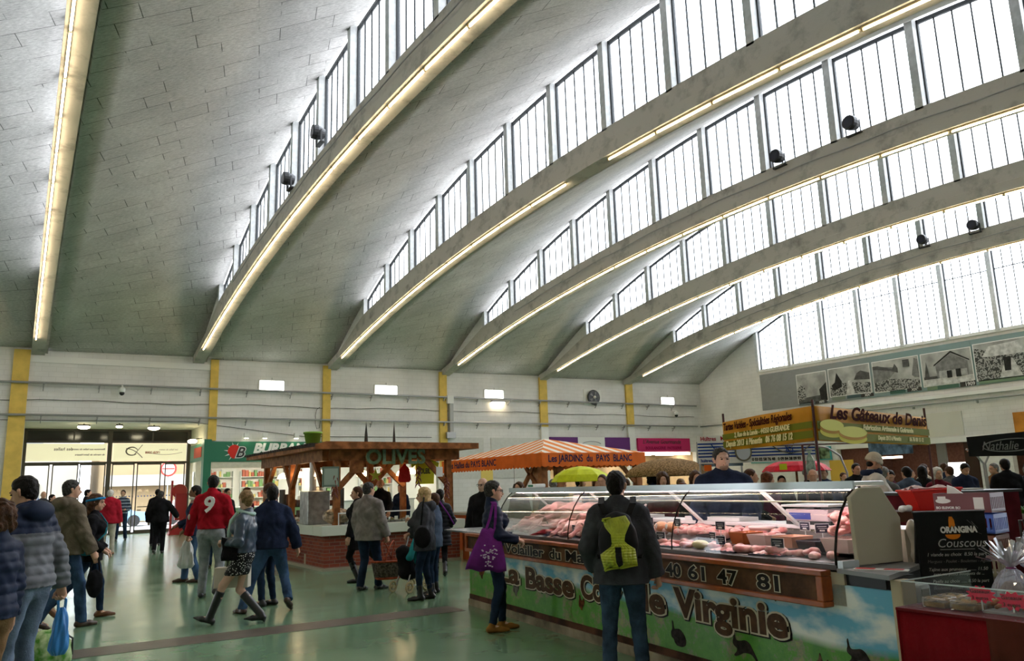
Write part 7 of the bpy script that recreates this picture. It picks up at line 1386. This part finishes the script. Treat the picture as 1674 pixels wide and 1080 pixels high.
MB().box(-.01,1.02,-2.95,.01,.846,.862).build('cloth_top', mat('dark_red_cloth_top',(.12,.008,.010),.6), RT)
for x_, y_ in ((.1,-.1),(.9,-.1),(.1,-2.7),(.9,-2.7)): MB().box(x_-.03,x_+.03,y_-.03,y_+.03,0,.80).build('leg', M_dark, RT)
AC = empty('acrylic_screen', 'clear acrylic screen standing along the edge of the red cloth table', 'screen', (4.58, 3.0, .863)); M_acr = glass_mat('acrylic',(.93,.95,.95),.02,.01)
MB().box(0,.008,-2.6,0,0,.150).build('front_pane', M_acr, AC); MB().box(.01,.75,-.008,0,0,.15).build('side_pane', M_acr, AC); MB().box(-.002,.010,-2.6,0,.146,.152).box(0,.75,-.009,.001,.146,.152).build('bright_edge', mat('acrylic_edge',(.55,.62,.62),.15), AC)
def box_row(x_, y_, lab, m): q = bevel(MB().box(-.07,.07,-.07,.07,0,.055).build('biscuit_box', m), .006); q.location = (x_, y_, .863); tag(q, lab, 'box', 'biscuit packs on the red cloth table'); return q
M_bis = mat('biscuit',(.50,.32,.14),.6,noise=.4,nscale=20,bump=.5,bscale=30)
for i, (x_, y_) in enumerate(((4.74,2.87),(4.74,2.70),(4.90,2.87),(4.90,2.70))):
    q = box_row(x_, y_, 'clear pack of pale biscuits behind the acrylic screen, ' + ('front left','front right','rear left','rear right')[i], glass_mat('clear_pack',(.85,.8,.7),.08,.2)); MB().grid(lambda u, v: (-.06+.12*u,-.06+.12*v,.045+.008*math.sin(u*12)*math.sin(v*12)),10,10).build('biscuits', M_bis, q, smooth=True, kind='stuff'); MB().box(-.062,.062,-.062,.062,.004,.03).build('biscuit_layer', M_bis, q)
e = empty('sausage_tray', 'clear tray of brown baked twists behind the acrylic screen', 'tray', (4.86, 2.38, .863)); MB().box(-.16,.16,-.26,.22,0,.012).build('tray', mat('tray_film',(.5,.5,.5),.1,metal=.3), e)
for i in range(14):
    q = MB().tube([(-.12+.02*(i % 3),-.22+i*.032,.0),(0,-.21+i*.032,.012),(.12,-.19+i*.032,.0)],[.010,.016,.009],7).build('baked_twist', mat('baked_brown',(.36,.14,.045),.5,noise=.4,nscale=20), smooth=True); q.location = (4.86, 2.38, .893+.012*(i % 2)); tag(q, 'brown baked twist lying in the clear tray', 'pastry', 'baked twists in the clear tray')
M_fluo = mat('fluorescent_pink_card',(.90,.02,.07),.6,emit=None)
for i, (x_, y_, z_, sc) in enumerate(((4.74,2.62,.955,.055),(4.74,2.45,.935,.058))):
    P_ = []
    for k_ in range(24): a = k_*math.pi/12; r_ = sc*(1.15 if k_ % 2 else .85); P_.append((0, r_*1.25*math.cos(a), r_*.8*math.sin(a)))
    q = MB().prism(P_,(.003,0,0)).build('star_price_card', M_fluo, fixn=True); q.location = (x_, y_, z_); q.rotation_euler.z = .25; tag(q, 'bright red starburst price card behind the screen, ' + ('left one','right one')[i], 'price card')
    place_text('writing', M_btx, q, 'Gateaux', .030, (-.001,.055,.008), (0,-1,0), (0,0,1)); place_text('writing', M_btx, q, '3 euros', .028, (-.001,.05,-.028), (0,-1,0), (0,0,1)); MB().box(.0,.006,-.004,.004,-(z_-.864),-.02).build('stick', M_white, q)
# cellophane parcels
M_cel = glass_mat('cellophane',(.80,.80,.84),.35,.22,(.8,.8,.85))
def parcel(x_, y_, z_, sc, lab, seed):
    r_ = random.Random(seed); e = empty('cellophane_parcel', lab, 'parcel', (x_, y_, z_))
    MB().grid(lambda u, v: tuple(Vector(((.115*(1-v)**.6+.018+.008*math.sin(9*u*6.28+v*5))*math.cos(u*6.283)*sc,(.115*(1-v)**.6+.018+.008*math.sin(7*u*6.28))*math.sin(u*6.283)*sc,.19*v*sc))), 40, 10).build('wrapped_body', M_cel, e, smooth=False)
    MB().lathe((0,0,0),[(.09*sc,0),(.09*sc,.05*sc),(.04*sc,.11*sc),(.0,.12*sc)],14).build('wrapped_cakes', mat('pale_cakes',(.45,.36,.30),.6,noise=.3,nscale=20), e)
    b = MB()
    for i in range(52):
        a = i*2*math.pi/52+r_.uniform(-.1,.1); L_ = r_.uniform(.11,.18)*sc; t_ = r_.uniform(.3,1.25); p0 = Vector((.012*math.cos(a),.012*math.sin(a),.19*sc)); d = Vector((math.cos(a)*math.sin(t_),math.sin(a)*math.sin(t_),math.cos(t_))); sd = Vector((-math.sin(a),math.cos(a),0))*.012*sc
        p1 = p0+d*L_*.5+Vector((0,0,.01)); p2 = p0+d*L_; b.quad(p0-sd*.2,p0+sd*.2,p1+sd*.9,p1-sd*.7); b.quad(p1-sd*.7,p1+sd*.9,p2+sd*1.1+Vector((0,0,.01)),p2-sd*.9)
    b.build('fan_top', mat('shiny_film',(.75,.75,.78),.12,metal=.5), e); MB().tube([(.022*math.cos(a)*sc,.022*math.sin(a)*sc,.188*sc) for a in np.linspace(0,6.283,13)],.006*sc,6).build('ribbon', mat('violet_ribbon',(.28,.06,.20),.4), e)
parcel(5.22, 2.68, .863, 1.05, 'cellophane-wrapped parcel with fanned top on the red cloth table', 3); parcel(5.22, 2.44, .863, 1.05, 'second cellophane parcel cut off by the right edge', 8)
e = bag_mesh('plastic_bag', .10, .07, .26, 9, M_cel, .014); e.location = (6.0, 2.92, 1.24); tag(e, 'clear plastic bag hanging beside the blackboard', 'bag')
hk = MB().tube([(6.0,2.92,1.22),(6.0,2.95,1.30),(6.05,3.0,1.30),(6.05,3.0,0)],.01,6).build('hook_stand', M_dark); tag(hk, 'thin dark stand holding the clear bag beside the blackboard', 'stand')
e = empty('white_tub', 'white and blue tub beneath the grey end shelf', 'tub', (5.20, 3.30, .70)); bevel(MB().box(-.065,.065,-.065,.065,0,.22).build('body', mat('tub_white_blue',(.58,.60,.62),.5,noise=.2), e), .02); MB().box(-.069,.069,-.069,.069,.0,.08).build('blue_band', M_cb, e); MB().box(-.05,.03,-.072,-.066,.10,.19).build('label', M_sgrey, e)
e = MB().box(-.12,.12,-.12,.12,0,.70).build('side_box', MATS['beige_carcass']); e.location = (5.20,3.30,0); tag(e, 'beige box standing between the counter end and the red table', 'box')
e = MB().box(-.05,.05,-.12,.12,.4,1.20).box(-.05,.05,-.12,.12,0,.4).build('dark_blue_board', mat('dark_blue_board',(.02,.03,.07),.5)); e.location = (6.05,3.60,0); e.rotation_euler.z = .4; tag(e, 'narrow dark blue board standing behind the blackboard', 'board')
# beige block counter with greens further back
e = empty('block_counter', 'beige block counter with grey top behind the crates', 'counter', (10.9, 5.0, 0)); MB().box(-.7,2.6,-.6,.4,0,1.02).build('block_base', mat('beige_blocks',(.42,.39,.27),.8,noise=.1), e); MB().box(-.75,2.65,-.65,.45,1.02,1.07).build('counter_top', MATS['grey_stone_top'], e)
e = empty('leaf_tray', 'white tray of fresh green leaves at the right edge', 'tray', (10.6, 5.05, 1.071)); MB().box(-.5,.6,-.35,.3,0,.06).build('tray', M_white, e); MB().grid(lambda u, v: (-.48+1.06*u,-.33+.6*v,.07+.06*abs(math.sin(u*23)*math.sin(v*17))+.02*math.sin(u*61)), 50, 26).build('leaves', mat('fresh_leaf',(.06,.20,.02),.5,col2=(.02,.09,.01),nscale=18), e, kind='stuff')
e = empty('low_block_counter', 'beige block counter directly behind the stacked crates', 'counter', (8.3, 3.6, 0)); MB().box(-.3,1.6,-1.1,.35,0,.98).build('block_base', MATS['beige_blocks'], e); MB().box(-.35,1.65,-1.15,.4,.98,1.03).build('counter_top', MATS['grey_stone_top'], e)
e = empty('block_counter_far', 'long beige tiled counter behind the poultry seller', 'counter', (8.6, 7.4, 0), -.25); MB().box(-.9,.6,-.25,.25,0,1.0).build('block_base', MATS['beige_blocks'], e); MB().box(-.95,.65,-.3,.3,1.0,1.05).build('counter_top', M_white, e)
struct(MB().box(9.9,10.9,6.7,7.6,0,.10), 'floor', M_wood2)
# ================================================================ BACKGROUND STALLS
M_blk = mat('black_fabric_sign',(.015,.015,.016),.6)
e = empty('black_awning_stall', 'stall with black fabric sign and pale script on a branched metal post', 'stall'); N0, N1 = Vector((14.3,7.78,0)), Vector((16.6,6.2,0)); u_ = (N1-N0).normalized(); n = Vector((u_.y,-u_.x,0))
MB().prism([tuple(N0+Vector((0,0,1.90))),tuple(N1+Vector((0,0,1.86))),tuple(N1+Vector((0,0,2.42))),tuple(N0+Vector((0,0,2.24)))],tuple(n*.02)).build('sign_panel', M_blk, e, fixn=True)
place_text('lettering', mat('pale_script',(.22,.215,.21),.6), e, 'Nathalie  &  Co', .22, tuple(N0+u_*.22+n*.03+Vector((0,0,2.0))), tuple(u_), (0,0,1), shear=.35, xs=.85)
MB().tube([tuple(N0+u_*(.75+.50*math.cos(a))+n*.03+Vector((0,0,2.08+.11*math.sin(a+.2)))) for a in np.linspace(0,5.6,30)],.010,5).build('oval_swirl', MATS['pale_script'], e)
pb_ = N0+u_*.25
for dx, dz in ((-.28,.28),(.28,.34)): MB().tube([tuple(pb_+Vector((0,0,1.75))),tuple(pb_+u_*dx*.5+Vector((0,0,1.75+dz*.7))),tuple(pb_+u_*dx+Vector((0,0,1.75+dz)))],.018,6).build('branch', M_pipe, e)
MB().tube([tuple(pb_),tuple(pb_+Vector((0,0,1.76)))],.03,8).build('post', M_pipe, e); MB().tube([tuple(pb_+u_*1.3),tuple(pb_+u_*1.25+Vector((0,0,1.9)))],.02,8).build('post', M_white, e)
q = empty('white_shelf_counter', 'white counter with a green crate in front of the black-signed stall', 'counter', (15.2, 6.6, 0), -.6); MB().box(-.1,1.8,-.2,.3,1.0,1.2).build('counter_top', MATS['cream_cheek'], q); MB().box(0,1.7,-.1,.2,0,1.0).build('dark_base', M_dark, q)
g = bevel(MB().box(-.25,.25,-.15,.15,0,.14).build('green_crate', mat('green_plastic',(.02,.16,.05),.5)), .01); g.location = (15.75, 6.3, 1.201); g.rotation_euler.z = -.6; tag(g, 'dark green crate on the white counter at the right edge', 'crate')
# oyster banner
def stand_banner(a, c_, z0, z1, m, nm, lab, posts=True):
    e = empty(nm, lab, 'banner'); a = Vector(a); c_ = Vector(c_); u_ = (c_-a).normalized(); n = Vector((u_.y,-u_.x,0)); MB().prism([tuple(a+Vector((0,0,z0))),tuple(c_+Vector((0,0,z0))),tuple(c_+Vector((0,0,z1))),tuple(a+Vector((0,0,z1)))],tuple(n*-.02)).build('panel', m, e, fixn=True)
    for p in (a+u_*.03, c_-u_*.03): MB().tube([tuple(p-n*.03),tuple(p-n*.03+Vector((0,0,z1)))],.02,6).build('post', M_pipe, e)
    return e, u_, n
e, u_, n = stand_banner((10.98,11.05,0),(12.9,9.9,0),1.93,2.46,M_white,'oyster_banner','white and blue striped oyster stall banner with anchor emblems'); M_nb = mat('stripe_blue',(.02,.06,.28),.6); a = Vector((10.98,11.05,0)); L_ = 2.24
for z_ in (2.30,2.24,2.18,2.12,2.06): MB().prism([tuple(a+u_*.0+n*.004+Vector((0,0,z_-.014))),tuple(a+u_*L_+n*.004+Vector((0,0,z_-.014))),tuple(a+u_*L_+n*.004+Vector((0,0,z_+.014))),tuple(a+n*.004+Vector((0,0,z_+.014)))],tuple(n*.002)).build('blue_stripe', M_nb, e, fixn=True)
place_text('lettering', mat('banner_crimson',(.40,.02,.05),.6), e, 'Huîtres   Moules', .11, tuple(a+u_*.06+n*.012+Vector((0,0,2.36))), tuple(u_), (0,0,1), xs=.9, off=.002); place_text('lettering', M_nb, e, 'huitrespenestin', .085, tuple(a+u_*.04+n*.012+Vector((0,0,1.96))), tuple(u_), (0,0,1), xs=.9, off=.002); place_text('lettering', M_ink, e, '0 03 02 58 76 48   0 09 84 38 09 93', .075, tuple(a+u_*1.02+n*.012+Vector((0,0,1.96))), tuple(u_), (0,0,1), xs=.85, off=.003)
for s_, r_ in ((.38,.075),(1.75,.06)):
    c_ = a+u_*s_+n*.015+Vector((0,0,2.16)); MB().tube([tuple(c_+u_*(r_*math.cos(q))+Vector((0,0,r_*math.sin(q)-.02))) for q in np.linspace(0,6.283,21)],.010,6).tube([tuple(c_+u_*-.12+Vector((0,0,.13))),tuple(c_+u_*.02+Vector((0,0,-.08)))],.010,5).build('anchor_emblem', M_nb, e)
c_ = a+u_*.86+n*.02+Vector((0,0,2.14)); MB().tube([tuple(c_+u_*(.15*math.cos(q))+Vector((0,0,.17*math.sin(q)))) for q in np.linspace(0,6.283,25)],.016,6).build('round_emblem', M_sgrey, e); MB().prism([tuple(c_+u_*(.14*math.cos(q))+n*.004+Vector((0,0,.16*math.sin(q)))) for q in np.linspace(0,6.283,25)[:-1]],tuple(n*.002)).build('round_plate', mat('pale_blue_plate',(.55,.60,.68),.5), e, fixn=True)
c_ = a+u_*1.75+n*.02+Vector((0,0,2.14)); MB().tube([tuple(c_+u_*x_+Vector((0,0,z_))) for x_, z_ in ((-.42,.16),(-.2,.0),(0,-.06),(.25,-.02),(.42,.10))],.012,5).tube([tuple(c_+u_*x_+Vector((0,0,z_))) for x_, z_ in ((-.08,.16),(0,-.02),(.1,.16))],.010,5).build('swirl_emblem', M_sgrey, e)
e, u_, n = stand_banner((12.2,12.3,0),(12.95,11.75,0),1.9,2.42,mat('meat_photo',(.14,.20,.26),.5,noise=.5,nscale=2),'fish_photo_banner','blue photo banner with red round plate left of the oyster banner'); c_ = Vector((12.55,12.02,2.22)); MB().prism([tuple(c_+u_*(.28*math.cos(q))+n*.02+Vector((0,0,.14*math.sin(q)))) for q in np.linspace(0,6.283,17)[:-1]],tuple(n*.002)).build('red_plate', mat('plate_red',(.40,.05,.04),.5,noise=.5,nscale=8), e, fixn=True)
for i, (x_, y_, z_, m) in enumerate(((11.05,10.95,1.88,'o'),(11.2,10.8,1.86,'y'),(12.25,10.2,1.86,'y'),(12.7,9.95,1.87,'o'))):
    q = MB().prism([(-.10*math.cos(k_*.785)*(1 if k_ % 2 else .7),0,.08*math.sin(k_*.785)*(1 if k_ % 2 else .7)) for k_ in range(8)],(0,.004,0)).build('price_tag', mat('tag_orange',(.80,.14,.02),.6) if m == 'o' else mat('tag_yellow',(.60,.68,.03),.6), fixn=True); q.location = (x_, y_-.06, z_-.03); q.rotation_euler.z = -.55; tag(q, '%s paper tag hanging under the oyster banner, %s from left' % (('orange' if m == 'o' else 'yellow'), ORD[i]), 'tag')
# parasols
def parasol(x_, y_, z_, r_, hh_, m, lab, thatch=False):
    e = empty('parasol', lab, 'parasol', (x_, y_, 0)); pr_ = [(r_,z_),(r_*.86,z_+hh_*.42),(r_*.6,z_+hh_*.75),(r_*.3,z_+hh_*.93),(.02,z_+hh_)]; o = MB().lathe((0,0,0),[(r_*.98,z_-.01)]+pr_,20 if thatch else 8).build('canopy', m, e, smooth=thatch, fixn=True); MB().tube([(0,0,0),(0,0,z_+hh_-.02)],.025,8).build('pole', M_wood2, e)
    MB().lathe((0,0,0),[(.25,0),(.25,.05),(.04,.08)],12).build('base', M_dark, e)
parasol(9.75, 13.15, 1.68, .62, .30, mat('lime_yellow_canvas',(.55,.62,.02),.6,noise=.15), 'small lime yellow parasol under the orange stall'); parasol(14.3, 11.5, 1.76, .72, .26, mat('red_canvas',(.62,.02,.04),.6,noise=.3,nscale=6), 'red parasol behind the banner pole'); parasol(11.9, 12.9, 1.74, .95, .38, mat('straw_thatch',(.34,.22,.11),.9,noise=.6,nscale=30,bump=1,bscale=50), 'straw thatched parasol right of the orange stall', True)
e = MB().lathe((0,0,0),[(.0,0),(.05,.08),(.10,.3),(.07,.48),(.02,.56),(.06,.62),(.0,.60)],10,.6,1).build('hanging_fish', mat('fish_green_white',(.30,.42,.36),.4,noise=.6,nscale=10), smooth=True); e.location = (12.15,9.45,1.48); tag(e, 'green and white hanging fish ornament beside the red parasol', 'decoration')
hk = MB().tube([(12.15,9.45,2.02),(12.15,9.5,2.10),(12.2,9.6,2.10),(12.2,9.6,0)],.008,5).build('hook_stand', M_dark); tag(hk, 'thin dark stand holding the hanging fish ornament', 'stand')
e = empty('arched_lamp', 'tall grey lamp stand with arched neck near the end wall', 'lamp', (17.0, 12.2, 0)); MB().tube([(0,0,0),(0,0,1.7),(-.1,.07,2.1),(-.35,.22,2.3),(-.6,.4,2.36)],.025,8).build('arched_pole', M_pipe, e, smooth=True); MB().lathe((-.62,.42,2.33),[(.07,-.06),(.03,.03)],10).build('lamp_head', M_dark, e)
# low stalls between (tables with goods seen under the crowd)
for i, (x_, y_, rz_, col, lab) in enumerate(((13.2,15.2,-.4,(.45,.32,.18),'low bakery table far under the orange awning'),(15.5,12.0,-.5,(.35,.10,.06),'market table behind the oyster banner'),(19.8,8.6,-.6,(.40,.36,.28),'market table beside the white pillar of the end wall'),(20.5,12.6,-.4,(.25,.28,.30),'fish table in front of the turquoise sign'))):
    e = empty('market_table', lab, 'table', (x_, y_, 0), rz_); MB().box(-1.0,1.0,-.35,.35,0,.85).build('cloth_front', mat('table_cloth_%d' % i, col, .8), e); MB().box(-1.03,1.03,-.38,.38,.85,.88).build('table_top', M_white, e)
    for j in range(5): MB().ball((-.8+j*.4,0,.93),.13,8,(1,1,.5)).build('goods', mat('goods_%d' % (j % 3), ((.5,.3,.12),(.5,.12,.05),(.15,.3,.06))[j % 3], .6, noise=.4, nscale=20), e, smooth=True)
# left edge: corner of a white and green awning
e = empty('white_parcel_stall', 'corner of a stall with clear plastic cover and green trim at the left edge', 'stall', (-1.05, 9.8, 0)); MB().prism([(-.6,0,2.02),(.34,0,1.78),(.36,0,1.84),(.20,0,2.02),(-.1,0,2.20),(-.6,0,2.32)],(0,.6,0)).build('plastic_cover', mat('cloudy_plastic',(.55,.62,.60),.3,noise=.3,nscale=5), e, fixn=True); MB().prism([(-.6,-.01,1.86),(.32,-.01,1.72),(.34,-.01,1.79),(-.6,-.01,2.02)],(0,.6,0)).build('green_trim', mat('trim_green',(.04,.14,.03),.6), e, fixn=True)
MB().box(-.6,-.55,.1,.5,0,1.9).build('post', M_dark, e); MB().box(-.6,.1,0,.6,0,.95).build('counter', MATS['maroon_drape_cloth'], e)
